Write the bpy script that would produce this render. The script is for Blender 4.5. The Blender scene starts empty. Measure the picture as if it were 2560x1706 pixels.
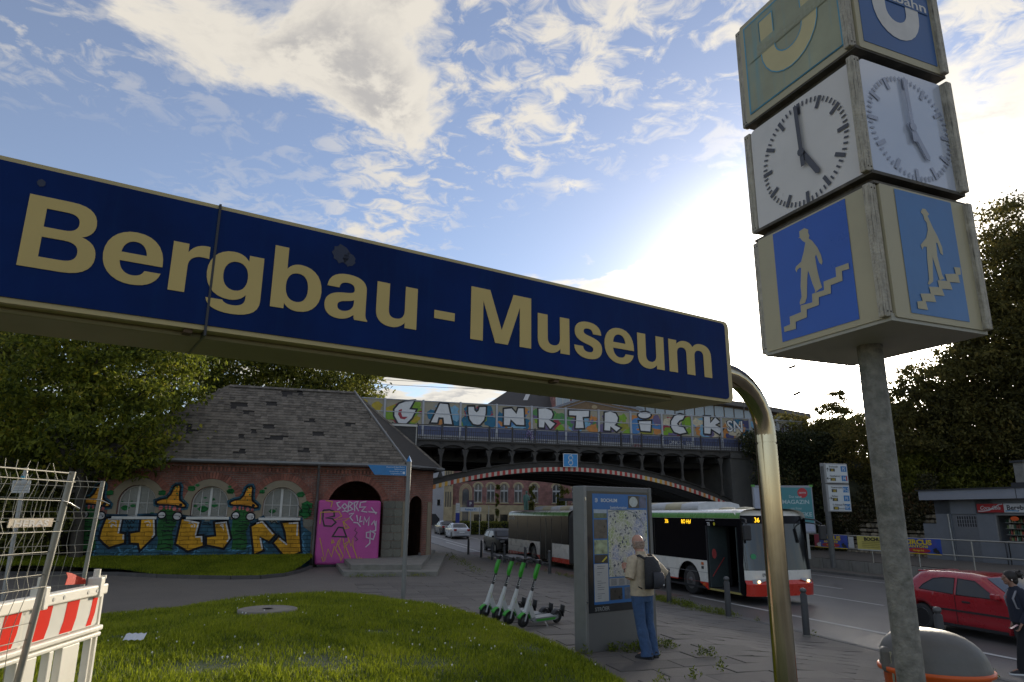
import bpy, math, random
import numpy as np
from mathutils import Vector, Matrix
from mathutils.geometry import tessellate_polygon
R = math.radians
random.seed(7)
rng = np.random.default_rng(7)
scene = bpy.context.scene
COL = scene.collection

# ---------------------------------------------------------------- camera
cam_data = bpy.data.cameras.new('camera')
cam_data.lens = 24.0
cam_data.sensor_width = 36.0
cam_data.clip_start = 0.05
cam_data.clip_end = 3000.0
cam = bpy.data.objects.new('camera', cam_data)
COL.objects.link(cam)
cam.matrix_world = Matrix.Translation((0, 0, 2.7)) @ Matrix.Rotation(R(90 + 14.2), 4, 'X') @ Matrix.Rotation(R(0.43), 4, 'Z')
scene.camera = cam

# ---------------------------------------------------------------- sky, sun, exposure
SUN_AZ, SUN_EL = 26.9, 10.9          # degrees, azimuth clockwise from +Y
SUN = Vector((math.sin(R(SUN_AZ)) * math.cos(R(SUN_EL)), math.cos(R(SUN_AZ)) * math.cos(R(SUN_EL)), math.sin(R(SUN_EL))))
world = bpy.data.worlds.new('World')
scene.world = world
world.use_nodes = True
wt = world.node_tree
wt.nodes.clear()
def WN(kind, **kw):
    n = wt.nodes.new(kind)
    for k, v in kw.items():
        setattr(n, k, v)
    return n
def WL(a, b):
    wt.links.new(a, b)
def wmath(op, a, b=None, clamp=False):
    n = WN('ShaderNodeMath', operation=op, use_clamp=clamp)
    for i, x in enumerate((a, b)):
        if x is None: continue
        if isinstance(x, (int, float)): n.inputs[i].default_value = x
        else: WL(x, n.inputs[i])
    return n.outputs[0]
sky = WN('ShaderNodeTexSky', sky_type='NISHITA', sun_disc=False, sun_elevation=R(SUN_EL), sun_rotation=R(SUN_AZ), altitude=100, air_density=1.0, dust_density=0.25, ozone_density=2.2)
tc = WN('ShaderNodeTexCoord')
sep = WN('ShaderNodeSeparateXYZ'); WL(tc.outputs['Generated'], sep.inputs[0])
den = wmath('MAXIMUM', wmath('ADD', sep.outputs[2], 0.06), 0.03)
comb = WN('ShaderNodeCombineXYZ')
WL(wmath('DIVIDE', sep.outputs[0], den), comb.inputs[0]); WL(wmath('DIVIDE', sep.outputs[1], den), comb.inputs[1])
P2 = comb.outputs[0]                  # where the view ray meets a flat cloud layer
def wnoise(vec, scale, detail, rough, off=(0, 0, 0), dist=0.0):
    mp = WN('ShaderNodeMapping'); mp.inputs['Location'].default_value = off
    WL(vec, mp.inputs[0])
    n = WN('ShaderNodeTexNoise'); n.inputs['Scale'].default_value = scale; n.inputs['Detail'].default_value = detail
    n.inputs['Roughness'].default_value = rough; n.inputs['Distortion'].default_value = dist
    WL(mp.outputs[0], n.inputs[0])
    return n.outputs['Fac']
def bump_at(px, py, rad, amp):        # a patch of denser (or thinner) cloud round one point of the layer
    vm = WN('ShaderNodeVectorMath', operation='DISTANCE'); WL(P2, vm.inputs[0]); vm.inputs[1].default_value = (px, py, 0)
    q = wmath('DIVIDE', vm.outputs['Value'], rad)
    return wmath('MULTIPLY', wmath('EXPONENT', wmath('MULTIPLY', wmath('MULTIPLY', q, q), -1.0)), amp)
CUMULUS = [(-.60, 1.17, .20, .17), (-.42, 1.27, .18, .17), (-.30, 1.36, .12, .12), (-.27, 1.06, .14, .15), (-1.0, 1.35, .36, -.16), (-1.1, 1.8, .5, -.16), (-.55, 1.62, .22, -.10), (0, 1.2, .25, -.06), (.2, 1.75, .45, -.16), (1.05, 1.40, .30, .17), (1.45, 1.9, .5, .14), (.52, 2.36, .22, .13), (.80, 2.9, .5, .12), (-.5, 4.3, 1.2, .12)]
ALTO = [(-1.05, 1.45, .36, -.30), (.28, 1.9, .30, -.36), (-.62, 1.72, .26, -.22), (-1.2, 2.0, .4, -.3), (.1, 2.4, .4, -.3), (-.02, 1.42, .26, .85), (.02, 1.15, .22, .8), (.26, 1.15, .22, .85), (-.30, 1.68, .22, .5), (-.42, 1.98, .18, .55), (-.95, 1.15, .22, .35), (.16, 1.74, .05, .7), (.75, 1.1, .3, .6), (1.3, 1.3, .5, .6), (-.8, 1.75, .2, .25)]
def density(shift=(0, 0)):
    d = wmath('SUBTRACT', wnoise(P2, 2.6, 10, 0.60, (3.1 + shift[0], 7.7 + shift[1], 0.4), 0.35), .0)
    for b_ in CUMULUS: d = wmath('ADD', d, bump_at(*b_))
    return d
sx_, sy_ = math.sin(R(SUN_AZ)), math.cos(R(SUN_AZ))
d0 = density()
d1 = density((0.05 * sx_, 0.05 * sy_))
def ramp(x, lo, hi):
    n = WN('ShaderNodeMapRange', interpolation_type='SMOOTHSTEP'); WL(x, n.inputs['Value'])
    n.inputs['From Min'].default_value = lo; n.inputs['From Max'].default_value = hi
    return n.outputs[0]
cum = ramp(d0, 0.50, 0.63)
am = 0.42  # base cover raised so that cloud out of view brightens the ground
for b_ in ALTO: am = wmath('ADD', bump_at(*b_), am)
alto = wmath('MULTIPLY', ramp(wmath('ADD', wmath('MULTIPLY', wnoise(P2, 13.0, 6, 0.62, (1.7, 2.9, 1.1), 0.6), .7), wmath('MULTIPLY', wnoise(P2, 3.2, 4, 0.5, (5.0, 1.0, 3.0)), .3)), 0.42, 0.62), wmath('MINIMUM', wmath('MAXIMUM', am, .06), .95))
cover = wmath('MAXIMUM', wmath('MAXIMUM', cum, alto), 0.13)
self_shade = wmath('MULTIPLY', ramp(wmath('SUBTRACT', d1, d0), -.05, 0.06), ramp(d0, .60, .74))
dot = WN('ShaderNodeVectorMath', operation='DOT_PRODUCT'); WL(tc.outputs['Generated'], dot.inputs[0]); dot.inputs[1].default_value = SUN
cosang = wmath('MAXIMUM', dot.outputs['Value'], 0.0)
aure = wmath('POWER', cosang, 14.0)   # sunlight scattered forward through thin cloud
glow = wmath('ADD', wmath('MULTIPLY', wmath('POWER', cosang, 20.0), .02), wmath('POWER', cosang, 90.0))
core = wmath('POWER', cosang, 6000.0)
cl = WN('ShaderNodeMix', data_type='RGBA'); WL(self_shade, cl.inputs['Factor'])
cl.inputs[6].default_value = (2.75, 2.55, 2.2, 1); cl.inputs[7].default_value = (1.75, 1.66, 1.55, 1)
fwd = wmath('ADD', 1.0, wmath('MULTIPLY', aure, 0.5))
clb = WN('ShaderNodeVectorMath', operation='SCALE'); WL(cl.outputs[2], clb.inputs[0]); WL(fwd, clb.inputs['Scale'])
mix = WN('ShaderNodeMix', data_type='RGBA'); WL(wmath('MULTIPLY', cover, 0.93), mix.inputs['Factor'])
skb = WN('ShaderNodeVectorMath', operation='MULTIPLY'); WL(sky.outputs[0], skb.inputs[0]); skb.inputs[1].default_value = (.62, .58, .64); WL(skb.outputs[0], mix.inputs[6]); WL(clb.outputs[0], mix.inputs[7])
g = WN('ShaderNodeMix', data_type='RGBA', blend_type='ADD'); g.inputs['Factor'].default_value = 1.0
WL(mix.outputs[2], g.inputs[6])
gl = WN('ShaderNodeVectorMath', operation='SCALE'); gl.inputs[0].default_value = (1.0, 0.91, 0.76)
WL(wmath('ADD', wmath('ADD', wmath('MULTIPLY', aure, 0.12), wmath('MULTIPLY', glow, 60.0)), wmath('MULTIPLY', core, 120.0)), gl.inputs['Scale'])
WL(gl.outputs[0], g.inputs[7])
bg = WN('ShaderNodeBackground'); bg.inputs['Strength'].default_value = 0.15
WL(g.outputs[2], bg.inputs['Color'])
wo = WN('ShaderNodeOutputWorld'); WL(bg.outputs[0], wo.inputs['Surface'])
world.cycles.sampling_method = 'MANUAL'; world.cycles.sample_map_resolution = 1024

sun_data = bpy.data.lights.new('sun', 'SUN')
sun_data.energy = 2.2; sun_data.angle = R(0.6); sun_data.color = (1.0, 0.88, 0.70)
sun = bpy.data.objects.new('sun', sun_data); COL.objects.link(sun)
sun.rotation_euler = (-SUN).to_track_quat('-Z', 'Y').to_euler()
vs = scene.view_settings
vs.view_transform = 'Standard'; vs.look = 'None'; vs.exposure = 1.05; vs.gamma = 1.0; vs.use_curve_mapping = False
scene.cycles.use_denoising = True
scene.cycles.max_bounces = 8
scene.cycles.transparent_max_bounces = 12
# ---------------------------------------------------------------- helpers
RAZ = R(-17.2)                                   # the street runs 17.2 degrees left of +Y
rd = Vector((math.sin(RAZ), math.cos(RAZ), 0)); nd = Vector((rd.y, -rd.x, 0))
def RP(u, v, z=0.0): return rd * u + nd * v + Vector((0, 0, z))
ROT_ACROSS = math.pi / 2 - R(72.8)               # local x across the street, local y along it (away)
ROT_SIDE = math.atan2(-rd.y, -rd.x)              # local x along the street towards the camera, local y away from the camera side
def az_rot(a): return math.pi / 2 - R(a)

_mats = {}
def M(name, col, rough=0.6, metal=0.0, var=0.12, scale=6.0, bump=0.0, bscale=60.0, spec=0.5, coat=0.0, island=0.0, trans=0.0, dirt=0.0, dirtcol=(0.05, 0.045, 0.035), dscale=2.0, emis=0.0, streak=0.0):
    """principled material whose colour wanders a little with object-space noise"""
    if name in _mats: return _mats[name]
    m = bpy.data.materials.new(name); m.use_nodes = True
    t = m.node_tree; N = t.nodes; L = t.links
    b = N['Principled BSDF']; out = N['Material Output']
    b.inputs['Roughness'].default_value = rough; b.inputs['Metallic'].default_value = metal
    b.inputs['Specular IOR Level'].default_value = spec
    if coat: b.inputs['Coat Weight'].default_value = coat; b.inputs['Coat Roughness'].default_value = 0.08
    tcn = N.new('ShaderNodeTexCoord')
    n = N.new('ShaderNodeTexNoise'); n.inputs['Scale'].default_value = scale; n.inputs['Detail'].default_value = 5; n.inputs['Roughness'].default_value = 0.6
    L.new(tcn.outputs['Object'], n.inputs['Vector'])
    mr = N.new('ShaderNodeMapRange'); L.new(n.outputs['Fac'], mr.inputs['Value'])
    mr.inputs['From Min'].default_value = 0.25; mr.inputs['From Max'].default_value = 0.75
    mr.inputs['To Min'].default_value = 1 - var; mr.inputs['To Max'].default_value = 1 + var
    val = mr.outputs[0]
    if island:
        geo = N.new('ShaderNodeNewGeometry'); oi = N.new('ShaderNodeObjectInfo')
        ad = N.new('ShaderNodeMath'); ad.operation = 'ADD'; L.new(geo.outputs['Random Per Island'], ad.inputs[0]); L.new(oi.outputs['Random'], ad.inputs[1])
        fr = N.new('ShaderNodeMath'); fr.operation = 'FRACT'; L.new(ad.outputs[0], fr.inputs[0])
        m2 = N.new('ShaderNodeMapRange'); L.new(fr.outputs[0], m2.inputs['Value']); m2.inputs['To Min'].default_value = 1 - island; m2.inputs['To Max'].default_value = 1 + island
        mu = N.new('ShaderNodeMath'); mu.operation = 'MULTIPLY'; L.new(val, mu.inputs[0]); L.new(m2.outputs[0], mu.inputs[1]); val = mu.outputs[0]
    sc = N.new('ShaderNodeVectorMath'); sc.operation = 'SCALE'; sc.inputs[0].default_value = col; L.new(val, sc.inputs['Scale'])
    colout = sc.outputs[0]
    if dirt or streak:
        mp = N.new('ShaderNodeMapping'); L.new(tcn.outputs['Object'], mp.inputs[0])
        if streak: mp.inputs['Scale'].default_value = (1, 1, 0.07)
        dn = N.new('ShaderNodeTexNoise'); dn.inputs['Scale'].default_value = dscale; dn.inputs['Detail'].default_value = 8; dn.inputs['Roughness'].default_value = 0.7
        L.new(mp.outputs[0], dn.inputs['Vector'])
        dr = N.new('ShaderNodeMapRange'); L.new(dn.outputs['Fac'], dr.inputs['Value']); dr.inputs['From Min'].default_value = 0.5; dr.inputs['From Max'].default_value = 0.72; dr.inputs['To Max'].default_value = max(dirt, streak)
        mx = N.new('ShaderNodeMix'); mx.data_type = 'RGBA'; L.new(dr.outputs[0], mx.inputs['Factor']); L.new(colout, mx.inputs[6]); mx.inputs[7].default_value = (*dirtcol, 1)
        colout = mx.outputs[2]
    L.new(colout, b.inputs['Base Color'])
    if rough > 0.02:
        rr = N.new('ShaderNodeMapRange'); L.new(n.outputs['Fac'], rr.inputs['Value']); rr.inputs['To Min'].default_value = max(rough - 0.12, 0.02); rr.inputs['To Max'].default_value = min(rough + 0.12, 1)
        L.new(rr.outputs[0], b.inputs['Roughness'])
    if bump:
        bn = N.new('ShaderNodeTexNoise'); bn.inputs['Scale'].default_value = bscale; bn.inputs['Detail'].default_value = 6
        L.new(tcn.outputs['Object'], bn.inputs['Vector'])
        bp = N.new('ShaderNodeBump'); bp.inputs['Strength'].default_value = min(1.0, bump * 5); bp.inputs['Distance'].default_value = 0.02
        L.new(bn.outputs['Fac'], bp.inputs['Height']); L.new(bp.outputs[0], b.inputs['Normal'])
    if trans:
        tr = N.new('ShaderNodeBsdfTranslucent'); L.new(colout, tr.inputs['Color'])
        ms = N.new('ShaderNodeMixShader'); ms.inputs[0].default_value = trans
        L.new(b.outputs[0], ms.inputs[1]); L.new(tr.outputs[0], ms.inputs[2]); L.new(ms.outputs[0], out.inputs['Surface'])
    if emis:
        b.inputs['Emission Color'].default_value = (*col, 1); b.inputs['Emission Strength'].default_value = emis
    _mats[name] = m
    return m

class MB:
    """collects geometry; build() links it as one mesh object"""
    def __init__(s): s.v = []; s.f = []; s.m = []; s.s = []
    def add(s, vs, fs, mi=0, smooth=False):
        o = len(s.v); s.v += [tuple(p) for p in vs]
        for f in fs: s.f.append(tuple(i + o for i in f)); s.m.append(mi); s.s.append(smooth)
        return s
    def box(s, x0, x1, y0, y1, z0, z1, mi=0, T=None):
        vs = [Vector(p) for p in ((x0, y0, z0), (x1, y0, z0), (x1, y1, z0), (x0, y1, z0), (x0, y0, z1), (x1, y0, z1), (x1, y1, z1), (x0, y1, z1))]
        if T is not None: vs = [T @ p for p in vs]
        return s.add(vs, ((0, 3, 2, 1), (4, 5, 6, 7), (0, 1, 5, 4), (1, 2, 6, 5), (2, 3, 7, 6), (3, 0, 4, 7)), mi)
    def cbox(s, c, size, mi=0, T=None):
        return s.box(c[0] - size[0] / 2, c[0] + size[0] / 2, c[1] - size[1] / 2, c[1] + size[1] / 2, c[2] - size[2] / 2, c[2] + size[2] / 2, mi, T)
    def rings(s, rs, mi=0, smooth=True, cap=True, closed=True):
        """rs: list of equally long rings of points"""
        n = len(rs[0]); vs = [p for r in rs for p in r]; fs = []
        for i in range(len(rs) - 1):
            for j in range(n if closed else n - 1):
                k = (j + 1) % n
                fs.append((i * n + j, i * n + k, (i + 1) * n + k, (i + 1) * n + j))
        s.add(vs, fs, mi, smooth)
        if cap:
            s.add(rs[0], [tuple(range(n))[::-1]], mi, False); s.add(rs[-1], [tuple(range(n))], mi, False)
        return s
    def tube(s, pts, r, n=10, mi=0, cap=True, squash=1.0):
        pts = [Vector(p) for p in pts]; rs = []
        rad = r if isinstance(r, (list, tuple)) else [r] * len(pts)
        up = None
        for i, p in enumerate(pts):
            a = pts[max(i - 1, 0)]; b = pts[min(i + 1, len(pts) - 1)]
            t = (b - a).normalized()
            if up is None: up = t.orthogonal().normalized()
            x = (up - t * up.dot(t)).normalized(); y = t.cross(x); up = x
            rs.append([p + (x * math.cos(2 * math.pi * k / n) + y * math.sin(2 * math.pi * k / n) * squash) * rad[i] for k in range(n)])
        return s.rings(rs, mi, True, cap)
    def lathe(s, prof, n=16, mi=0, c=(0, 0, 0), cap=True, sx=1.0, sy=1.0):
        rs = [[(c[0] + r * sx * math.cos(2 * math.pi * k / n), c[1] + r * sy * math.sin(2 * math.pi * k / n), c[2] + z) for k in range(n)] for r, z in prof]
        return s.rings(rs, mi, True, cap)
    def ball(s, c, r, n=10, m=8, mi=0):
        r = r if isinstance(r, (list, tuple)) else (r, r, r)
        rs = [[(c[0] + r[0] * math.sin(math.pi * i / m) * math.cos(2 * math.pi * k / n), c[1] + r[1] * math.sin(math.pi * i / m) * math.sin(2 * math.pi * k / n), c[2] + r[2] * math.cos(math.pi * i / m)) for k in range(n)] for i in range(m, -1, -1)]
        rs[0] = [(c[0] + 1e-4 * math.cos(k), c[1] + 1e-4 * math.sin(k), c[2] - r[2]) for k in range(n)]
        rs[-1] = [(c[0] + 1e-4 * math.cos(k), c[1] + 1e-4 * math.sin(k), c[2] + r[2]) for k in range(n)]
        return s.rings(rs, mi, True, False)
    def poly(s, loops, y=0.0, mi=0, depth=0.0):
        """flat filled outline in the local x-z plane at y (facing -y), optional thickness towards +y; loops[0] outer, others holes"""
        if not isinstance(loops[0][0], (list, tuple)): loops = [loops]
        L3 = [[Vector((p[0], y, p[1])) for p in l] for l in loops]
        tris = tessellate_polygon(L3); flat = [p for l in L3 for p in l]
        fs = []
        for t in tris:
            a, b, c = (flat[i] for i in t)
            fs.append(t if (b - a).cross(c - a).y < 0 else t[::-1])
        s.add(flat, fs, mi)
        if depth:
            s.add([p + Vector((0, depth, 0)) for p in flat], [f[::-1] for f in fs], mi)
            for l in L3:
                k = len(l); s.add(l + [p + Vector((0, depth, 0)) for p in l], [(i, (i + 1) % k, k + (i + 1) % k, k + i) for i in range(k)], mi)
        return s
    def ribbon(s, pts, w, y=0.0, mi=0, closed=False):
        """painted stroke of width w in the local x-z plane"""
        P = [Vector((p[0], p[1])) for p in pts]
        if closed: P = P + [P[0], P[1]]
        n = len(P); Lf = []; Rt = []
        for i in range(n):
            a = P[max(i - 1, 0)]; b = P[min(i + 1, n - 1)]
            t1 = (P[i] - a); t2 = (b - P[i])
            t = ((t1.normalized() if t1.length > 1e-6 else Vector((0, 0))) + (t2.normalized() if t2.length > 1e-6 else Vector((0, 0))))
            if t.length < 1e-6: t = t2 if t2.length > 1e-6 else Vector((1, 0))
            t.normalize(); q = Vector((-t.y, t.x))
            c = max(0.55, abs(t.dot(t1.normalized()))) if t1.length > 1e-6 else 1.0
            Lf.append(P[i] + q * (w / 2 / c)); Rt.append(P[i] - q * (w / 2 / c))
        vs = [(p.x, y, p.y) for p in Lf] + [(p.x, y, p.y) for p in Rt]
        return s.add(vs, [(i, n + i, n + i + 1, i + 1) for i in range(n - 1)], mi)
    def disc(s, cx, cz, rx, rz=None, y=0.0, n=16, mi=0, wob=0.0):
        rz = rx if rz is None else rz
        return s.poly([(cx + rx * (1 + wob * math.sin(3.1 * k + cx * 7)) * math.cos(2 * math.pi * k / n), cz + rz * (1 + wob * math.cos(2.3 * k + cz * 5)) * math.sin(2 * math.pi * k / n)) for k in range(n)], y, mi)
    def build(s, name, mats, parent=None, bevel=0.0, loc=None, rotz=None, seg=2):
        me = bpy.data.meshes.new(name); me.from_pydata(s.v, [], s.f)
        mats = mats if isinstance(mats, (list, tuple)) else [mats]
        for m in mats: me.materials.append(m)
        me.polygons.foreach_set('material_index', s.m); me.polygons.foreach_set('use_smooth', s.s)
        me.update()
        return link(name, me, parent, bevel, loc, rotz, seg)
def link(name, me, parent=None, bevel=0.0, loc=None, rotz=None, seg=2):
    o = bpy.data.objects.new(name, me); COL.objects.link(o)
    if parent is not None: o.parent = parent
    if loc is not None: o.location = loc
    if rotz is not None: o.rotation_euler = (0, 0, rotz)
    if bevel:
        b = o.modifiers.new('bevel', 'BEVEL'); b.width = bevel; b.segments = seg; b.limit_method = 'ANGLE'; b.angle_limit = R(40)
    return o
def thing(name, label, cat, loc=(0, 0, 0), rotz=0.0, group=None):
    o = bpy.data.objects.new(name, None); o.empty_display_size = 0.2; COL.objects.link(o)
    o.location = loc; o.rotation_euler = (0, 0, rotz)
    return tag(o, label, cat, group)
def tag(o, label, cat, group=None):
    o['label'] = label; o['category'] = cat
    if group: o['group'] = group
    return o
def struct(o, kind='structure'):
    o['kind'] = kind; return o
def copy_tree(o, parent=None):
    c = o.copy(); COL.objects.link(c)
    if parent is not None: c.parent = parent
    for ch in list(o.children): copy_tree(ch, c)
    return c
_tcache = {}
def text(body, size, x, z, parent, mat, y=-0.004, align='LEFT', off=0.0, sx=1.0, name='lettering', shear=0.0):
    """printed lettering in the local x-z plane, baseline left at (x, z); size is the cap height"""
    key = (body, off, align, shear)
    if key not in _tcache:
        c = bpy.data.curves.new('lettering', 'FONT'); c.body = body; c.offset = off; c.align_x = align; c.shear = shear; c.resolution_u = 3
        o = bpy.data.objects.new('lettering', c); COL.objects.link(o)
        dg = bpy.context.evaluated_depsgraph_get(); dg.update()
        me = bpy.data.meshes.new_from_object(o.evaluated_get(dg)); bpy.data.objects.remove(o)
        _tcache[key] = me
    me = _tcache[key].copy(); k = size / 0.70
    n = len(me.vertices); co = np.empty(n * 3, 'f'); me.vertices.foreach_get('co', co); co = co.reshape(-1, 3)
    new = np.zeros_like(co); new[:, 0] = co[:, 0] * k * sx; new[:, 2] = co[:, 1] * k
    me.vertices.foreach_set('co', new.ravel()); me.materials.clear(); me.materials.append(mat); me.update()
    return link(name, me, parent, loc=(x, y, z))
def mesh_np(name, verts, faces_n, faces, mat, parent=None, smooth=False, loc=None):
    """fast mesh from numpy arrays: verts (n,3), faces (m,faces_n)"""
    me = bpy.data.meshes.new(name); verts = np.asarray(verts, 'f'); faces = np.asarray(faces, 'i')
    me.vertices.add(len(verts)); me.vertices.foreach_set('co', verts.ravel())
    me.loops.add(faces.size); me.loops.foreach_set('vertex_index', faces.ravel())
    me.polygons.add(len(faces)); me.polygons.foreach_set('loop_start', np.arange(0, faces.size, faces_n, dtype='i'))
    me.polygons.foreach_set('use_smooth', np.full(len(faces), smooth))
    me.update(calc_edges=True); me.materials.append(mat)
    return link(name, me, parent, loc=loc)
def bez(path, n=7):
    """'M x y L x y C ...' glyph outline -> list of loops"""
    tok = path.split(); i = 0; loops = []; cur = None
    while i < len(tok):
        c = tok[i]
        if c == 'M': loops.append([]); cur = (float(tok[i + 1]), float(tok[i + 2])); loops[-1].append(cur); i += 3
        elif c == 'L': cur = (float(tok[i + 1]), float(tok[i + 2])); loops[-1].append(cur); i += 3
        elif c == 'C':
            p = [cur] + [(float(tok[i + 1 + 2 * k]), float(tok[i + 2 + 2 * k])) for k in range(3)]; i += 7
            for k in range(1, n + 1):
                t = k / n; w = ((1 - t) ** 3, 3 * t * (1 - t) ** 2, 3 * t * t * (1 - t), t ** 3)
                loops[-1].append((sum(w[j] * p[j][0] for j in range(4)), sum(w[j] * p[j][1] for j in range(4))))
            cur = p[3]
        else: i += 1
    return [l[:-1] if math.dist(l[0], l[-1]) < 1e-6 else l for l in loops]
GLYPH = dict(
 B='M 0 0 L 0 100 L 46 100 C 66 100 76 90 76 74 C 76 64 71 56 62 53 C 74 50 80 41 80 28 C 80 10 68 0 46 0 Z M 20 58 L 42 58 C 52 58 57 63 57 71 C 57 80 52 84 42 84 L 20 84 Z M 20 16 L 44 16 C 55 16 60 21 60 30 C 60 39 55 44 44 44 L 20 44 Z',
 e='M 68 31 L 19 31 C 20 19 26 12 35 12 C 42 12 46 15 48 21 L 67 21 C 63 6 52 -1.5 35 -1.5 C 14 -1.5 0 14 0 37 C 0 60 14 75.5 34 75.5 C 56 75.5 69 59 68 31 Z M 19.5 43.5 L 48.5 43.5 C 47.5 55 42 61.5 34 61.5 C 26 61.5 20.5 55 19.5 43.5 Z',
 r='M 0 0 L 0 74 L 18 74 L 18 61 C 23 71 30 75.5 39 75.5 L 43 75.3 L 43 56.5 C 41 57 38 57.3 35 57.3 C 25 57.3 19 51 19 40 L 19 0 Z',
 g='M 66 74 L 66 5 C 66 -13 54 -21.5 33 -21.5 C 14 -21.5 3 -14 2 -2 L 21 -2 C 23 -6 27 -8 33 -8 C 43 -8 48 -3 48 6 L 48 11 C 44 4 37 0 29 0 C 11 0 0 15 0 37.5 C 0 60 12 75.5 29 75.5 C 37 75.5 44 72 48 64 L 48 74 Z M 34 15 C 43 15 48.5 24 48.5 38 C 48.5 52 43 60.5 34 60.5 C 25 60.5 19 52 19 37.5 C 19 23 25 15 34 15 Z',
 b='M 0 0 L 0 100 L 18.5 100 L 18.5 65 C 23 72 29 75.5 37 75.5 C 56 75.5 68 60 68 37 C 68 14 56 -1.5 37 -1.5 C 29 -1.5 22 2 18 9 L 18 0 Z M 34 60.5 C 24 60.5 18.5 52 18.5 37 C 18.5 22 24 13.5 34 13.5 C 43.5 13.5 49 22 49 37 C 49 52 43.5 60.5 34 60.5 Z',
 a='M 46 0 C 45 2 44.5 4.5 44.3 8 C 38 1.5 31 -1.8 22 -1.8 C 8 -1.8 0 6.5 0 20 C 0 33 8 40.5 24 42.5 L 36 44 C 42 44.8 44 46.7 44 51 C 44 57.5 40 61 32.5 61 C 25 61 21 57.5 20.5 50.5 L 2.5 50.5 C 3.5 67 14 75.5 33 75.5 C 52 75.5 62.5 67.5 62.5 53 L 62.5 14 C 62.5 7 63.5 4.5 66 2 L 66 0 Z M 44 33.5 C 42 32 39.5 31 35 30 L 29 28.8 C 22 27.4 19 24.8 19 20 C 19 15 22.2 12 27.5 12 C 37 12 44 19 44 28.5 Z',
 u='M 62 74 L 62 0 L 43.8 0 L 43.8 9 C 38.5 2 32 -1.8 24 -1.8 C 9 -1.8 0 7.5 0 24 L 0 74 L 18.8 74 L 18.8 28 C 18.8 18.5 22.5 14 30 14 C 38.5 14 43.2 20 43.2 30 L 43.2 74 Z',
 M='M 0 0 L 0 100 L 28 100 L 46 26 L 64 100 L 92 100 L 92 0 L 74 0 L 74 77 L 55.5 0 L 36.5 0 L 18 77 L 18 0 Z',
 s='M 58.5 51.5 L 40.5 51.5 C 39.5 58.5 36.5 61.5 29.5 61.5 C 23.5 61.5 20 59 20 54.5 C 20 50.5 23 48.7 31 46.5 C 48 42 59.5 38 59.5 22 C 59.5 7 49 -1.8 30.5 -1.8 C 11.5 -1.8 1 7 0 23 L 18.5 23 C 19 16 23 12.2 30.5 12.2 C 37 12.2 40.5 15 40.5 19.5 C 40.5 24.5 36 26 27 28.5 C 11 33 1.5 38 1.5 53 C 1.5 67 12 75.5 29.5 75.5 C 47.5 75.5 57.5 67 58.5 51.5 Z',
 m='M 0 0 L 0 74 L 18 74 L 18 65 C 23 72 29.5 75.5 37.5 75.5 C 46 75.5 52 72 55.5 64.5 C 60.5 72 67 75.5 75.5 75.5 C 91 75.5 100 66 100 49 L 100 0 L 81.3 0 L 81.3 46.5 C 81.3 55 77.8 59.5 71 59.5 C 63.7 59.5 59.3 54 59.3 45 L 59.3 0 L 40.7 0 L 40.7 46.5 C 40.7 55 37.3 59.5 30.6 59.5 C 23 59.5 18.7 54 18.7 45 L 18.7 0 Z',
 hyphen='M 0 27 L 40 27 L 40 42 L 0 42 Z')

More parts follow.
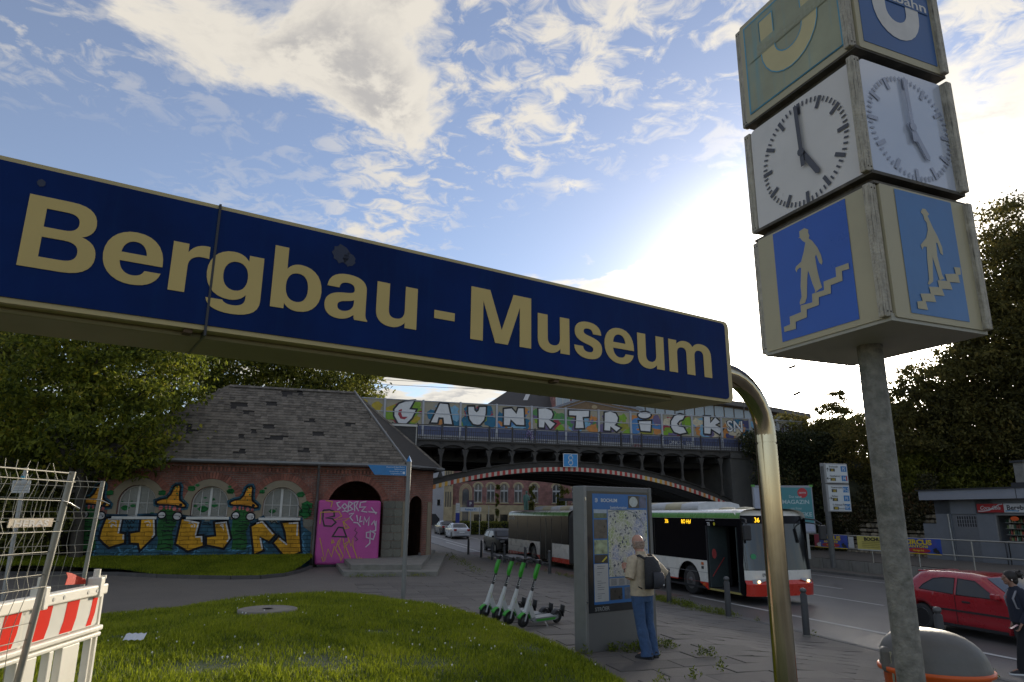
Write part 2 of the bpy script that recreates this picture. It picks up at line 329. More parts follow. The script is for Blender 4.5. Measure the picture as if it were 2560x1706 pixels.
# common materials
GALV = M('galvanised_steel', (.33, .33, .32), .45, .75, .2, 9, .02, 40)
STEEL = M('brushed_steel', (.48, .45, .40), .25, .95, .15, 3)
BLACKP = M('black_plastic', (.018, .018, .02), .5, 0, .2)
BLACKM = M('black_paint', (.014, .014, .015), .35, 0, .15)
WHITEP = M('white_paint', (.72, .72, .70), .4, 0, .06)
RUBBER = M('rubber', (.02, .02, .02), .8, 0, .2)
GLASSD = M('dark_glass', (.012, .014, .016), .06, 0, .1, spec=.8)
DATA={'mural': {'letters': [[(-10.975,1.793),(-10.475,1.788),(-10.513,1.26),(-10.331,1.234),(-10.292,0.94),(-10.758,0.798),(-10.928,0.93),(-11.091,1.096),(-11.069,1.363)],[(-9.804,1.817),(-9.38,1.832),(-9.283,1.207),(-9.711,0.694),(-9.788,0.925),(-10.054,0.939),(-10.107,1.26),(-9.789,1.311)],[(-8.409,1.79),(-7.792,1.676),(-7.872,1.152),(-7.634,1.165),(-7.584,0.822),(-8.078,0.643),(-8.504,0.893)],[(-7.229,1.656),(-6.822,1.706),(-6.624,1.082),(-6.837,0.731),(-7.424,0.861),(-7.451,1.111),(-7.124,1.15)],[(-5.886,1.503),(-5.52,1.74),(-5.01,1.214),(-5.202,0.98),(-5.572,1.161),(-5.401,0.641),(-5.686,0.501)],[(-4.743,1.651),(-4.148,1.701),(-3.985,0.575),(-4.508,0.364),(-5.0,0.907),(-4.839,1.105),(-4.515,0.876),(-4.594,1.305)]],'white': [[(-10.926,1.778),(-10.489,1.77),(-10.519,1.273)],[(-10.341,1.221),(-10.324,1.055)],[(-9.766,1.799),(-9.397,1.811),(-9.309,1.22),(-9.365,1.116)],[(-8.343,1.764),(-7.82,1.654),(-7.877,1.191)],[(-7.87,1.131),(-7.657,1.146),(-7.622,0.941)],[(-7.214,1.635),(-6.84,1.679),(-6.655,1.083),(-6.732,0.95)],[(-5.722,1.63),(-5.517,1.711),(-5.065,1.232)],[(-5.53,1.089),(-5.415,0.676)],[(-4.507,1.641),(-4.174,1.664),(-4.159,1.158)],[(-4.818,1.069),(-4.511,0.832)]],'curls': [[(-10.884,1.644),(-10.788,1.722),(-10.654,1.697),(-10.618,1.517),(-10.696,1.568),(-10.798,1.619)],[(-10.811,1.542),(-10.755,1.568),(-10.77,1.503),(-10.811,1.542)],[(-9.689,1.674),(-9.56,1.714),(-9.476,1.623),(-9.487,1.519)],[(-9.616,1.57),(-9.556,1.584),(-9.567,1.531)],[(-8.164,1.627),(-8.043,1.667),(-7.932,1.574),(-7.947,1.482)],[(-8.079,1.534),(-8.017,1.542),(-8.036,1.489)],[(-7.018,1.603),(-6.939,1.59),(-6.893,1.39),(-6.958,1.523),(-7.041,1.577)]],'hat': [(-8.836,2.987),(-8.756,3.058),(-8.644,3.066),(-8.597,2.986),(-8.6,2.689),(-8.566,2.502),(-8.428,2.397),(-8.337,2.304),(-8.347,2.237),(-8.458,2.22),(-8.666,2.282),(-8.968,2.311),(-9.266,2.313),(-9.374,2.346),(-9.393,2.444),(-9.242,2.52),(-9.025,2.576),(-8.916,2.712)],'body': [(-9.203,2.202),(-8.676,2.154),(-8.676,1.836),(-8.583,1.678),(-8.701,1.31),(-8.603,0.893),(-8.646,0.634),(-9.163,0.664),(-9.149,1.051),(-9.242,1.311),(-9.226,1.781)],'eyes': [[(-9.134,1.939),(-9.016,1.94)],[(-8.588,1.895),(-8.451,1.896)]],'teeth': [[(-9.203,2.202),(-9.124,2.203)],[(-9.014,2.215),(-8.97,2.215)],[(-8.883,2.216),(-8.843,2.216)],[(-8.723,2.175),(-8.653,2.176)],[(-8.541,2.177),(-8.498,2.177)]],'spots': [[(-8.724,2.997),(-8.689,2.998)],[(-8.803,2.915),(-8.772,2.915)],[(-8.694,2.742),(-8.659,2.742)],[(-8.674,2.675),(-8.649,2.675)],[(-9.034,2.544),(-9.004,2.545)],[(-8.757,2.526),(-8.727,2.527)]],'hatdots': [[(-8.519,2.315),(-8.457,2.316)]],'blobs': [[(-8.211,2.938),(-8.071,2.941)],[(-8.008,3.064),(-7.937,3.066)],[(-6.782,2.853),(-6.651,2.855)],[(-6.839,3.031),(-6.776,3.032)],[(-9.221,2.76),(-9.085,2.762)],[(-10.995,2.733),(-10.864,2.735)],[(-9.469,1.963),(-9.371,1.964)],[(-6.79,2.859),(-6.65,2.861)],[(-5.622,2.859),(-5.515,2.861)],[(-4.142,2.77),(-3.987,2.772)],[(-3.868,2.342),(-3.646,2.344)],[(-3.918,2.043),(-3.66,2.045)],[(-5.509,2.991),(-5.458,2.992)]],'panespots': [[(-10.468,2.19),(-10.3,2.192)],[(-10.272,2.441),(-10.224,2.442)],[(-10.214,2.271),(-10.105,2.272)],[(-10.595,2.424),(-10.557,2.425)],[(-7.714,2.599),(-7.653,2.6)],[(-7.426,2.544),(-7.333,2.545)],[(-7.351,2.328),(-7.197,2.329)],[(-7.639,2.379),(-7.547,2.38)],[(-8.036,2.28),(-7.95,2.281)],[(-7.745,2.176),(-7.528,2.178)],[(-7.884,2.403),(-7.849,2.403)],[(-5.178,2.108),(-5.027,2.109)],[(-5.042,2.201),(-5.006,2.201)]],'scribbles': [[(-10.362,1.749),(-10.289,1.646),(-10.265,1.737),(-10.178,1.621),(-10.145,1.737),(-10.061,1.647),(-10.016,1.764)],[(-10.24,1.543),(-10.187,1.414),(-10.144,1.543),(-10.082,1.44),(-10.044,1.518)],[(-7.665,1.681),(-7.484,1.655),(-7.374,1.576),(-7.682,1.602)],[(-5.235,1.741),(-5.155,1.65),(-5.056,1.742),(-4.939,1.633),(-4.801,1.706)],[(-4.199,2.339),(-4.035,2.117),(-4.175,2.041),(-3.98,1.894)],[(-3.874,2.417),(-3.748,2.231),(-3.811,2.081),(-3.673,1.97)],[(-8.955,1.782),(-8.955,1.677),(-8.888,1.638),(-8.831,1.677)],[(-9.08,1.389),(-8.951,1.337),(-8.834,1.389),(-8.775,1.31)],[(-8.989,1.861),(-8.955,1.782)]]},'board': {'rect': [(-3.419,2.573),(-0.938,2.572),(-0.979,0.044),(-3.375,0.107)],'black': [[(-3.241,2.161),(-3.235,1.824),(-3.16,1.563),(-2.879,1.545),(-2.72,1.695),(-2.862,1.844),(-3.126,1.862),(-2.794,1.939),(-2.825,2.126),(-2.999,2.181),(-3.241,2.161)],[(-2.613,1.509),(-2.424,1.49),(-2.268,1.136),(-2.814,1.155),(-2.613,1.509)]],'yellow': [[(-3.293,1.101),(-3.046,0.24),(-2.948,0.677),(-2.797,0.383),(-2.714,0.786)],[(-2.806,1.044),(-2.742,0.933),(-2.833,0.897),(-2.806,1.044)],[(-2.502,0.416),(-2.669,0.675),(-2.577,0.97),(-2.49,1.08),(-2.564,0.785),(-2.352,0.415),(-2.433,0.233),(-2.507,0.49)],[(-2.396,1.08),(-2.277,0.414),(-2.344,0.857),(-2.127,1.005),(-2.283,0.783),(-1.999,0.191)],[(-2.21,1.117),(-2.075,0.782),(-2.002,1.116),(-1.999,0.781),(-1.733,0.151)],[(-3.167,0.387),(-3.098,0.204)],[(-1.727,0.372),(-1.637,0.131)],[(-1.649,0.334),(-1.561,0.13)],[(-3.333,1.637),(-3.329,2.085),(-2.616,2.109),(-2.51,1.94),(-2.783,1.789),(-2.183,1.867),(-2.439,1.715),(-2.346,1.453),(-2.196,1.49),(-2.46,1.752)],[(-3.174,2.538),(-2.908,2.503),(-2.949,2.276)]],'white': [[(-2.604,2.488),(-2.734,2.449),(-2.668,2.317),(-2.57,2.261),(-2.697,2.184)],[(-2.429,2.433),(-2.307,2.32),(-2.414,2.205),(-2.524,2.318),(-2.429,2.433)],[(-2.262,2.511),(-2.276,2.131),(-2.09,2.208),(-2.231,2.321),(-2.104,2.437),(-2.262,2.511)],[(-2.009,2.133),(-2.049,2.475),(-1.898,2.515),(-1.982,2.323),(-1.855,2.134)],[(-1.569,2.519),(-1.799,2.478),(-1.826,2.287),(-1.595,2.308),(-1.74,2.135),(-1.506,2.099)],[(-2.231,2.018),(-2.042,2.057),(-2.185,1.904),(-2.061,1.754)],[(-1.922,1.982),(-1.87,1.755)],[(-1.766,1.945),(-1.791,1.717),(-1.678,1.756)],[(-1.63,1.604),(-1.61,1.908),(-1.522,1.718),(-1.417,1.909),(-1.436,1.567)],[(-1.322,1.605),(-1.214,1.758),(-1.165,1.568)],[(-1.137,1.758),(-1.135,1.378),(-1.497,1.303),(-1.486,1.115),(-1.212,1.039),(-1.148,1.265),(-1.348,1.378),(-1.338,0.89),(-1.502,0.741)],[(-2.038,1.698),(-1.865,1.679),(-1.741,1.529)],[(-2.503,2.11),(-2.391,2.149),(-2.274,2.093)],[(-1.468,2.118),(-1.116,2.083)],[(-1.362,2.291),(-1.152,2.025)]],'dark': [[(-1.911,1.491),(-1.961,1.378),(-1.861,1.303),(-1.947,1.154),(-1.826,1.041),(-1.916,0.967)]]},'holes': [(-8.766,1.3),(-8.655,1.08),(-7.23,2.696),(-6.963,2.716),(-6.656,2.342),(-6.725,0.916),(-6.22,1.193),(-5.669,1.504),(-6.611,0.055),(-10.314,0.102),(-5.746,2.87),(-4.93,3.722),(-5.248,3.611),(-4.565,3.753),(-5.129,0.863),(-3.988,1.945),(-2.276,1.877),(-4.092,0.203),(-3.649,1.146),(-6.669,2.316),(-5.471,0.868)],'roofpts': [(-7.619,3.978),(-1.994,4.024),(-11.181,-0.291),(0.025,-0.383)],'bl': [('G',[(6.243,9.028),(5.68,8.957),(5.298,8.789),(5.025,8.431),(5.044,8.043),(5.306,7.618),(5.791,7.592),(6.117,7.948),(6.364,8.5),(5.994,8.521)]),('A',[(7.667,8.956),(8.198,8.935),(8.515,7.678),(7.935,7.697),(7.888,8.041),(7.673,8.046),(7.608,7.737),(7.135,7.74)]),('U',[(9.352,8.845),(9.776,8.868),(9.812,8.627),(9.901,8.555),(9.988,8.636),(10.051,8.867),(10.511,8.891),(10.502,8.459),(10.405,8.049),(10.151,7.746),(9.97,7.718),(9.686,7.765),(9.448,8.055),(9.361,8.452)]),('N',[(11.552,8.818),(12.085,8.887),(12.356,8.602),(12.461,8.916),(12.867,8.938),(12.924,7.818),(12.36,7.834),(12.038,8.115),(11.987,7.777),(11.548,7.773)]),('R',[(13.739,8.957),(14.263,9.01),(14.65,8.873),(14.759,8.617),(14.673,8.352),(14.535,8.267),(14.92,8.051),(14.53,7.646),(14.203,8.07),(14.174,7.734),(13.764,7.742)]),('T',[(15.74,8.939),(17.165,9.001),(17.138,8.548),(16.725,8.502),(16.797,7.82),(16.146,7.792),(16.215,8.567),(15.735,8.57)]),('R',[(18.147,8.917),(18.559,9.029),(18.966,8.904),(19.133,8.616),(19.063,8.291),(18.912,8.15),(19.317,7.981),(18.955,7.689),(18.585,7.976),(18.566,7.726),(18.085,7.743)]),('I',[(20.483,8.491),(21.464,8.563),(21.367,7.799),(20.617,7.822)]),('I',[(21.449,8.891),(21.395,8.781),(21.252,8.689),(21.051,8.632),(20.83,8.622),(20.634,8.66),(20.501,8.738),(20.456,8.842),(20.51,8.951),(20.65,9.043),(20.851,9.101),(21.073,9.112),(21.27,9.074),(21.405,8.995)]),('C',[(23.93,9.011),(23.528,9.103),(23.082,8.942),(22.813,8.571),(22.791,8.186),(23.019,7.84),(23.446,7.731),(24.014,7.853),(23.758,8.255),(23.417,8.296),(23.332,8.429),(23.498,8.603),(23.754,8.698)]),('K',[(25.264,9.048),(25.809,9.047),(25.793,8.652),(26.164,9.035),(26.588,8.661),(26.186,8.474),(26.751,8.246),(26.425,7.812),(25.808,8.15),(25.751,7.813),(25.211,7.847)])],'bred': [(5.507,8.476),(5.317,8.397),(5.29,8.152),(5.437,7.916),(5.681,7.878),(5.844,8.033),(5.553,8.028),(5.471,8.21),(6.289,8.516)],'pic': {'panel': [(0.155,0.978),(0.817,0.981),(0.815,0.041),(0.161,0.052)],'man': [(0.397,0.849),(0.412,0.851),(0.413,0.9),(0.461,0.907),(0.495,0.878),(0.49,0.854),(0.499,0.826),(0.49,0.805),(0.518,0.773),(0.554,0.703),(0.578,0.63),(0.585,0.573),(0.575,0.55),(0.556,0.577),(0.538,0.652),(0.527,0.635),(0.534,0.523),(0.546,0.432),(0.559,0.374),(0.528,0.365),(0.492,0.351),(0.498,0.37),(0.481,0.431),(0.467,0.502),(0.455,0.551),(0.44,0.482),(0.422,0.34),(0.401,0.301),(0.355,0.299),(0.354,0.321),(0.375,0.36),(0.376,0.447),(0.397,0.591),(0.386,0.602),(0.362,0.592),(0.354,0.571),(0.342,0.602),(0.353,0.622),(0.402,0.644),(0.435,0.717),(0.457,0.784),(0.431,0.812),(0.416,0.841)],'stairs': [(0.189,0.164),(0.25,0.169),(0.252,0.232),(0.358,0.238),(0.36,0.291),(0.465,0.284),(0.469,0.351),(0.573,0.346),(0.576,0.413),(0.681,0.414),(0.684,0.485),(0.787,0.482),(0.789,0.435),(0.731,0.441),(0.727,0.366),(0.632,0.365),(0.625,0.302),(0.524,0.306),(0.517,0.246),(0.411,0.243),(0.405,0.182),(0.303,0.175),(0.299,0.118),(0.191,0.122)]},'pic2': {'panel': [(0.177,0.992),(0.838,0.988),(0.836,0.015),(0.191,0.016)],'man': [(0.429,0.843),(0.455,0.875),(0.49,0.878),(0.527,0.842),(0.504,0.825),(0.544,0.742),(0.585,0.677),(0.621,0.594),(0.618,0.532),(0.589,0.544),(0.572,0.62),(0.556,0.622),(0.547,0.514),(0.569,0.374),(0.586,0.347),(0.531,0.327),(0.489,0.501),(0.453,0.309),(0.4,0.276),(0.387,0.285),(0.409,0.315),(0.424,0.486),(0.439,0.572),(0.404,0.569),(0.383,0.542),(0.371,0.577),(0.448,0.643),(0.482,0.71),(0.482,0.77),(0.459,0.786),(0.454,0.823)],'stairs': [(0.234,0.133),(0.297,0.145),(0.284,0.197),(0.401,0.211),(0.393,0.262),(0.509,0.272),(0.503,0.324),(0.613,0.332),(0.602,0.384),(0.732,0.403),(0.723,0.454),(0.798,0.459),(0.792,0.405),(0.758,0.398),(0.766,0.338),(0.644,0.328),(0.662,0.273),(0.539,0.264),(0.556,0.212),(0.437,0.206),(0.448,0.154),(0.33,0.146),(0.343,0.083),(0.233,0.082)]},'clockL': [(0.609,0.392),(0.157,0.304),(0.94,0.485),(0.861,0.747),(0.44,-0.137)],'clockR': [(0.439,0.44),(0.058,0.555),(0.803,0.299),(0.261,0.794),(0.593,0.082)],'Upts': [(0.049,0.928),(0.035,0.075),(0.939,0.071),(0.192,0.861),(0.328,0.84),(0.2,0.503),(0.283,0.245),(0.726,0.549),(0.561,0.879),(0.359,0.396),(0.562,0.526)]}
# ---------------------------------------------------------------- ground, road, pavement, lawns
def sm(t): t = max(0.0, min(1.0, t)); return t * t * (3 - 2 * t)
def plaza_z(u, v): return 0.12 + 0.5 * sm((11.3 - v) / 5.0)
def road_z(u): return max(0.0, u - 50) * 0.018
LAWN = [(-7.85, 13.88), (-7.17, 14.96), (-6.75, 16.1), (-6.3, 17.0), (-5.7, 17.6), (-5.09, 17.9), (-3.9, 17.75), (-2.6, 17.15), (-1.5, 16.1), (-.62, 15.0), (.2, 13.4), (.81, 11.83), (1.2, 10.6), (1.47, 9.54), (1.6, 7), (1.6, 2), (1.6, -2), (-6, -2), (-14, -2), (-14, 4), (-12, 8.5), (-9.6, 11.6)]
LA = np.array(LAWN); FRONT = LA[:15]
def edge_dist(P):
    P = np.asarray(P, float); best = np.full(len(P), 1e9)
    for a, b in zip(np.vstack([LA[-2:], FRONT[:-1]]), np.vstack([LA[-1:], FRONT])):
        ab = b - a; t = np.clip(((P - a) @ ab) / max(ab @ ab, 1e-9), 0, 1)
        best = np.minimum(best, np.linalg.norm(P - (a + t[:, None] * ab), axis=1))
    return best
def lawn_z(P):
    P = np.asarray(P, float); d = edge_dist(P)
    return 0.625 + 0.16 * np.minimum(d, .6) / .6 + 0.062 * np.minimum(d, 8) + 0.03 * np.sin(P[:, 0] * 1.3 + .5) * np.cos(P[:, 1] * 1.1) * np.minimum(d, 1)
def inside(P, poly):
    P = np.asarray(P); c = np.zeros(len(P), bool); n = len(poly); j = n - 1
    for i in range(n):
        xi, yi = poly[i]; xj, yj = poly[j]
        with np.errstate(divide='ignore', invalid='ignore'):
            c ^= ((yi > P[:, 1]) != (yj > P[:, 1])) & (P[:, 0] < (xj - xi) * (P[:, 1] - yi) / (yj - yi + 1e-12) + xi)
        j = i
    return c

ASPH = M('asphalt', (.118, .104, .088), .72, 0, .22, 1.3, .10, 130, dirt=.35, dirtcol=(.13, .118, .10), dscale=.6)
ROADM = M('road_asphalt', (.112, .104, .098), .5, 0, .18, .8, .05, 160, streak=0, dirt=.3, dirtcol=(.155, .148, .14), dscale=.35)
SLABM = M('paving_slab', (.108, .096, .083), .75, 0, .22, 3, .10, 90, island=.22, dirt=.4, dirtcol=(.075, .068, .06), dscale=1.8)
REDP = M('red_paving', (.13, .085, .075), .75, 0, .2, 2, .05, 80)
KERBM = M('kerb_stone', (.13, .125, .115), .8, 0, .2, 4, .08, 50, island=.12)
EARTH = M('earth', (.05, .042, .03), .95, 0, .3, 2, .1, 20)
LINEM = M('road_paint', (.46, .46, .44), .6, 0, .15, 3, .03, 60, dirt=.45, dirtcol=(.16, .16, .16), dscale=5)

g = MB(); n = 64
g.add([(0, 0, -.3)] + [(1600 * math.cos(2 * math.pi * k / n), 1600 * math.sin(2 * math.pi * k / n), -.3) for k in range(n)], [(0, k + 1, (k + 1) % n + 1) for k in range(n)])
struct(g.build('ground', EARTH))
def sheet(name, us, vs_, zf, mat, smooth=True):
    b = MB(); vs = [RP(u, v, zf(u, v)) for u in us for v in vs_]; k = len(vs_)
    b.add(vs, [(i * k + j, i * k + j + 1, (i + 1) * k + j + 1, (i + 1) * k + j) for i in range(len(us) - 1) for j in range(k - 1)], 0, smooth)
    o = b.build(name, mat); o.data.flip_normals(); return struct(o)
road = sheet('road', [-40, 20, 50, 80, 140], [11.45, 16, 21, 25.4], lambda u, v: road_z(u), ROADM, False)
plaza = sheet('path', list(np.linspace(-10, 40, 26)) + [45, 50, 60, 80, 140], [-60, -30, -15, -5, 0, 3, 5] + list(np.linspace(6, 11.3, 12)), lambda u, v: plaza_z(u, v) + (road_z(u) if u > 50 else 0) - .008, ASPH)
lane = sheet('cycle_lane', [22, 30, 40, 50], [11.62, 13.1], lambda u, v: .006, REDP, False)
# kerb, stone by stone
kerb = bpy.data.objects.new('kerb', None); COL.objects.link(kerb); struct(kerb)
kb = MB(); kb.box(-.488, .488, -.075, .075, -.25, .0); kme = kb.build('kerb_stone', KERBM, kerb, .012)
for i in range(62):
    u = 4 + i * 1.0
    o = kme if i == 0 else kme.copy()
    if i: COL.objects.link(o)
    o.location = RP(u, 11.38 + random.uniform(-.006, .006), .125 + (road_z(u) if u > 50 else 0) + random.uniform(-.006, .004)); o.rotation_euler = (0, 0, ROT_SIDE + random.uniform(-.006, .006))
# painted lines
lines = bpy.data.objects.new('road_marking', None); COL.objects.link(lines); struct(lines)
def line(u0, u1, v0, w, v1=None):
    v1 = v0 if v1 is None else v1; b = MB(); k = max(1, int(abs(u1 - u0) / 6)); p = []
    for i in range(k + 1):
        u = u0 + (u1 - u0) * i / k; v = v0 + (v1 - v0) * i / k
        p += [RP(u, v - w / 2, road_z(u) + .009), RP(u, v + w / 2, road_z(u) + .009)]
    b.add(p, [(2 * i, 2 * i + 1, 2 * i + 3, 2 * i + 2) for i in range(k)]); o = b.build('painted_line', LINEM, lines); o.data.flip_normals()
line(6, 22.0, 13.95, .16, 13.35); line(50, 62, 13.2, .16)
for u0, v in ((18.2, 17.85), (9.0, 18.0), (22.6, 20.3), (13.2, 20.6), (31.5, 20.6), (40, 20.6), (50, 20.7), (60, 20.8), (72, 20.9), (27, 17.7), (36, 17.6), (66, 17.3), (80, 17.2), (94, 17.2)): line(u0, u0 + 4.2, v, .14)
line(-10, 32, 23.85, .13); line(56, 120, 13.9, .16)
ar = MB()
for u, v in ((62, 17.4), (70, 19.0)):      # turn arrows in the far lanes
    z = road_z(u) + .012
    ar.add([RP(u, v - .18, z), RP(u, v + .18, z), RP(u + 3.2, v + .18, z), RP(u + 3.2, v - .18, z)], [(3, 2, 1, 0)])
    ar.add([RP(u + 3.2, v - .55, z), RP(u + 3.2, v + .55, z), RP(u + 5.6, v, z)], [(2, 1, 0)])
ar.build('painted_arrow', LINEM, lines)

# paving slabs on the ramp to the kerb
pav = bpy.data.objects.new('pavement', None); COL.objects.link(pav); struct(pav)
sb = MB(); sb.box(-.496, .496, -.247, .247, -.03, 0); slab0 = sb.build('paving_slab', SLABM, pav, .006, seg=1)
first = True; cand = []
for iu in range(0, 46):
    for iv in range(0, 12):
        u = 4.0 + iu * .5; v = .45 + iv * 1.0 + (.5 if iu % 2 else 0)
        if v > 10.9 or (u > 16.5 and v < 2.2) or (u > 22 and v < 6): continue
        w = RP(u, v)
        if inside([(w.x, w.y)], LAWN)[0] or edge_dist([(w.x, w.y)])[0] < .35: continue
        p = (math.atan2(w.x, w.y)); seen = abs(p) < R(38) and w.y > 8.2
        cand.append((0 if seen else 1, w.length, u, v))
cand.sort(); rest = MB(); slab_cells = 0
for k, (sn, dist, u, v) in enumerate(cand):
    dz = (plaza_z(u, v + .2) - plaza_z(u, v - .2)) / .4
    T = Matrix.Translation(RP(u, v, plaza_z(u, v) + .004 + random.uniform(-.002, .003))) @ Matrix.Rotation(math.atan2(nd.y, nd.x) + random.uniform(-.004, .004), 4, 'Z') @ Matrix.Rotation(-math.atan(dz) + random.uniform(-.002, .002), 4, 'Y') @ Matrix.Rotation(random.uniform(-.004, .004), 4, 'X')
    if k < 300:
        o = slab0 if first else slab0.copy()
        if not first: COL.objects.link(o)
        first = False; o.matrix_local = T
    else: rest.box(-.494, .494, -.246, .246, -.03, 0, 0, T)
struct(rest.build('paving_slab_rest', SLABM, pav), 'stuff') if rest.v else None

# near lawn
GRASSG = M('lawn_soil', (.035, .055, .012), .95, 0, .35, 3, .1, 30)
def grass_mat(name, c1, c2):
    m = bpy.data.materials.new(name); m.use_nodes = True; t = m.node_tree; N = t.nodes; L = t.links; b = N['Principled BSDF']
    geo = N.new('ShaderNodeNewGeometry'); tcn = N.new('ShaderNodeTexCoord'); ns = N.new('ShaderNodeTexNoise'); ns.inputs['Scale'].default_value = .9; ns.inputs['Detail'].default_value = 6; ns.inputs['Roughness'].default_value = .65; L.new(tcn.outputs['Object'], ns.inputs[0])
    ad = N.new('ShaderNodeMath'); ad.operation = 'MULTIPLY_ADD'; L.new(geo.outputs['Random Per Island'], ad.inputs[0]); ad.inputs[1].default_value = .5; ad.inputs[2].default_value = -.25
    a2 = N.new('ShaderNodeMath'); a2.operation = 'ADD'; L.new(ad.outputs[0], a2.inputs[0]); L.new(ns.outputs['Fac'], a2.inputs[1])
    cr = N.new('ShaderNodeValToRGB'); L.new(a2.outputs[0], cr.inputs[0]); e = cr.color_ramp.elements
    e[0].position = .25; e[0].color = (*c1, 1); e[1].position = .75; e[1].color = (*c2, 1); x = e.new(.95); x.color = (.16, .15, .05, 1)
    L.new(cr.outputs[0], b.inputs['Base Color']); b.inputs['Roughness'].default_value = .55; b.inputs['Specular IOR Level'].default_value = .25
    tr = N.new('ShaderNodeBsdfTranslucent'); L.new(cr.outputs[0], tr.inputs[0]); ms = N.new('ShaderNodeMixShader'); ms.inputs[0].default_value = .5
    L.new(b.outputs[0], ms.inputs[1]); L.new(tr.outputs[0], ms.inputs[2]); L.new(ms.outputs[0], N['Material Output'].inputs[0]); return m
GRASS = grass_mat('grass_blades', (.085, .125, .008), (.33, .37, .02))
cx, cy = -4.2, 9.0
lb = MB(); K = len(LAWN); steps = [1, .97, .93, .87, .8, .7, .6, .5, .4, .3, .2, .1]
pts = [(cx + (x - cx) * t, cy + (y - cy) * t) for t in steps for x, y in LAWN]
zs = lawn_z(pts); vs = [(p[0], p[1], z - (.06 if i < K else .02)) for i, (p, z) in enumerate(zip(pts, zs))] + [(cx, cy, float(lawn_z([(cx, cy)])[0]) - .02)]
fs = [(i * K + j, i * K + (j + 1) % K, (i + 1) * K + (j + 1) % K, (i + 1) * K + j) for i in range(len(steps) - 1) for j in range(K)] + [((len(steps) - 1) * K + j, (len(steps) - 1) * K + (j + 1) % K, len(vs) - 1) for j in range(K)]
lb.add(vs, fs, 0, True); o = lb.build('lawn', GRASSG); o.data.flip_normals(); struct(o)
def blades(P, Z, hmin, hmax, wmin, wmax, name, mat, lean=.5, hs=1.0):
    n = len(P); a = rng.uniform(0, 2 * math.pi, n); h = rng.uniform(hmin, hmax, n) * hs; w = rng.uniform(wmin, wmax, n)
    la = rng.uniform(0, 2 * math.pi, n); le = rng.uniform(0, lean, n) * h
    dx, dy = np.cos(a) * w / 2, np.sin(a) * w / 2; V = np.zeros((n, 5, 3), 'f')
    V[:, 0] = np.stack([P[:, 0] - dx, P[:, 1] - dy, Z], 1); V[:, 1] = np.stack([P[:, 0] + dx, P[:, 1] + dy, Z], 1)
    mx, my = P[:, 0] + np.cos(la) * le * .35, P[:, 1] + np.sin(la) * le * .35
    V[:, 2] = np.stack([mx + dx * .8, my + dy * .8, Z + h * .6], 1); V[:, 3] = np.stack([mx - dx * .8, my - dy * .8, Z + h * .6], 1)
    V[:, 4] = np.stack([P[:, 0] + np.cos(la) * le, P[:, 1] + np.sin(la) * le, Z + h * np.sqrt(np.maximum(0.1, 1 - (le / h) ** 2 * .6))], 1)
    idx = np.arange(n)[:, None] * 5
    F = np.concatenate([idx + [[0, 1, 2]], idx + [[0, 2, 3]], idx + [[3, 2, 4]]])
    o = mesh_np(name, V.reshape(-1, 3), 3, F, mat); return struct(o, 'stuff')
N0 = 420000
P = np.stack([rng.uniform(-10.5, 1.7, N0), rng.uniform(6.0, 18, N0)], 1)
ok = inside(P, LAWN) & (np.abs(np.arctan2(P[:, 0], P[:, 1])) < R(39)) & (rng.uniform(0, 1, N0) < np.clip(13.0 / P[:, 1] - .15, .25, 1))
P = P[ok]; Z = lawn_z(P) - .03
patch = np.sin(P[:, 0] * 2.1 + 1) * np.cos(P[:, 1] * 1.7) + np.sin(P[:, 0] * .9 - P[:, 1] * 1.3) * .7
keep = rng.uniform(0, 1, len(P)) < .8 + .2 * patch; P, Z, patch = P[keep], Z[keep], patch[keep]
big = .55 + .55 * np.clip(.5 + .5 * np.sin(P[:, 0] * 3.7 + 2 * np.sin(P[:, 1] * 1.9)) * np.cos(P[:, 1] * 3.1 + P[:, 0]), 0, 1) + .25 * rng.uniform(0, 1, len(P))
bare = np.zeros(len(P))
for bx, by, br_ in ((-2.2, 8.6, .5), (-1.0, 8.9, .45), (-3.3, 8.2, .4), (.3, 10.5, .3), (-4.2, 12.3, .6), (-6.6, 14.4, .35), (-2.0, 11.2, .3), (-5.2, 10.1, .35), (-.2, 12.9, .25)): bare = np.maximum(bare, np.exp(-((P[:, 0] - bx) ** 2 + (P[:, 1] - by) ** 2 * .6) / br_ ** 2))
keep = rng.uniform(0, 1, len(P)) > bare * .75; P, Z, big, bare = P[keep], Z[keep], big[keep], bare[keep]; HSC = big * (1 - .5 * bare)
grass = blades(P, Z, .045, .115, .006, .014, 'grass', GRASS, .95, HSC)
tag(grass, 'short green lawn grass in the foreground', 'grass')
# daisies and a few dry leaves in the lawn
DAISY = M('daisy', (.75, .75, .7), .6, 0, .05)
nb = 260; P = np.stack([rng.uniform(-8.5, 1.5, nb * 3), rng.uniform(8.0, 17.3, nb * 3)], 1); P = P[inside(P, LAWN)]
cl_ = np.array([(-4.0, 12.6), (-1.2, 14.2), (-4.4, 9.2), (-2.5, 9.0), (-.3, 12.2), (-5.5, 15.5), (-1.0, 10.0)]); dd = np.min(np.linalg.norm(P[:, None] - cl_[None], axis=2), axis=1)
P = P[rng.uniform(0, 1, len(P)) < np.exp(-dd * 1.6)]; Z = lawn_z(P); db = MB()
for (x, y), z in zip(P, Z): db.lathe([(.004, .03), (.011, .05), (.004, .055)], 6, 0, (x, y, z - .01), False)
tag(struct(db.build('daisies', DAISY), 'stuff'), 'tiny white daisies scattered in the lawn', 'flowers')
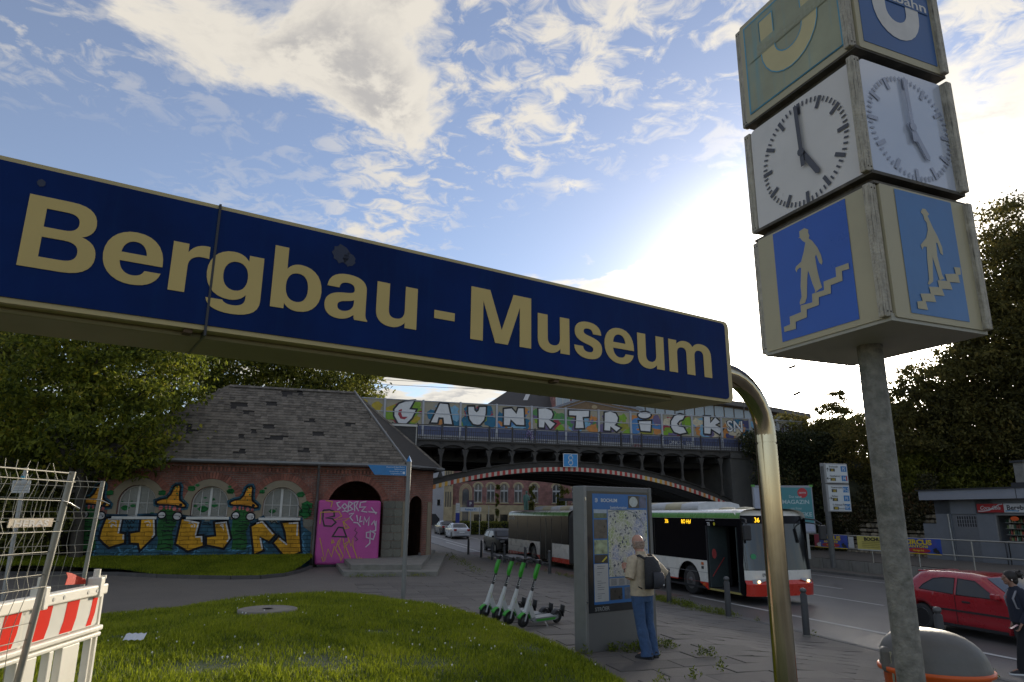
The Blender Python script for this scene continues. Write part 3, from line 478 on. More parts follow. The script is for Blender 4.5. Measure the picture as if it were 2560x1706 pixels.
# drain cover and paper in the lawn
t = thing('manhole_cover', 'round concrete inspection cover sunk in the foreground lawn', 'manhole', (-4.23, 12.71, float(lawn_z([(-4.23, 12.71)])[0]) - .01))
b = MB(); b.lathe([(.5, -.1), (.5, .05), (.46, .06), (.44, .055)], 24); b.build('ring', M('weathered_concrete', (.20, .18, .15), .9, 0, .25, 5, .1, 30, dirt=.5), t)
b = MB(); b.lathe([(.43, -.05), (.43, .05), (.1, .055)], 24); b.build('lid', M('weathered_concrete', (.20, .18, .15)), t)
b = MB()
for i in range(7):
    x = -.16 + i * .055; b.add([(x, -.09, .03 + .012 * (i % 2)), (x + .055, -.09, .03 + .012 * ((i + 1) % 2)), (x + .055, .09, .075 + .012 * ((i + 1) % 2)), (x, .09, .075 + .012 * (i % 2))], [(0, 1, 2, 3)])
o = b.build('litter_paper', M('paper', (.62, .63, .66), .8, 0, .08)); o.location = (-4.66, 9.1, float(lawn_z([(-4.66, 9.1)])[0]) + .03); o.rotation_euler = (R(8), 0, .15); o.scale = (.62, .62, 1); tag(o, 'crumpled white sheet of paper lying in the lawn', 'paper')
s_ = o.modifiers.new('thickness', 'SOLIDIFY'); s_.thickness = .002

# far lawn in front of the brick house
HA = Vector((-4.54, 29.53, .62))
def HP(x, y, z=0.0): return HA + nd * x + rd * y + Vector((0, 0, z))
FL = [(-19, 3.5), (-14.7, 1.0), (-9.74, -2.71), (-8.4, -3.9), (-7.05, -4.64), (-6.1, -5.0), (-5.23, -5.05), (-4.5, -4.2), (-3.97, -2.61), (-3.5, -.9), (-3.6, .5), (-19, .5)]
FLs = [(-22, -1.0), (-16, -1.6), (-12.5, -1.9), (-9.74, -2.75), (-8.4, -3.9), (-7.05, -4.64), (-6.1, -5.0), (-5.23, -5.05), (-4.5, -4.3), (-3.97, -2.8), (-3.55, -.9), (-3.5, .12), (-12.5, .12), (-22, 3)]
def far_z(x, y): return .04 + .36 * sm((y + 5.0) / 4.9)
b = MB(); K = len(FLs); c0 = (-9, -.6)
rings_ = [1, .9, .7, .5, .25]; vs = [HP(c0[0] + (x - c0[0]) * t, c0[1] + (y - c0[1]) * t, far_z(x, c0[1] + (y - c0[1]) * t)) for t in rings_ for x, y in FLs] + [HP(*c0, far_z(*c0))]
fs = [(i * K + j, i * K + (j + 1) % K, (i + 1) * K + (j + 1) % K, (i + 1) * K + j) for i in range(len(rings_) - 1) for j in range(K)] + [((len(rings_) - 1) * K + j, (len(rings_) - 1) * K + (j + 1) % K, len(vs) - 1) for j in range(K)]
b.add(vs, fs, 0, True); struct(b.build('lawn', GRASSG))
N1 = 150000; Q = np.stack([rng.uniform(-18, -3.4, N1), rng.uniform(-5.1, .1, N1)], 1); Q = Q[inside(Q, FLs)]
zz = np.array([far_z(x, y) for x, y in Q]); W3 = np.array([HP(x, y, z) for (x, y), z in zip(Q, zz)])
gf = blades(W3[:, :2], W3[:, 2] - .01, .05, .14, .012, .026, 'grass', GRASS, .8); tag(gf, 'strip of grass below the graffiti wall of the brick house', 'grass')
edging = bpy.data.objects.new('kerb', None); COL.objects.link(edging); struct(edging)
for a, c in zip(FLs[:10], FLs[1:11]):
    k = max(1, round(math.dist(a, c) / .8))
    for i in range(k):
        p = [a[j] + (c[j] - a[j]) * (i + .5) / k for j in (0, 1)]; ln = math.dist(a, c) / k
        e = MB(); e.box(-ln / 2 + .006, ln / 2 - .006, -.05, .05, -.1, .10); w = HP(p[0], p[1], 0); d = nd * (c[0] - a[0]) + rd * (c[1] - a[1])
        e.build('edging_stone', M('edging_stone', (.07, .065, .06), .9, 0, .2, 5, .06, 40, island=.1), edging, loc=w, rotz=math.atan2(d.y, d.x) + random.uniform(-.02, .02))
# ---------------------------------------------------------------- railway bridge
IRON = M('bridge_iron', (.048, .043, .038), .6, .1, .25, 3, .04, 30, dirt=.4, dirtcol=(.11, .095, .08), dscale=2)
IROND = M('bridge_iron_shaded', (.035, .033, .031), .75, 0, .2, 3)  # darker copy of the iron, shade under the deck put into its colour
MASON = M('abutment_stone', (.085, .08, .072), .9, 0, .3, 2, .12, 12, dirt=.5, dirtcol=(.03, .032, .025), dscale=1)
CREAM = M('barrier_panel', (.36, .32, .23), .5, 0, .12, 2, dirt=.35, dirtcol=(.30, .27, .2), dscale=3)
POSTG = M('barrier_post', (.42, .43, .46), .5, .2, .1, 5, dirt=.3, dirtcol=(.15, .14, .13))
BLUEP = M('barrier_blue', (.075, .095, .19), .45, 0, .12, 2, streak=.4, dirtcol=(.15, .15, .2), dscale=8)
PARAW = M('parapet_concrete', (.36, .36, .36), .7, 0, .2, 2, .04, 30, streak=.6, dirtcol=(.08, .08, .08), dscale=6)
br = thing('railway_bridge', 'dark iron arch railway bridge over the street with graffiti noise barrier', 'bridge', RP(38.21, 0, 0), ROT_ACROSS)
zb = lambda x: 5.2 - .0172 * (x - 15.6) ** 2
XS = [4.4 + i * .37 for i in range(61)]
for k, y in enumerate((0, 2.3, 4.6, 6.9, 9.2, 11.4)):
    b = MB(); up = .52
    bot = [(x, zb(x)) for x in XS]; top = [(x, zb(x) + up) for x in XS]
    b.poly(bot + top[::-1], y + .15, 0, .05)
    for zz, th in ((0, -.035), (up, .035)):      # flanges
        rs = [[(x, y, zb(x) + zz), (x, y + .35, zb(x) + zz), (x, y + .35, zb(x) + zz + th), (x, y, zb(x) + zz + th)] for x in XS]
        b.rings(rs, 0, False)
    b.build('arch_rib', IRON if k == 0 else IROND, br)
RED = M('sign_red', (.42, .035, .025), .5, 0, .2, 8, dirt=.3, dirtcol=(.2, .1, .08)); STW = M('stripe_white', (.50, .46, .38), .6, 0, .2, 8, dirt=.4, dirtcol=(.25, .2, .15)); ORG = M('stripe_orange', (.55, .19, .03), .5, 0, .2, 8); YEL = M('stripe_yellow', (.6, .33, .04), .5, 0, .2)
b = MB(); x = 4.6; i = 0
while x < 26.6:
    mi = 1 if i % 2 else (0 if 9 < x < 21 else random.choice((0, 0, 2)))
    if i % 2 == 0 and x < 9 : mi = random.choice((0, 2, 2, 3))
    if i % 2 == 0 and 20.2 < x < 22: mi = random.choice((2, 3))
    w = .168; b.add([(x, -.012, zb(x) - .036), (x + w, -.012, zb(x + w) - .036), (x + w, -.012, zb(x + w) + .2), (x, -.012, zb(x) + .2)], [(0, 1, 2, 3)], mi)
    b.add([(x, -.012, zb(x) - .04), (x + w, -.012, zb(x + w) - .04), (x + w, .06, zb(x + w) - .04), (x, .06, zb(x) - .04)], [(3, 2, 1, 0)], mi)
    x += w; i += 1
b.build('clearance_stripes', [RED, STW, ORG, YEL], br)
P_ = 1.395; X0 = 7.7 - 2 * P_; cus = [X0 + k * P_ for k in range(17)]
out = [(4.0, 6.74), (4.0, 6.2)]
for k in range(16):
    for j in range(1, 11): t = j / 10; out.append((cus[k] + P_ * t if j < 10 else cus[k + 1], 6.2 + .24 * math.sin(math.pi * t) ** .6 if j < 10 else 6.2))
out[1] = (cus[0], 6.2); out[0] = (cus[0], 6.74); out.append((cus[16], 6.74))
b = MB(); b.poly(out, -.06, 0, .1); b.box(cus[0], cus[16] + .2, -.16, .3, 6.66, 6.745); b.build('edge_girder', IRON, br)
for xc in cus[0:17]:
    zt, z0 = 6.22, zb(xc) + .5
    if z0 > 6.05 or xc > 26: continue
    b = MB(); h = zt - z0
    b.poly([(xc - .2, zt), (xc - .07, zt - min(.45, h * .4)), (xc - .06, z0 + min(.3, h * .3)), (xc - .16, z0), (xc + .16, z0), (xc + .06, z0 + min(.3, h * .3)), (xc + .07, zt - min(.45, h * .4)), (xc + .2, zt)], -.02, 0, .12)
    b.build('spandrel_column', IRON, br)
b = MB(); b.box(4, 26.8, .1, 11.8, 6.3, 6.7)
for y in (2.3, 4.6, 6.9, 9.2, 11.4): b.box(4.4, 26.6, y, y + .3, 5.7, 6.3)
for xc in cus: b.box(xc - .1, xc + .1, .4, 11.6, 5.95, 6.3)
b.build('deck', IROND, br)
for x0, x1 in ((-9, 4.7), (26.5, 33)):
    b = MB(); b.box(x0, x1, -.1, 12, -.5, 6.7)
    b.box(x0, x1, -.2, 12.1, 6.25, 6.55)
    b.build('abutment', MASON, br)
# railing
b = MB(); b.tube([(4.2, -.05, 7.53), (27.6, -.05, 7.53)], .025, 6); b.tube([(4.2, -.05, 6.86), (27.6, -.05, 6.86)], .02, 6); b.tube([(4.2, -.05, 7.22), (27.6, -.05, 7.22)], .012, 5)
b.build('railing_rails', IRON, br)
b = MB(); x = 4.3
while x < 27.5:
    b.box(x - .011, x + .011, -.06, -.04, 6.76, 7.26 + (.12 if int(x * 9) % 3 == 0 else 0)); x += .125
struct(b.build('railing_bars', IRON, br), 'stuff')
for xc in cus:
    b = MB(); b.box(xc - .03, xc + .03, -.09, -.02, 6.55, 7.6)
    for s in (-1, 1):
        b.tube([(xc + s * .05, -.1, 6.78), (xc + s * .13, -.1, 6.68), (xc + s * .1, -.1, 6.56), (xc, -.1, 6.52)], .016, 5)
        b.tube([(xc + s * .03, -.05, 7.3), (xc + s * .12, -.05, 7.36), (xc + s * .1, -.05, 7.46), (xc + s * .02, -.05, 7.5)], .013, 5)
    b.build('railing_post', IRON, br)
# noise barrier
b = MB(); b.box(2.2, 33.6, .75, .9, 6.7, 7.07); b.build('parapet', PARAW, br)
cols = dict(lime=(.20, .36, .02), yellow=(.45, .33, .02), red=(.34, .03, .05), teal=(.01, .14, .25), blue=(.07, .22, .48), orange=(.55, .22, .05), cream=(.6, .52, .36), purple=(.14, .11, .22), green=(.08, .25, .07), olive=(.30, .28, .03), sky=(.2, .4, .55), navy=(.07, .07, .17), grey=(.3, .28, .24))
GM = {k: M('spray_' + k, v, .5, 0, .22, 5, dirt=.25, dirtcol=tuple(c * .5 for c in v)) for k, v in cols.items()}
SPW = M('spray_silver', (.70, .70, .69), .45, 0, .08, 6); SPK = M('spray_black', (.012, .012, .014), .5, 0, .1)
bays = [('yellow', 'grey', 'yellow', 'cream')] + [('lime', 'yellow', 'lime', 'red'), ('teal', 'orange', 'sky', 'grey'), ('teal', 'lime', 'teal', 'red'), ('blue', 'teal', 'orange', 'sky'), ('green', 'red', 'purple', 'lime'), ('purple', 'sky', 'orange', 'green'), ('purple', 'olive', 'lime', 'grey'), ('olive', 'purple', 'orange', 'blue'), ('lime', 'purple', 'cream', 'red'), ('cream', 'orange', 'sky', 'purple')] + [('cream', 'teal', 'navy', 'orange'), ('sky', 'grey', 'navy', 'cream'), ('red', 'grey', 'olive', 'purple')]
rs = random.Random(3)
for k, cs in enumerate(bays):
    x0 = 4.52 - 2.206 + k * 2.206; x1 = x0 + 2.206
    b = MB(); b.box(x0 - .06, x0 + .06, .7, .84, 6.9, 9.06); b.build('barrier_post', POSTG, br, .01)
    b = MB(); b.box(x0 + .06, x1 - .06, .78, .83, 7.62, 8.98); p = b.build('painted_panel', CREAM, br)
    y = .777
    order = list(cs)
    for j in range(17):
        c = order[j % 4]; cx_, cz_ = x0 + .25 + rs.random() * 1.7, 7.75 + rs.random() * .95; rx, rz = rs.uniform(.25, .55), rs.uniform(.2, .42)
        pts = []
        for q in range(14):
            a = 2 * math.pi * q / 14; w = rs.uniform(.65, 1.2); pts.append((min(max(cx_ + rx * w * math.cos(a), x0 + .07), x1 - .07), min(max(cz_ + rz * w * math.sin(a), 7.63), 8.93)))
        d = MB(); d.poly(pts, y); d.build('paint_patch', GM[c], p); y -= .0012
    for q in range(9):
        d = MB(); d.disc(x0 + .2 + rs.random() * 1.8, 7.7 + rs.random() * 1.2, rs.uniform(.02, .05), None, y, 8); d.build('paint_dot', GM[rs.choice(cs)], p)
    for zz in (7.58, 8.28):
        d = MB(); d.box(x0 + .06, x1 - .06, .735, .775, zz, zz + .045); d.build('barrier_rail', POSTG, br)
    d = MB(); d.box(x0 + .06, x1 - .06, .745, .80, 8.98, 9.03); d.build('barrier_rail', POSTG, br)
    d = MB(); d.box(x0 + .06, x1 - .06, .79, .83, 7.07, 7.58); d.build('lower_panel', BLUEP, br)
for ch, pts in DATA['bl']:
    d = MB(); d.poly(pts, .756, 0); d.ribbon(pts, .10, .752, 1, True); d.build('painted_letter', [SPW, SPK], br)
d = MB(); d.poly(DATA['bred'][:-1], .75); d.build('painted_letter_shade', GM['red'], br)
for body, x, z, s in (('SN', 27.0, 8.1, .72), ('ROLEG', 29.5, 8.05, .72)):
    text(body, s, x, z, br, SPK, .752, off=.055, name='painted_letter'); text(body, s, x, z, br, SPW, .748, off=.015, name='painted_letter')
text('NZILE', .26, 13.4, 6.78, br, BLUEP, .742, off=.004, name='tag_scrawl'); text('ONOK  ELS', .24, 22.6, 7.1, br, SPW, .742, off=.002, name='tag_scrawl'); text('UETIC', .2, 20.0, 6.8, br, GM['red'], .742, name='tag_scrawl'); text('NETE', .2, 8.2, 6.78, br, SPK, .742, name='tag_scrawl')
# blue waterway-style board with a white double loop
t = thing('number_board', 'small square blue board with white looped figure hung on the bridge girder', 'sign', br.matrix_basis @ Vector((15.45, -.2, 5.4)), ROT_ACROSS)
b = MB(); b.box(-.46, .46, 0, .05, 0, .78); b.build('board_frame', WHITEP, t); b = MB(); b.box(-.43, .43, -.006, .0, .03, .75); b.build('board_face', M('board_blue', (.03, .24, .55), .4, 0, .1), t)
LW = M('loop_white', (.42, .5, .55), .5)
b = MB()
for cz, s in ((.53, 1), (.25, -1)):
    b.ribbon([(s * .13 * math.cos(a), cz + .13 * math.sin(a)) for a in [-.3 + i * 2 * math.pi / 18 * .93 for i in range(19)]], .055, -.010)
b.ribbon([(.1, .44), (.0, .39), (-.1, .33)], .055, -.0115); b.ribbon([(0, .68), (.1, .73)], .05, -.0115); b.ribbon([(-.02, .1), (.05, .04)], .05, -.0115); b.build('looped_figure', LW, t)
# flowers tied to the railing
t = thing('flower_bunch', 'faded purple flower bunch tied to the bridge railing', 'flowers', br.matrix_basis @ Vector((12.95, -.1, 6.9)), ROT_ACROSS)
b = MB(); fl = [(random.gauss(0, .15), random.gauss(0, .06), .35 + random.gauss(0, .13)) for _ in range(40)]
for q in fl: b.ball(q, random.uniform(.03, .06), 6, 4)
b.build('blossoms', M('blossom', (.2, .16, .3), .7, 0, .4, 20, island=.5), t); b = MB()
for q in fl[::4]: b.tube([(0, 0, 0), (q[0] * .6, q[1], q[2] * .6), q], .008, 4)
b.build('stems', M('stem_green', (.05, .09, .03), .7), t)
# overhead railway wires and insulators
t = thing('overhead_line', 'thin railway catenary wires with insulators above the bridge', 'wires', RP(42, 0, 0), ROT_ACROSS)
WIRE = M('copper_wire', (.06, .06, .06), .5, .5)
for y, z0, z1 in ((0, 13.1, 12.9), (1.6, 11.3, 11.25), (5.5, 14.2, 13.9), (7, 12.0, 11.9)):
    b = MB(); b.tube([(-60 + i * 10, y, z0 + (z1 - z0) * i / 16 - .35 * math.sin(math.pi * ((i * 10) % 40) / 40)) for i in range(17)], .016, 5); b.build('wire', WIRE, t)
INS = M('insulator_brown', (.05, .035, .03), .35)
for (x, z, a) in ((34.5, 13.2, 90), (31.4, 12.1, 90), (36.0, 11.7, 25), (35.8, 13.8, 20)):
    b = MB(); c, s = math.cos(R(a)), math.sin(R(a))
    for k in range(5): p = (x + c * k * .14, 1, z + s * k * .14); b.tube([(p[0] - c * .03, 1, p[2] - s * .03), (p[0] + c * .03, 1, p[2] + s * .03)], .10, 8)
    b.build('insulator', INS, t)
    b = MB(); b.tube([(x - c * 1.9, 1, z - s * 1.9), (x, 1, z)], .03, 5); b.tube([(x + c * .6, 1, z + s * .6), (x + c * 4, 1, z + s * 4)], .016, 4); b.build('bracket', WIRE, t)
# railway embankment either side
EMB = M('embankment_soil', (.045, .045, .022), .95, 0, .4, 1, .15, 8)
for x0, x1 in ((-90, -8.9), (32.9, 120)):
    b = MB(); prof = [(-9, -.4), (-7, .4), (-1.5, 5.6), (0, 6.6), (12, 6.6), (22, -.4)]
    rs_ = [[(x, y + (1.2 * math.sin(x * .3) if 0 < i < 3 else 0), z) for i, (y, z) in enumerate(prof)] for x in np.linspace(x0, x1, 12)]
    b.rings(rs_, 0, False, True, False); o = b.build('embankment', EMB, None, loc=RP(38.21, 0, 0), rotz=ROT_ACROSS); struct(o)
# ---------------------------------------------------------------- brick house with slate roof
def brick_mat(name, c1, c2, mortar, sc=1.0):
    m = bpy.data.materials.new(name); m.use_nodes = True; t = m.node_tree; N = t.nodes; L = t.links; b = N['Principled BSDF']
    tcn = N.new('ShaderNodeTexCoord'); sp = N.new('ShaderNodeSeparateXYZ'); cb = N.new('ShaderNodeCombineXYZ'); L.new(tcn.outputs['Object'], sp.inputs[0])
    ad = N.new('ShaderNodeMath'); L.new(sp.outputs[0], ad.inputs[0]); L.new(sp.outputs[1], ad.inputs[1]); L.new(ad.outputs[0], cb.inputs[0]); L.new(sp.outputs[2], cb.inputs[1])
    bt = N.new('ShaderNodeTexBrick'); L.new(cb.outputs[0], bt.inputs['Vector']); bt.inputs['Scale'].default_value = 1.0 / sc
    bt.inputs['Color1'].default_value = (*c1, 1); bt.inputs['Color2'].default_value = (*c2, 1); bt.inputs['Mortar'].default_value = (*mortar, 1)
    bt.inputs['Brick Width'].default_value = .25; bt.inputs['Row Height'].default_value = .078; bt.inputs['Mortar Size'].default_value = .009; bt.inputs['Bias'].default_value = -.1
    ns = N.new('ShaderNodeTexNoise'); ns.inputs['Scale'].default_value = 1.6; ns.inputs['Detail'].default_value = 7; L.new(tcn.outputs['Object'], ns.inputs[0])
    mr = N.new('ShaderNodeMapRange'); L.new(ns.outputs[0], mr.inputs[0]); mr.inputs['From Min'].default_value = .3; mr.inputs['From Max'].default_value = .7; mr.inputs['To Min'].default_value = .6; mr.inputs['To Max'].default_value = 1.25
    s = N.new('ShaderNodeVectorMath'); s.operation = 'SCALE'; L.new(bt.outputs[0], s.inputs[0]); L.new(mr.outputs[0], s.inputs['Scale']); L.new(s.outputs[0], b.inputs['Base Color'])
    b.inputs['Roughness'].default_value = .85; bp = N.new('ShaderNodeBump'); bp.inputs['Distance'].default_value = .012; bp.inputs['Strength'].default_value = .7; bp.invert = True; L.new(bt.outputs['Fac'], bp.inputs['Height']); L.new(bp.outputs[0], b.inputs['Normal']); return m
BRICK = brick_mat('red_brick', (.24, .085, .055), (.16, .062, .045), (.2, .17, .14))
BRK1 = M('arch_brick', (.24, .09, .06), .85, 0, .2, 6, .06, 40, island=.3)
STONE = M('plinth_stone', (.15, .145, .115), .9, 0, .3, 3, .15, 18, island=.2, dirt=.5, dirtcol=(.05, .06, .04), dscale=2)
PLAST = M('beige_plaster', (.24, .20, .135), .9, 0, .2, 2, .05, 40, dirt=.4, dirtcol=(.12, .10, .07), dscale=2)
SLATE = M('roof_slate', (.125, .107, .086), .7, 0, .4, 5, .08, 30, island=.38, dirt=.6, dirtcol=(.25, .23, .18), dscale=7, spec=.3)
UNDER = M('roof_underlay', (.022, .019, .017), .9, 0, .2)
ZINC = M('zinc', (.22, .22, .22), .5, .5, .2, 4)
FRAMEW = M('window_white', (.55, .54, .50), .5, 0, .1, 5, dirt=.3, dirtcol=(.3, .28, .22))
PANE = M('hazy_pane', (.16, .165, .15), .28, 0, .25, 1.5, spec=.6, dirt=.4, dirtcol=(.09, .095, .085), dscale=2)
ho = thing('brick_house', 'low brick house with patched slate hip roof and graffiti mural', 'house', HA, ROT_ACROSS)
WIN = [(-10.05, .65, 1.88, 2.39), (-7.50, .655, 1.88, 2.38), (-4.86, .68, 1.86, 2.36)]
DOOR = (-1.95, 1.13, -.2, 2.22)
def archpts(cx, r, z0, zs, n=14): return [(cx - r, z0), (cx + r, z0)] + [(cx + r * math.cos(math.pi * i / n), zs + r * math.sin(math.pi * i / n)) for i in range(n + 1)]
holes = [archpts(*w) for w in WIN] + [archpts(DOOR[0], DOOR[1], -.05, DOOR[3])]
b = MB(); b.poly([[(-11.5, -.2), (0, -.2), (0, 3.95), (-11.5, 3.95)]] + holes, 0)
for hpts in holes:
    k = len(hpts); b.add([(p[0], 0, p[1]) for p in hpts] + [(p[0], .35, p[1]) for p in hpts], [(i, (i + 1) % k, k + (i + 1) % k, k + i) for i in range(k)])
b.box(-11.5, -11.3, .0, 8, -.2, 3.95); b.box(-11.5, 1.55, 7.8, 8, -.2, 3.95); b.box(1.35, 1.55, 3.2, 8, -.2, 3.95)
b.box(-3.65, -3.5, .36, 7.7, -.2, 3.9)      # inner partition left of the passage
b.build('brick_wall', BRICK, ho)
# chamfered corner with a narrow arch
ch = MB(); T = Matrix.Rotation(R(45), 4, 'Z'); c2 = MB(); c2.poly([[(0, -.2), (2.19, -.2), (2.19, 3.95), (0, 3.95)], archpts(.95, .5, -.05, 2.3)], 0)
ch.v = [tuple(T @ Vector(p)) for p in c2.v]; ch.f = c2.f; ch.m = c2.m; ch.s = c2.s; ch.build('corner_wall', BRICK, ho)
for px in (.12, 1.95):
    q = MB(); q.box(px - .14, px + .14, -.03, .1, 0, 2.55, 0, T); q.build('corner_pier', PLAST, ho)
b = MB(); b.box(-11.3, 1.3, .4, 7.8, -.05, .02); b.build('house_floor', STONE, ho)
b = MB(); b.box(-11.4, 1.4, .05, 7.9, 3.9, 3.97); b.build('house_ceiling', UNDER, ho)
# stone plinth blocks
sbk = MB(); sbk.box(-.5, .5, -.03, .03, -.5, .5); blk = None; kb = 0
def block(x0, x1, z0, z1):
    global blk
    if blk is None: blk = sbk.build('plinth_stone', STONE, ho); o = blk
    else: o = blk.copy(); COL.objects.link(o)
    o.location = ((x0 + x1) / 2, -.012 + random.uniform(-.006, .004), (z0 + z1) / 2); o.scale = (x1 - x0 - .014, 1, z1 - z0 - .014)
for r in range(6):
    z0 = r * .3; x = -11.5 + (.35 if r % 2 else 0)
    if r % 2: block(-11.5, -11.15, z0, z0 + .3)
    while x < -3.62: w = random.uniform(.55, .85); x1 = min(x + w, -3.58); block(x, x1, z0, z0 + .3) if x1 - x > .08 else None; x = x1
for r in range(8):
    z0 = r * .32; w = random.uniform(.3, .5)
    block(-.82, -.82 + w, z0, z0 + .32); block(-.82 + w, 0, z0, z0 + .32)
for r in range(8): block(-3.58, -3.08, r * .32, r * .32 + .32)
# plaster surrounds, brick arches
vb = MB(); vb.box(-.031, .031, -.035, .02, 0, .25); vo = vb.build('arch_brick', BRK1, ho); firstv = True
def arch_of_bricks(cx, zs, r, n, a0=4, a1=176):
    global firstv
    for i in range(n):
        a = R(a0 + (a1 - a0) * i / (n - 1)); o = vo if firstv else vo.copy()
        if not firstv: COL.objects.link(o)
        firstv = False; o.location = (cx + r * math.cos(a), random.uniform(-.006, .004), zs + r * math.sin(a)); o.rotation_euler = (0, math.pi / 2 - a, 0); o.scale = (math.pi * r / n / .071, 1, random.uniform(.96, 1.04))
for cx, r, z0, zs in WIN:
    outer = [(cx - r - .3, 1.8)] + [(cx - (r + .3) * math.cos(math.pi * i / 16), zs + (r + .28) * math.sin(math.pi * i / 16)) for i in range(17)] + [(cx + r + .3, 1.8), (cx + r + .01, 1.8)]
    inner = [(cx + (r + .01) * math.cos(math.pi * i / 16), zs + (r + .01) * math.sin(math.pi * i / 16)) for i in range(17)] + [(cx - r - .01, 1.8)]
    b = MB(); b.poly(outer + inner, -.03, 0, .02); b.build('window_surround', PLAST, ho)
    arch_of_bricks(cx, zs, r + .3, 30)
    wn = MB(); wn.poly(archpts(cx, r, z0, zs), .24); w = wn.build('window', PANE, ho)
    f = MB(); ip = archpts(cx, r, z0, zs); f.ribbon(ip, .09, .225, 0, True); f.box(cx - .045, cx + .045, .19, .235, z0, zs + r); f.build('window_frame', FRAMEW, w)
    f = MB()
    for dx in (-r / 2, r / 2): f.box(cx + dx - .01, cx + dx + .01, .215, .235, z0, zs + r * .84)
    f.box(cx - r, cx + r, .215, .235, zs - .02, zs); f.build('glazing_bar', FRAMEW, w)
    f = MB(); f.box(cx - r - .12, cx + r + .1, -.09, .2, z0 - .1, z0); f.build('window_sill', FRAMEW, w, .01)
arch_of_bricks(DOOR[0], DOOR[3], DOOR[1] + .01, 42)
b = MB(); b.box(-11.5, 0, -.035, 0, 3.58, 3.64); b.box(-11.5, 0, -.06, 0, 3.78, 3.95); b.build('brick_cornice', BRICK, ho)
b = MB(); x = -11.45
while x < -.1: b.box(x, x + .075, -.055, 0, 3.642, 3.778); x += .15
struct(b.build('dentil_bricks', BRK1, ho), 'stuff')
# roof
ev = [(-11.8, -.4, 4.0), (.12, -.4, 4.0), (1.95, 1.43, 4.0), (1.95, 8.4, 4.0), (-11.8, 8.4, 4.0)]; RL, RR = (-7.62, 4.0, 7.72), (-2.0, 4.0, 7.72)
b = MB(); b.add(ev + [RL, RR], [(0, 1, 6, 5), (1, 2, 6), (2, 3, 6), (3, 4, 5, 6), (4, 0, 5)]); b.add([(x, y, z - .06) for x, y, z in ev], [(4, 3, 2, 1, 0)]); rf_ = b.build('roof', UNDER, ho)
n_sl = Vector((0, -3.72, 4.4)).normalized(); slope = Vector((0, 4.4, 3.72)); SL = slope.length; sdir = slope.normalized()
sl = MB(); sl.add([(-.135, 0, .004), (.135, 0, .004), (.15, .30, .0), (-.12, .30, .0), (-.135, 0, .022), (.135, 0, .022), (.15, .30, .006), (-.12, .30, .006)], [(4, 5, 6, 7), (0, 1, 5, 4), (1, 2, 6, 5), (3, 0, 4, 7), (2, 3, 7, 6)]); so = sl.build('slate', SLATE, rf_); first = True
Mx = Matrix(((1, 0, 0), (0, sdir.y, n_sl.y), (0, sdir.z, n_sl.z))).to_4x4()
slc = []; nrow = int(SL / .205); hx = np.array(DATA['holes'])
for r in range(nrow):
    d = r * .205; t = d / SL; xl = -11.8 + (11.8 - 7.62) * t; xr = .12 + (-2.0 - .12) * t; x = xl + .1 + (r * .07) % .25
    while x < xr - .08:
        y = -.4 + sdir.y * d
        if np.min(np.hypot((hx[:, 0] - x) / 1.15, (hx[:, 1] - y - .1) * 1.05)) > .19: slc.append((d, x))
        x += .25
slc.sort(); rest = MB()
order = sorted(range(len(slc)), key=lambda i: slc[i][0] * 1.0 + abs(slc[i][1] + 4) * .15)
for k, i in enumerate(order):
    d, x = slc[i]; p = Vector((x, -.4, 4.0)) + sdir * d + n_sl * .012
    T = Matrix.Translation(p) @ Mx @ Matrix.Rotation(random.gauss(0, .025) - .06, 4, 'Z') @ Matrix.Rotation(random.uniform(-.035, .02), 4, 'X')
    if k < 298:
        o = so if first else so.copy()
        if not first: COL.objects.link(o)
        first = False; o.matrix_local = T
    else:
        vs = [T @ Vector(q) for q in ((-.135, 0, .004), (.135, 0, .004), (.15, .30, .0), (-.12, .30, .0), (-.135, 0, .022), (.135, 0, .022), (.15, .30, .006), (-.12, .30, .006))]
        rest.add(vs, [(4, 5, 6, 7), (0, 1, 5, 4), (1, 2, 6, 5), (3, 0, 4, 7), (2, 3, 7, 6)])
struct(rest.build('slate_rest', SLATE, rf_), 'stuff')
def capline(a, c, n, w, name='ridge_slate'):
    a, c = Vector(a), Vector(c); d = (c - a).normalized(); s = d.cross(Vector((0, 0, 1))).normalized(); up = s.cross(d)
    q = MB()
    for i in range(n):
        p = a + (c - a) * (i / n); e = a + (c - a) * ((i + 1.15) / n)
        for sg in (-1, 1): q.add([p + up * .06, e + up * .045, e + s * sg * w + up * (.045 - w * .62), p + s * sg * w + up * (.06 - w * .62)], [(0, 1, 2, 3) if sg < 0 else (3, 2, 1, 0)])
    struct(q.build(name, SLATE, rf_), 'stuff')
capline(RL, RR, 26, .2); capline(ev[0], RL, 30, .16); capline(ev[1], RR, 26, .07); capline(ev[2], RR, 26, .1)
b = MB(); b.tube([(ev[1][0], ev[1][1], 4.05), (RR[0], RR[1], 7.8)], .045, 6); b.build('hip_flashing', ZINC, rf_)
b = MB()
pr = [(-.09, .07), (-.09, 0), (-.05, -.05), (.02, -.07), (.06, -.04), (.07, .05)]
for p0, p1 in ((ev[0], ev[1]), (ev[1], ev[2])):
    p0, p1 = Vector(p0), Vector(p1); s = (p1 - p0).normalized().cross(Vector((0, 0, 1)))
    b.rings([[q + s * (-c[0] + .02) + Vector((0, 0, c[1] - .02)) for c in pr] for q in (p0, p1)], 0, False, False, False)
o = b.build('gutter', ZINC, ho); sd = o.modifiers.new('thickness', 'SOLIDIFY'); sd.thickness = .008
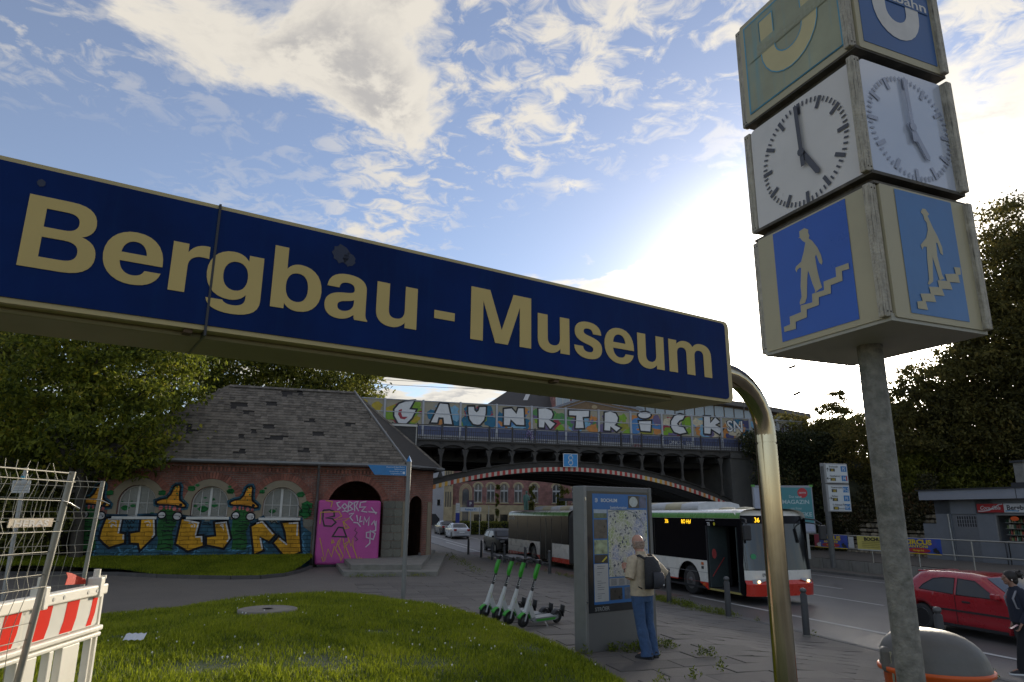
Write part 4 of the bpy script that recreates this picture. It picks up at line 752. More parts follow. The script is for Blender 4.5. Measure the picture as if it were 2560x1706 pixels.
b = MB(); b.tube([(-3.52, -.42, 3.95), (-3.52, -.3, 3.75), (-3.5, -.1, 3.6), (-3.5, -.1, .1)], .05, 10); b.build('downpipe', M('downpipe_zinc', (.16, .155, .15), .55, .4, .3, 3, streak=.5, dirtcol=(.12, .05, .03), dscale=4), ho)
b = MB(); b.box(-.25, .95, 3.2, 5.6, 3.9, 6.15); b.build('dormer', M('dormer_slate', (.05, .048, .046), .7, 0, .3, 6, .05, 20), ho)
b = MB(); b.box(.95, 1.0, 3.25, 3.35, 3.9, 6.2); b.box(-.3, 1.0, 3.14, 3.2, 6.1, 6.2); b.build('dormer_trim', FRAMEW, ho)
# mural, stroke by stroke
def mural_mat(name, col, var=.3):
    """spray paint over coursed stone: joints, worn specks and uneven cover show through"""
    m = bpy.data.materials.new(name); m.use_nodes = True; t = m.node_tree; N = t.nodes; L = t.links; b = N['Principled BSDF']; tcn = N.new('ShaderNodeTexCoord')
    sp = N.new('ShaderNodeSeparateXYZ'); cb = N.new('ShaderNodeCombineXYZ'); L.new(tcn.outputs['Object'], sp.inputs[0]); L.new(sp.outputs[0], cb.inputs[0]); L.new(sp.outputs[2], cb.inputs[1])
    nd_ = N.new('ShaderNodeTexNoise'); nd_.inputs['Scale'].default_value = 3; L.new(tcn.outputs['Object'], nd_.inputs[0]); vm = N.new('ShaderNodeVectorMath'); vm.operation = 'MULTIPLY_ADD'; L.new(nd_.outputs['Color'], vm.inputs[0]); vm.inputs[1].default_value = (.06, .06, 0); L.new(cb.outputs[0], vm.inputs[2])
    bt = N.new('ShaderNodeTexBrick'); L.new(vm.outputs[0], bt.inputs['Vector']); bt.inputs['Scale'].default_value = 1; bt.inputs['Brick Width'].default_value = .62; bt.inputs['Row Height'].default_value = .15; bt.inputs['Mortar Size'].default_value = .012; bt.inputs['Color1'].default_value = (1, 1, 1, 1); bt.inputs['Color2'].default_value = (.72, .72, .72, 1); bt.inputs['Mortar'].default_value = (.35, .35, .35, 1)
    n1 = N.new('ShaderNodeTexNoise'); n1.inputs['Scale'].default_value = 2.2; n1.inputs['Detail'].default_value = 7; n1.inputs['Roughness'].default_value = .65; L.new(tcn.outputs['Object'], n1.inputs[0]); mr = N.new('ShaderNodeMapRange'); L.new(n1.outputs[0], mr.inputs[0]); mr.inputs['From Min'].default_value = .3; mr.inputs['From Max'].default_value = .7; mr.inputs['To Min'].default_value = 1 - var; mr.inputs['To Max'].default_value = 1 + var
    s1 = N.new('ShaderNodeVectorMath'); s1.operation = 'SCALE'; s1.inputs[0].default_value = col; L.new(mr.outputs[0], s1.inputs['Scale']); s2 = N.new('ShaderNodeVectorMath'); s2.operation = 'MULTIPLY'; L.new(s1.outputs[0], s2.inputs[0]); L.new(bt.outputs[0], s2.inputs[1])
    n2 = N.new('ShaderNodeTexNoise'); n2.inputs['Scale'].default_value = 16; n2.inputs['Detail'].default_value = 6; n2.inputs['Roughness'].default_value = .75; L.new(tcn.outputs['Object'], n2.inputs[0]); wr = N.new('ShaderNodeMapRange'); L.new(n2.outputs[0], wr.inputs[0]); wr.inputs['From Min'].default_value = .60; wr.inputs['From Max'].default_value = .70; wr.inputs['To Max'].default_value = .75
    mx = N.new('ShaderNodeMix'); mx.data_type = 'RGBA'; L.new(wr.outputs[0], mx.inputs['Factor']); L.new(s2.outputs[0], mx.inputs[6]); mx.inputs[7].default_value = (.10, .095, .075, 1); L.new(mx.outputs[2], b.inputs['Base Color']); b.inputs['Roughness'].default_value = .75; b.inputs['Specular IOR Level'].default_value = .2
    bp = N.new('ShaderNodeBump'); bp.inputs['Distance'].default_value = .02; bp.inputs['Strength'].default_value = .8; bp.invert = True; L.new(bt.outputs['Fac'], bp.inputs['Height']); L.new(bp.outputs[0], b.inputs['Normal']); return m
mu = DATA['mural']; OCH = mural_mat('mural_ochre', (.58, .29, .02), .4); ORA = mural_mat('mural_orange', (.70, .30, .03), .3); GRN = mural_mat('mural_green', (.025, .11, .03), .5); MBL = mural_mat('mural_blue', (.035, .10, .14), .45); MDK = mural_mat('mural_black', (.012, .013, .017)); MWH = mural_mat('mural_white', (.58, .57, .55), .15); MPK = mural_mat('mural_pink', (.48, .14, .13)); MGB = mural_mat('mural_leaf', (.02, .15, .04), .3)
mur = MB()
bandtop = [(-11.5, 1.85), (-10.95, 1.75), (-9.3, 1.78), (-9.0, 2.05), (-8.5, 2.0), (-8.3, 1.72), (-6.7, 1.7), (-6.5, 2.0), (-5.9, 2.0), (-5.7, 1.7), (-4.1, 1.62), (-3.62, 1.3)]
mur.poly([(-11.5, -.1), (-3.6, -.1)] + bandtop[::-1], -.052); mr_ = mur.build('mural_ground', MBL, ho)
d = MB()
for L in mu['letters']: d.ribbon(L, .34, -.056, 0, True)
d.build('mural_halo', mural_mat('mural_haze', (.035, .09, .14), .4), ho)
rsd = random.Random(5); MSK = mural_mat('mural_sky', (.08, .22, .33), .3)
for _ in range(34):
    x0, z0 = rsd.uniform(-11.2, -3.7), rsd.uniform(.05, .75); p = [(x0, z0)]
    for k in range(4): p.append((p[-1][0] + rsd.uniform(-.25, .3), p[-1][1] + rsd.uniform(-.16, .2)))
    d = MB(); d.ribbon(p, .05, -.0575 - _ * .00002); d.build('mural_streak', MSK, ho)
def shift(L, dx): return [(x + dx, z) for x, z in L]
for dx in (-2.6, 0, 2.62):
    d = MB(); d.ribbon(shift(mu['hat'], dx), .2, -.054, 1, True); d.poly(shift(mu['body'], dx), -.0595, 0); d.build('mural_figure', [GRN, MBL], ho)
    d = MB(); hp_ = shift(mu['hat'], dx); d.poly(hp_, -.062, 0); d.ribbon(hp_, .07, -.064, 1, True)
    for sp_ in mu['spots']: d.disc(sp_[0][0] + dx, sp_[0][1], abs(sp_[1][0] - sp_[0][0]), None, -.065, 8, 2)
    for sp_ in mu['hatdots']: d.disc(sp_[0][0] + dx, sp_[0][1], abs(sp_[1][0] - sp_[0][0]), None, -.066, 10, 1)
    for te in mu['teeth']: d.disc(te[0][0] + dx, te[0][1], abs(te[1][0] - te[0][0]), .085, -.061, 8, 3)
    d.build('mural_hat', [ORA, MDK, MGB, MPK], ho)
    d = MB()
    for ey in mu['eyes']:
        r = abs(ey[1][0] - ey[0][0]); d.disc(ey[0][0] + dx, ey[0][1], r + .05, r + .04, -.0625, 14, 1); d.disc(ey[0][0] + dx, ey[0][1], r, r * .92, -.064, 14, 0); d.disc(ey[0][0] + dx + r * .5, ey[0][1] - .02, r * .18, None, -.0655, 8, 1)
    d.build('mural_eyes', [MWH, MDK], ho)
    d = MB()
    for k in range(9):
        z0 = .35 + k * .17; x0 = -8.75 + dx + rsd.uniform(-.15, .1); d.ribbon([(x0 - .25, z0), (x0, z0 + rsd.uniform(-.05, .08)), (x0 + .2, z0 + rsd.uniform(-.05, .05))], .03, -.0605)
    d.build('mural_figure_lines', MDK, ho)
for L in mu['letters']:
    d = MB(); d.ribbon(L, .16, -.066, 1, True); d.poly(L, -.068, 0); d.build('mural_letter', [OCH, MDK], ho)
for L in mu['white'] + mu['curls']:
    d = MB(); d.ribbon(L, .055 if L in mu['white'] else .032, -.0705); d.build('mural_highlight', MWH, ho)
d = MB()
for q in mu['blobs']: d.disc(q[0][0], q[0][1], abs(q[1][0] - q[0][0]) * 1.0, abs(q[1][0] - q[0][0]) * .75, -.0515, 12, 0, .18)
d.build('mural_leaf_patch', MGB, ho)
d = MB()
for q in mu['panespots']: d.disc(q[0][0], q[0][1], abs(q[1][0] - q[0][0]) * .9, abs(q[1][0] - q[0][0]) * .55, .234, 12, 0, .15)
d.build('pane_paint', MGB, ho)
d = MB()
for L in mu['scribbles']: d.ribbon(L, .03, -.0715)
d.build('mural_scribble', MDK, ho)
# entrance steps
t = thing('entrance_steps', 'worn stone steps at the corner of the brick house', 'steps', HA, ROT_ACROSS)
STEP = M('step_stone', (.19, .18, .155), .85, 0, .25, 3, .08, 30, dirt=.45, dirtcol=(.07, .08, .045), dscale=2)
for pts, z0, z1 in (([(-2.6, -4.7), (.5, -5.3), (3.2, 6.0), (2.0, 6.0), (1.2, 2.0), (0, .2), (-2.6, .2)], -.15, .14), ([(-2.3, -4.0), (.1, -4.4), (2.5, 5.5), (1.7, 5.5), (1.0, 1.5), (0, .15), (-2.3, .15)], .14, .31)):
    b = MB(); k = len(pts); b.add([(x, y, z1) for x, y in pts], [tuple(range(k))]); b.add([(x, y, z0) for x, y in pts] + [(x, y, z1) for x, y in pts], [(i, (i + 1) % k, k + (i + 1) % k, k + i) for i in range(k)])
    b.build('step', STEP, t)
# pink board across the passage
BX = DATA['board']; t = thing('pink_board', 'pink tagged hoarding blocking the arched passage of the brick house', 'hoarding', HP(-2.2, -.55, 0), ROT_ACROSS)
PINK = M('pink_paint', (.42, .055, .25), .5, 0, .14, 1.5, streak=.3, dirtcol=(.3, .035, .17), dscale=5)
W_ = 2.46; b = MB(); b.box(-W_ / 2, W_ / 2, 0, .5, .08, 2.56); b.build('panel', PINK, t, .09, seg=3)
b = MB(); b.box(-W_ / 2 + .1, W_ / 2 - .1, .05, .45, -.12, .09); b.build('skid', BLACKM, t)
fx = lambda L: [(x + 2.2, z) for x, z in L]
for nm, key, w, mt in (('tag_black', 'black', .06, SPK), ('tag_yellow', 'yellow', .035, M('tag_yellow', (.5, .3, .03), .5)), ('tag_white', 'white', .045, M('tag_white', (.5, .42, .48), .5)), ('tag_dark', 'dark', .03, M('tag_purple', (.09, .02, .06), .5))):
    for i, L in enumerate(BX[key]):
        d = MB(); d.ribbon(fx(L), w, -.004 - .0008 * i - (.012 if key == 'white' else .006 if key == 'yellow' else 0)); d.build(nm, mt, t)
# ---------------------------------------------------------------- station name sign
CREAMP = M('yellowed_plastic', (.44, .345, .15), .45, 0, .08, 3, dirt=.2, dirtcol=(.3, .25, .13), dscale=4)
SBLUE = M('sign_blue', (.002, .017, .095), .42, 0, .3, 2.5, streak=.35, dirtcol=(.004, .035, .12), dscale=16, spec=.08)
SLET = M('sign_letter', (.54, .40, .145), .5, 0, .06, 3, spec=.25)
SIGN_AZ = 57.0
sg = thing('station_sign', 'long dark blue station name sign with cream letters on bent steel pole', 'sign', (1.069, 3.3, 3.251), az_rot(SIGN_AZ))
def rrect(x0, x1, z0, z1, r, n=6, left=False):
    p = [] 
    p += [(x0, z0)] if not left else [(x0 + r - r * math.sin(math.pi / 2 * (1 - i / n)) , z0 + r - r * math.cos(math.pi / 2 * (1 - i / n))) for i in range(n + 1)]
    p += [(x1 - r + r * math.sin(math.pi / 2 * i / n), z0 + r - r * math.cos(math.pi / 2 * i / n)) for i in range(n + 1)]
    p += [(x1 - r + r * math.cos(math.pi / 2 * i / n), z1 - r + r * math.sin(math.pi / 2 * i / n)) for i in range(n + 1)]
    p += [(x0, z1)] if not left else [(x0 + r - r * math.sin(math.pi / 2 * i / n), z1 - r + r * math.cos(math.pi / 2 * i / n)) for i in range(n + 1)]
    return p
b = MB(); b.poly(rrect(-4.6, .022, -.018, .392, .03), .0, 0, .35); b.build('casing', CREAMP, sg, .004)
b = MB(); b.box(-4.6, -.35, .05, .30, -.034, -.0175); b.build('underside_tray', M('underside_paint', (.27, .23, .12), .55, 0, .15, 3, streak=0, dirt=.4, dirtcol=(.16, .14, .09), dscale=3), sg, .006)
for x in (-2.43, -1.05, -3.6):
    b = MB(); b.box(x - .012, x + .012, .01, .05, -.03, -.018); b.build('clip', M('rust', (.10, .06, .03), .8, 0, .3), sg)
b = MB(); b.poly(rrect(-4.6, -2.3885, -.003, .378, .001), -.005, 0, .004); b.build('face_panel', SBLUE, sg)
b = MB(); b.poly(rrect(-2.3815, -.012, -.003, .378, .022), -.005, 0, .004); b.build('face_panel', SBLUE, sg)
b = MB(); b.box(-2.3885, -2.3815, -.0085, .3, -.036, .394); b.build('panel_joint', BLACKM, sg)
for ch, x0, x1 in (('B', -2.87, -2.695), ('e', -2.678, -2.523), ('r', -2.502, -2.399), ('g', -2.401, -2.236), ('b', -2.205, -2.043), ('a', -2.03, -1.877), ('u', -1.847, -1.691), ('hyphen', -1.621, -1.536), ('M', -1.467, -1.188), ('u', -1.155, -.994), ('s', -.969, -.818), ('e', -.803, -.633), ('u', -.61, -.447), ('m', -.415, -.129)):
    loops = bez(GLYPH[ch]); w = max(p[0] for p in loops[0]); b = MB()
    b.poly([[(x0 + p[0] * (x1 - x0) / w, .088 + p[1] * .00209) for p in l] for l in loops], -.0075, 0, .002); b.build('letter', SLET, sg)
for x, z, r in ((-1.985, .315, .030), (-1.955, .30, .022), (-2.85, .335, .010)):
    b = MB(); b.disc(x, z, r, r * 1.1, -.0066, 18, 0, .12); b.build('paint_smudge', M('smudge', (.004, .010, .035), .35), sg)
PIPE = M('satin_steel_pipe', (.50, .43, .31), .17, 1.0, .15, 2.5, streak=.5, dirtcol=(.20, .155, .09), dscale=26)
pts = [(-.05, .13, .165), (.12, .13, .165)] + [(.12 + .30 * math.sin(math.pi / 2 * i / 8), .13, -.135 + .30 * math.cos(math.pi / 2 * i / 8)) for i in range(1, 9)]
b = MB(); b.tube(pts, .0535, 20, 0, False); b.build('pipe_bend', PIPE, sg)
b = MB(); b.tube([(.42, .13, -.135), (.42, .13, -.176)], .0535, 20); b.tube([(.42, .13, -.176), (.42, .13, -.186)], .049, 20); b.tube([(.42, .13, -.186), (.42, .13, -2.6)], .0545, 20); b.build('pole', PIPE, sg)
b = MB(); b.tube([(-3.95, .13, -.02), (-3.95, .13, -2.6)], .0545, 20); b.build('pole', PIPE, sg)

# ---------------------------------------------------------------- clock and pictogram pillar
TA, TB, TH = .965, .785, R(-22.3)
N2 = Vector((2.03, 3.5, 0)); dl = Vector((math.sin(TH), math.cos(TH), 0)); dr = Vector((dl.y, -dl.x, 0))
tc0 = N2 + dl * TA / 2 + dr * TB / 2; tc0.z = 1.0
tt = thing('clock_pillar', 'pillar of stacked light boxes with underground logo, clock and stairs pictogram', 'clock pillar', tc0, 0)
def face_T(p0, d, z): return Matrix.Translation(Vector((p0.x, p0.y, z)) - tc0) @ Matrix.Rotation(math.atan2(d.y, d.x), 4, 'Z')
CUBEC = M('cube_cream', (.40, .35, .22), .5, 0, .1, 3, dirt=.25, dirtcol=(.28, .24, .15), dscale=3)
GRIME = M('grime_strip', (.40, .36, .28), .7, 0, .3, 9, .1, 60, streak=1.0, dirtcol=(.012, .010, .007), dscale=85)
GRIMED = M('grime_dark', (.075, .065, .05), .8, 0, .4, 5, dirt=.6, dirtcol=(.2, .17, .12), dscale=9)
MILK = M('milky_cover', (.62, .58, .53), .30, 0, .08, 1.2, dirt=.25, dirtcol=(.33, .31, .29), dscale=1.6, spec=.6)
MILK2 = M('milky_cover_skylit', (.50, .53, .60), .10, 0, .05, 1.2, spec=1.0)  # bluish copy of the cover, sky light on it put into the colour
L2 = N2 + dl * TA; R2_ = N2 + dr * TB; B2 = L2 + dr * TB
faces = [(L2, (N2 - L2).normalized(), TA), (N2, (R2_ - N2).normalized(), TB), (R2_, (B2 - R2_).normalized(), TA), (B2, (L2 - B2).normalized(), TB)]
def cube_shell(name, z0, z1, ins, mat):
    e = bpy.data.objects.new(name, None); COL.objects.link(e); e.parent = tt
    T = Matrix.Translation(-tc0) ; b = MB(); c = [L2, N2, R2_, B2]; ctr = (L2 + R2_) / 2
    q = [p + (ctr - p) * (ins + .05) for p in c]
    b.rings([[Vector((p.x, p.y, z)) - tc0 for p in q] for z in (z0 + .015, z1 - .015)], 0, False); b.build('box_core', GRIMED, e)
    for p0, d, w in faces:
        y_in = ins * .5; k = MB(); m_ = .035
        k.poly(rrect(m_, w - m_, 0, z1 - z0, .035 if mat in (MILK, MILK2) else .012, 4, True), y_in, 0, .06)
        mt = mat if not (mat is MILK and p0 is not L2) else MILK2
        o = k.build('cover', mt, e, .012 if mat in (MILK, MILK2) else .006); o.matrix_local = face_T(p0, d, z0)
        k = MB(); k.box(-.03, .03, .012, .06, .0, z1 - z0); o = k.build('corner_strip', GRIME, e, .008); o.matrix_local = face_T(p0, d, z0)
        for zz in (.03, z1 - z0 - .03):
            for sx in (-.012, .012):
                k = MB(); k.lathe([(.005, 0), (.004, .003)], 8); o = k.build('screw', GRIMED, e); o.matrix_local = face_T(p0, d, z0) @ Matrix.Translation((sx, .012, zz)) @ Matrix.Rotation(R(90), 4, 'X')
    return e
Z3, Z2, Z1 = 3.74, 4.60, 5.42
c3 = cube_shell('stairs_box', Z3, Z3 + .785, .0, CUBEC); c2_ = cube_shell('clock_box', Z2, Z2 + .755, .04, MILK); c1 = cube_shell('logo_box', Z1, Z1 + .80, .0, CUBEC)
b = MB(); q = [L2, N2, R2_, B2]; ctr = (L2 + R2_) / 2
for za, zc, ins in ((Z3 + .775, Z2 + .01, .14), (Z2 + .745, Z1 + .01, .14)):
    b.rings([[Vector((p.x + (ctr.x - p.x) * ins, p.y + (ctr.y - p.y) * ins, z)) - tc0 for p in q] for z in (za, zc)], 0, False)
b.build('box_neck', GRIMED, tt)
for z, dz in ((Z2 - .012, .02), (Z1 - .012, .02), (Z3 + .785, .016)):
    b = MB(); b.rings([[Vector((p.x + (ctr.x - p.x) * .01, p.y + (ctr.y - p.y) * .01, zz)) - tc0 for p in q] for zz in (z, z + dz)], 0, False); b.build('lip', GRIMED, tt)
b = MB(); b.rings([[Vector((p.x + (ctr.x - p.x) * .02, p.y + (ctr.y - p.y) * .02, zz)) - tc0 for p in q] for zz in (Z3 - .02, Z3 + .02)], 0, False); b.build('bottom_plate', M('bottom_plate_paint', (.36, .34, .27), .5, 0, .1, 3, dirt=.3, dirtcol=(.18, .16, .11)), tt)
# pictograms
PB = M('pictogram_blue', (.012, .085, .40), .3, 0, .1, 2); PB2 = M('pictogram_blue_pale', (.045, .15, .34), .35, 0, .15, 2, dirt=.3, dirtcol=(.08, .2, .42), dscale=3)  # second blue is paler and blotchy, for two of the faces
for fi, key, mt in ((0, 'pic', PB), (1, 'pic2', PB2), (2, 'pic', PB2), (3, 'pic2', PB)):
    p0, d, w = faces[fi]; T = face_T(p0, d, Z3); m_ = .035; sc_ = lambda L: [(m_ + x * (w - 2 * m_), z * .785) for x, z in L]
    dd = DATA[key]; pn = dd['panel']; xs = (.16, .815)
    k = MB(); k.poly(sc_([(xs[0], .985), (xs[1], .985), (xs[1], .045), (xs[0], .045)]), -.003); o = k.build('pictogram_panel', mt, c3); o.matrix_local = T
    k = MB(); k.poly(sc_(dd['man']), -.005); o = k.build('pictogram_walker', CUBEC, c3); o.matrix_local = T
    k = MB(); k.poly(sc_(dd['stairs']), -.0065); o = k.build('pictogram_stairs', CUBEC, c3); o.matrix_local = T
# clocks: five o'clock
for fi in range(4):
    p0, d, w = faces[fi]; T = face_T(p0, d, Z2); cxx, czz, rr = w / 2, .365, .355 * min(1, w / .8)
    ink = M('clock_ink', (.055, .055, .065), .4) if fi == 0 else M('clock_ink_glare', (.29, .31, .38), .25, spec=.8)  # second ink is lightened to imitate glare over the clock face
    k = MB()
    for i in range(60):
        a = 2 * math.pi * i / 60; big = i % 5 == 0; r0, r1, hw = (rr * .77, rr, .013) if big else (rr * .90, rr * .995, .006)
        s, c = math.sin(a), math.cos(a); k.add([(cxx + s * r0 - c * hw, -.001, czz + c * r0 + s * hw), (cxx + s * r0 + c * hw, -.001, czz + c * r0 - s * hw), (cxx + s * r1 + c * hw, -.001, czz + c * r1 - s * hw), (cxx + s * r1 - c * hw, -.001, czz + c * r1 + s * hw)], [(0, 1, 2, 3)])
    o = k.build('minute_marks', ink, c2_); o.matrix_local = T @ Matrix.Translation((0, .015, 0))
    for nm, a, r0, r1, hw, yy in (('hour_hand', R(150), -.10, .60, .019, -.012), ('minute_hand', R(358), -.28, .92, .015, -.018)):
        s, c = math.sin(a), math.cos(a); r0, r1 = r0 * rr, r1 * rr; tip = r1 + .02
        k = MB(); k.poly([(cxx + s * r0 - c * hw, czz + c * r0 + s * hw), (cxx + s * r0 + c * hw, czz + c * r0 - s * hw), (cxx + s * r1 + c * hw, czz + c * r1 - s * hw), (cxx + s * tip, czz + c * tip), (cxx + s * r1 - c * hw, czz + c * r1 + s * hw)], yy, 0, .003); o = k.build(nm, ink, c2_); o.matrix_local = T @ Matrix.Translation((0, .015, 0))
    k = MB(); k.disc(cxx, czz, .028, None, -.021, 14); o = k.build('hand_hub', ink, c2_); o.matrix_local = T @ Matrix.Translation((0, .015, 0))
# underground U with word across
UF = M('logo_faded_ground', (.30, .30, .19), .5, 0, .2, 2.5, streak=.8, dirtcol=(.16, .30, .30), dscale=9); UFE = M('logo_edge_blue', (.08, .30, .42), .5, 0, .2); UL = M('logo_cream', (.52, .44, .22), .5, 0, .1, 3)
UB = M('logo_blue', (.025, .09, .24), .35, 0, .12, 2); UW = M('logo_white', (.56, .53, .48), .4)
def Uloop(x0, x1, z0, zt, t, n=12):
    cx_, ro = (x0 + x1) / 2, (x1 - x0) / 2; ri = ro - t; zc = z0 + ro * 1.05
    return [(x0, zt)] + [(cx_ - ro * math.cos(math.pi * i / n), zc - ro * 1.05 * math.sin(math.pi * i / n)) for i in range(n + 1)] + [(x1, zt), (x1 - t, zt)] + [(cx_ + ri * math.cos(math.pi * i / n), zc - ri * math.sin(math.pi * i / n)) for i in range(n + 1)] + [(x0 + t, zt)]
for fi in range(4):
    p0, d, w = faces[fi]; T = face_T(p0, d, Z1); fad = fi == 0
    k = MB(); k.box(.075, w - .075, -.003, 0, .05, .76); o = k.build('logo_panel', UF if fad else UB, c1); o.matrix_local = T
    if fad:
        k = MB(); k.ribbon([(.08, .055), (w - .08, .055), (w - .08, .755), (.08, .755)], .012, -.0045, 0, True); o = k.build('logo_edge', UFE, c1); o.matrix_local = T
    k = MB(); up = Uloop(w * .24, w * .76, .18 if fad else .15, .70, .13 if fad else .115)
    k.poly(up, -.006, 0)
    o = k.build('logo_letter', UL if fad else UW, c1); o.matrix_local = T
    if fad: k = MB(); k.ribbon(up, .008, -.0072, 0, True); o = k.build('logo_outline', UFE, c1); o.matrix_local = T
    bar = MB(); zb_ = .47 if fad else .45; bar.poly([(w * .12, zb_ - .032), (w * .88, zb_ - .032), (w * .88, zb_ + .068), (w * .12, zb_ + .068)], -.0076); o = bar.build('logo_band', UF if fad else UB, c1); o.matrix_local = T
    tx = text('Stadtbahn', .070, w / 2, zb_ - .02, c1, M('logo_word_faded', (.30, .30, .2), .5) if fad else UW, -.0092, 'CENTER', .016, 1.45); tx.matrix_local = T @ Matrix.Translation((w / 2, -.0092, zb_ - .02))
PCON = M('pole_mottled', (.20, .19, .16), .75, .1, .45, 16, .12, 40, dirt=.85, dirtcol=(.075, .082, .06), dscale=9)
b = MB(); b.lathe([(.072, -.3), (.072, 1.2), (.073, 2.75)], 24); b.build('pole', PCON, tt)
b = MB(); b.lathe([(.075, .62), (.079, .63), (.079, .66), (.075, .67)], 24); b.build('pole_strap', M('strap_steel', (.3, .28, .24), .4, .8, .2), tt)
# ---------------------------------------------------------------- litter bin strapped to the pillar pole
bn = thing('litter_bin', 'orange litter bin with domed grey metal hood on the clock pillar pole', 'bin', (2.56, 4.46, 1.14), R(-28)); bn.scale = (.86, .86, .9)
ORANGE = M('bin_orange', (.62, .10, .012), .4, 0, .12, 4, dirt=.2, dirtcol=(.35, .07, .02))
HOOD = M('hood_zinc', (.12, .115, .105), .55, .3, .2, 5, .02, 30, dirt=.45, dirtcol=(.16, .15, .13), dscale=3)
rs = []
for i in range(10):
    t = i / 9; a = t * math.pi / 2; r = .335 * math.cos(a) ** .75 if i < 9 else .004
    rs.append([(r * math.cos(2 * math.pi * k / 28) - .05 * t, r * .82 * math.sin(2 * math.pi * k / 28), .79 + .21 * math.sin(a) + .0 * t) for k in range(28)])
rs = [[(.345 * math.cos(2 * math.pi * k / 28), .345 * .82 * math.sin(2 * math.pi * k / 28), .745) for k in range(28)], [(.345 * math.cos(2 * math.pi * k / 28), .345 * .82 * math.sin(2 * math.pi * k / 28), .775) for k in range(28)]] + rs
b = MB(); b.rings(rs, 0, True, False); b.build('hood', HOOD, bn)
b = MB(); b.lathe([(.30, .05), (.315, .4), (.325, .72), (.36, .735), (.362, .76), (.33, .762)], 28, 0, (0, 0, 0), True, 1, .82); b.build('container', ORANGE, bn)
b = MB(); b.box(-.33, -.18, -.16, .02, .72, .88); b.build('bracket', HOOD, bn, .03, seg=3)
b = MB(); b.box(-.27, -.255, -.17, -.155, .3, .86); b.build('lock_bar', STEEL, bn)
b = MB(); b.disc(.1, .45, .12, .15, -.275, 16); b.build('sticker', M('sticker_red', (.55, .03, .01), .4), bn)
# ---------------------------------------------------------------- construction fence and barrier
WIREM = M('fence_wire', (.26, .245, .20), .55, .3, .2, 8); TUBEM = M('fence_tube', (.30, .29, .25), .5, .35, .2, 4, dirt=.25, dirtcol=(.2, .12, .06), dscale=5)
def fence_panel(label, p0, azim, length, ztop, lean, plate):
    """mesh fence panel: runs from its end post p0 along azim (local x), leaning by lean"""
    t = thing('mesh_fence', label, 'fence', p0, az_rot(azim), 'temporary mesh fence panels')
    T = Matrix.Rotation(lean, 4, 'X')
    def pt(x, z, y=0.0): return T @ Vector((x, y, z))
    b = MB(); b.tube([pt(0, 0), pt(0, ztop)], .021, 12); b.build('end_post', TUBEM, t)
    b = MB(); b.tube([pt(length, 0), pt(length, ztop)], .021, 12); b.build('end_post', TUBEM, t)
    zs = [ztop - .012, ztop - .065, ztop - .19, ztop - .32, ztop - .38, ztop - .51, ztop - .65, ztop - .72, ztop - .94, ztop - 1.04, ztop - 1.3, ztop - 1.36, ztop - 1.65, ztop - 1.9]
    for i, z in enumerate(zs):
        yy = -.035 if i in (1, 4, 7, 10) else 0.0
        b = MB(); b.tube([pt(0, z, yy), pt(length, z, yy)], .0034 if i else .0055, 6); b.build('rail_wire', WIREM, t)
    n = int(length / .085)
    for i in range(1, n):
        x = i * .085; p = [pt(x, .05)]
        for z in reversed(zs): p += [pt(x, z, -.035 if zs.index(z) in (1, 4, 7, 10) else 0.0)]
        p.append(pt(x + random.uniform(-.03, .03), ztop + .04, random.uniform(-.02, .02)))
        b = MB(); b.tube(p, .0021, 5); b.build('upright_wire', WIREM, t)
    b = MB(); b.tube([pt(length - .05, ztop - .19, -.02), pt(length, ztop - .20, -.035), pt(length + .05, ztop - .215, -.03), pt(length + .09, ztop - .235, -.05)], .006, 6); b.build('clamp', STEEL, t)
    if plate:
        b = MB(); b.box(length - .46, length - .08, -.012, -.006, ztop - .352, ztop - .30, 0, T); pl = b.build('name_plate', M('plate_rust', (.34, .30, .24), .6, .3, .2, 10, dirt=.6, dirtcol=(.22, .12, .06), dscale=14), t)
        tx = text('HERAS', .036, 0, 0, pl, M('plate_letters', (.42, .41, .40), .5), 0, 'CENTER', .03, 2.0); tx.matrix_local = T @ Matrix.Translation((length - .27, -.0135, ztop - .345))
    return t
# local x runs back towards the camera, so the mesh shows its face
fence_panel('near mesh fence panel with rusty name plate, leaning', (-3.22, 1.22, 1.12), 2, 3.4, 1.84, R(6), True)
fence_panel('farther mesh fence panel behind the red and white barrier', (-5.86, 4.39, 1.12), 24, 3.4, 1.89, R(4), False)
# red and white plastic barrier
ba = thing('road_barrier', 'white plastic road barrier board with red stripes', 'barrier', (-3.168, 3.824, 1.24), az_rot(-3.5))
BW = M('barrier_plastic', (.70, .66, .56), .5, 0, .06, 3, dirt=.25, dirtcol=(.5, .44, .32), dscale=5); BRD = M('barrier_red', (.62, .022, .008), .75, 0, .08, 4, spec=.08); REFL = M('reflective_white', (.62, .60, .53), .7, 0, .04, spec=.15)
Lb = 2.0
for x in (0.0, .45, 1.0, 1.58, Lb): b = MB(); b.box(x - .018, x + .018, -.02, .03, .0, .86); b.build('upright', BW, ba, .006)
b = MB(); b.tube([(Lb, .005, -.05), (Lb, .005, .955)], .024, 12); b.tube([(Lb, .005, .93), (Lb, .005, .955)], .031, 12); b.build('end_peg', BW, ba)
for z0, z1, y0, y1 in ((.815, .895, -.055, .03), (.545, .585, -.06, .03), (.50, .535, -.05, .03), (.10, .15, -.045, .03)):
    b = MB(); b.box(-.0, Lb, y0, y1, z0, z1); b.build('rail', BW, ba, .012, seg=3)
for x in (.17, .30, .62, .75, .95): b = MB(); b.lathe([(.016, 0), (.012, .004)], 12); o = b.build('dimple', M('barrier_dimple', (.5, .48, .42), .6), ba); o.matrix_local = Matrix.Translation((Lb - x, -.055, .855)) @ Matrix.Rotation(R(90), 4, 'X')
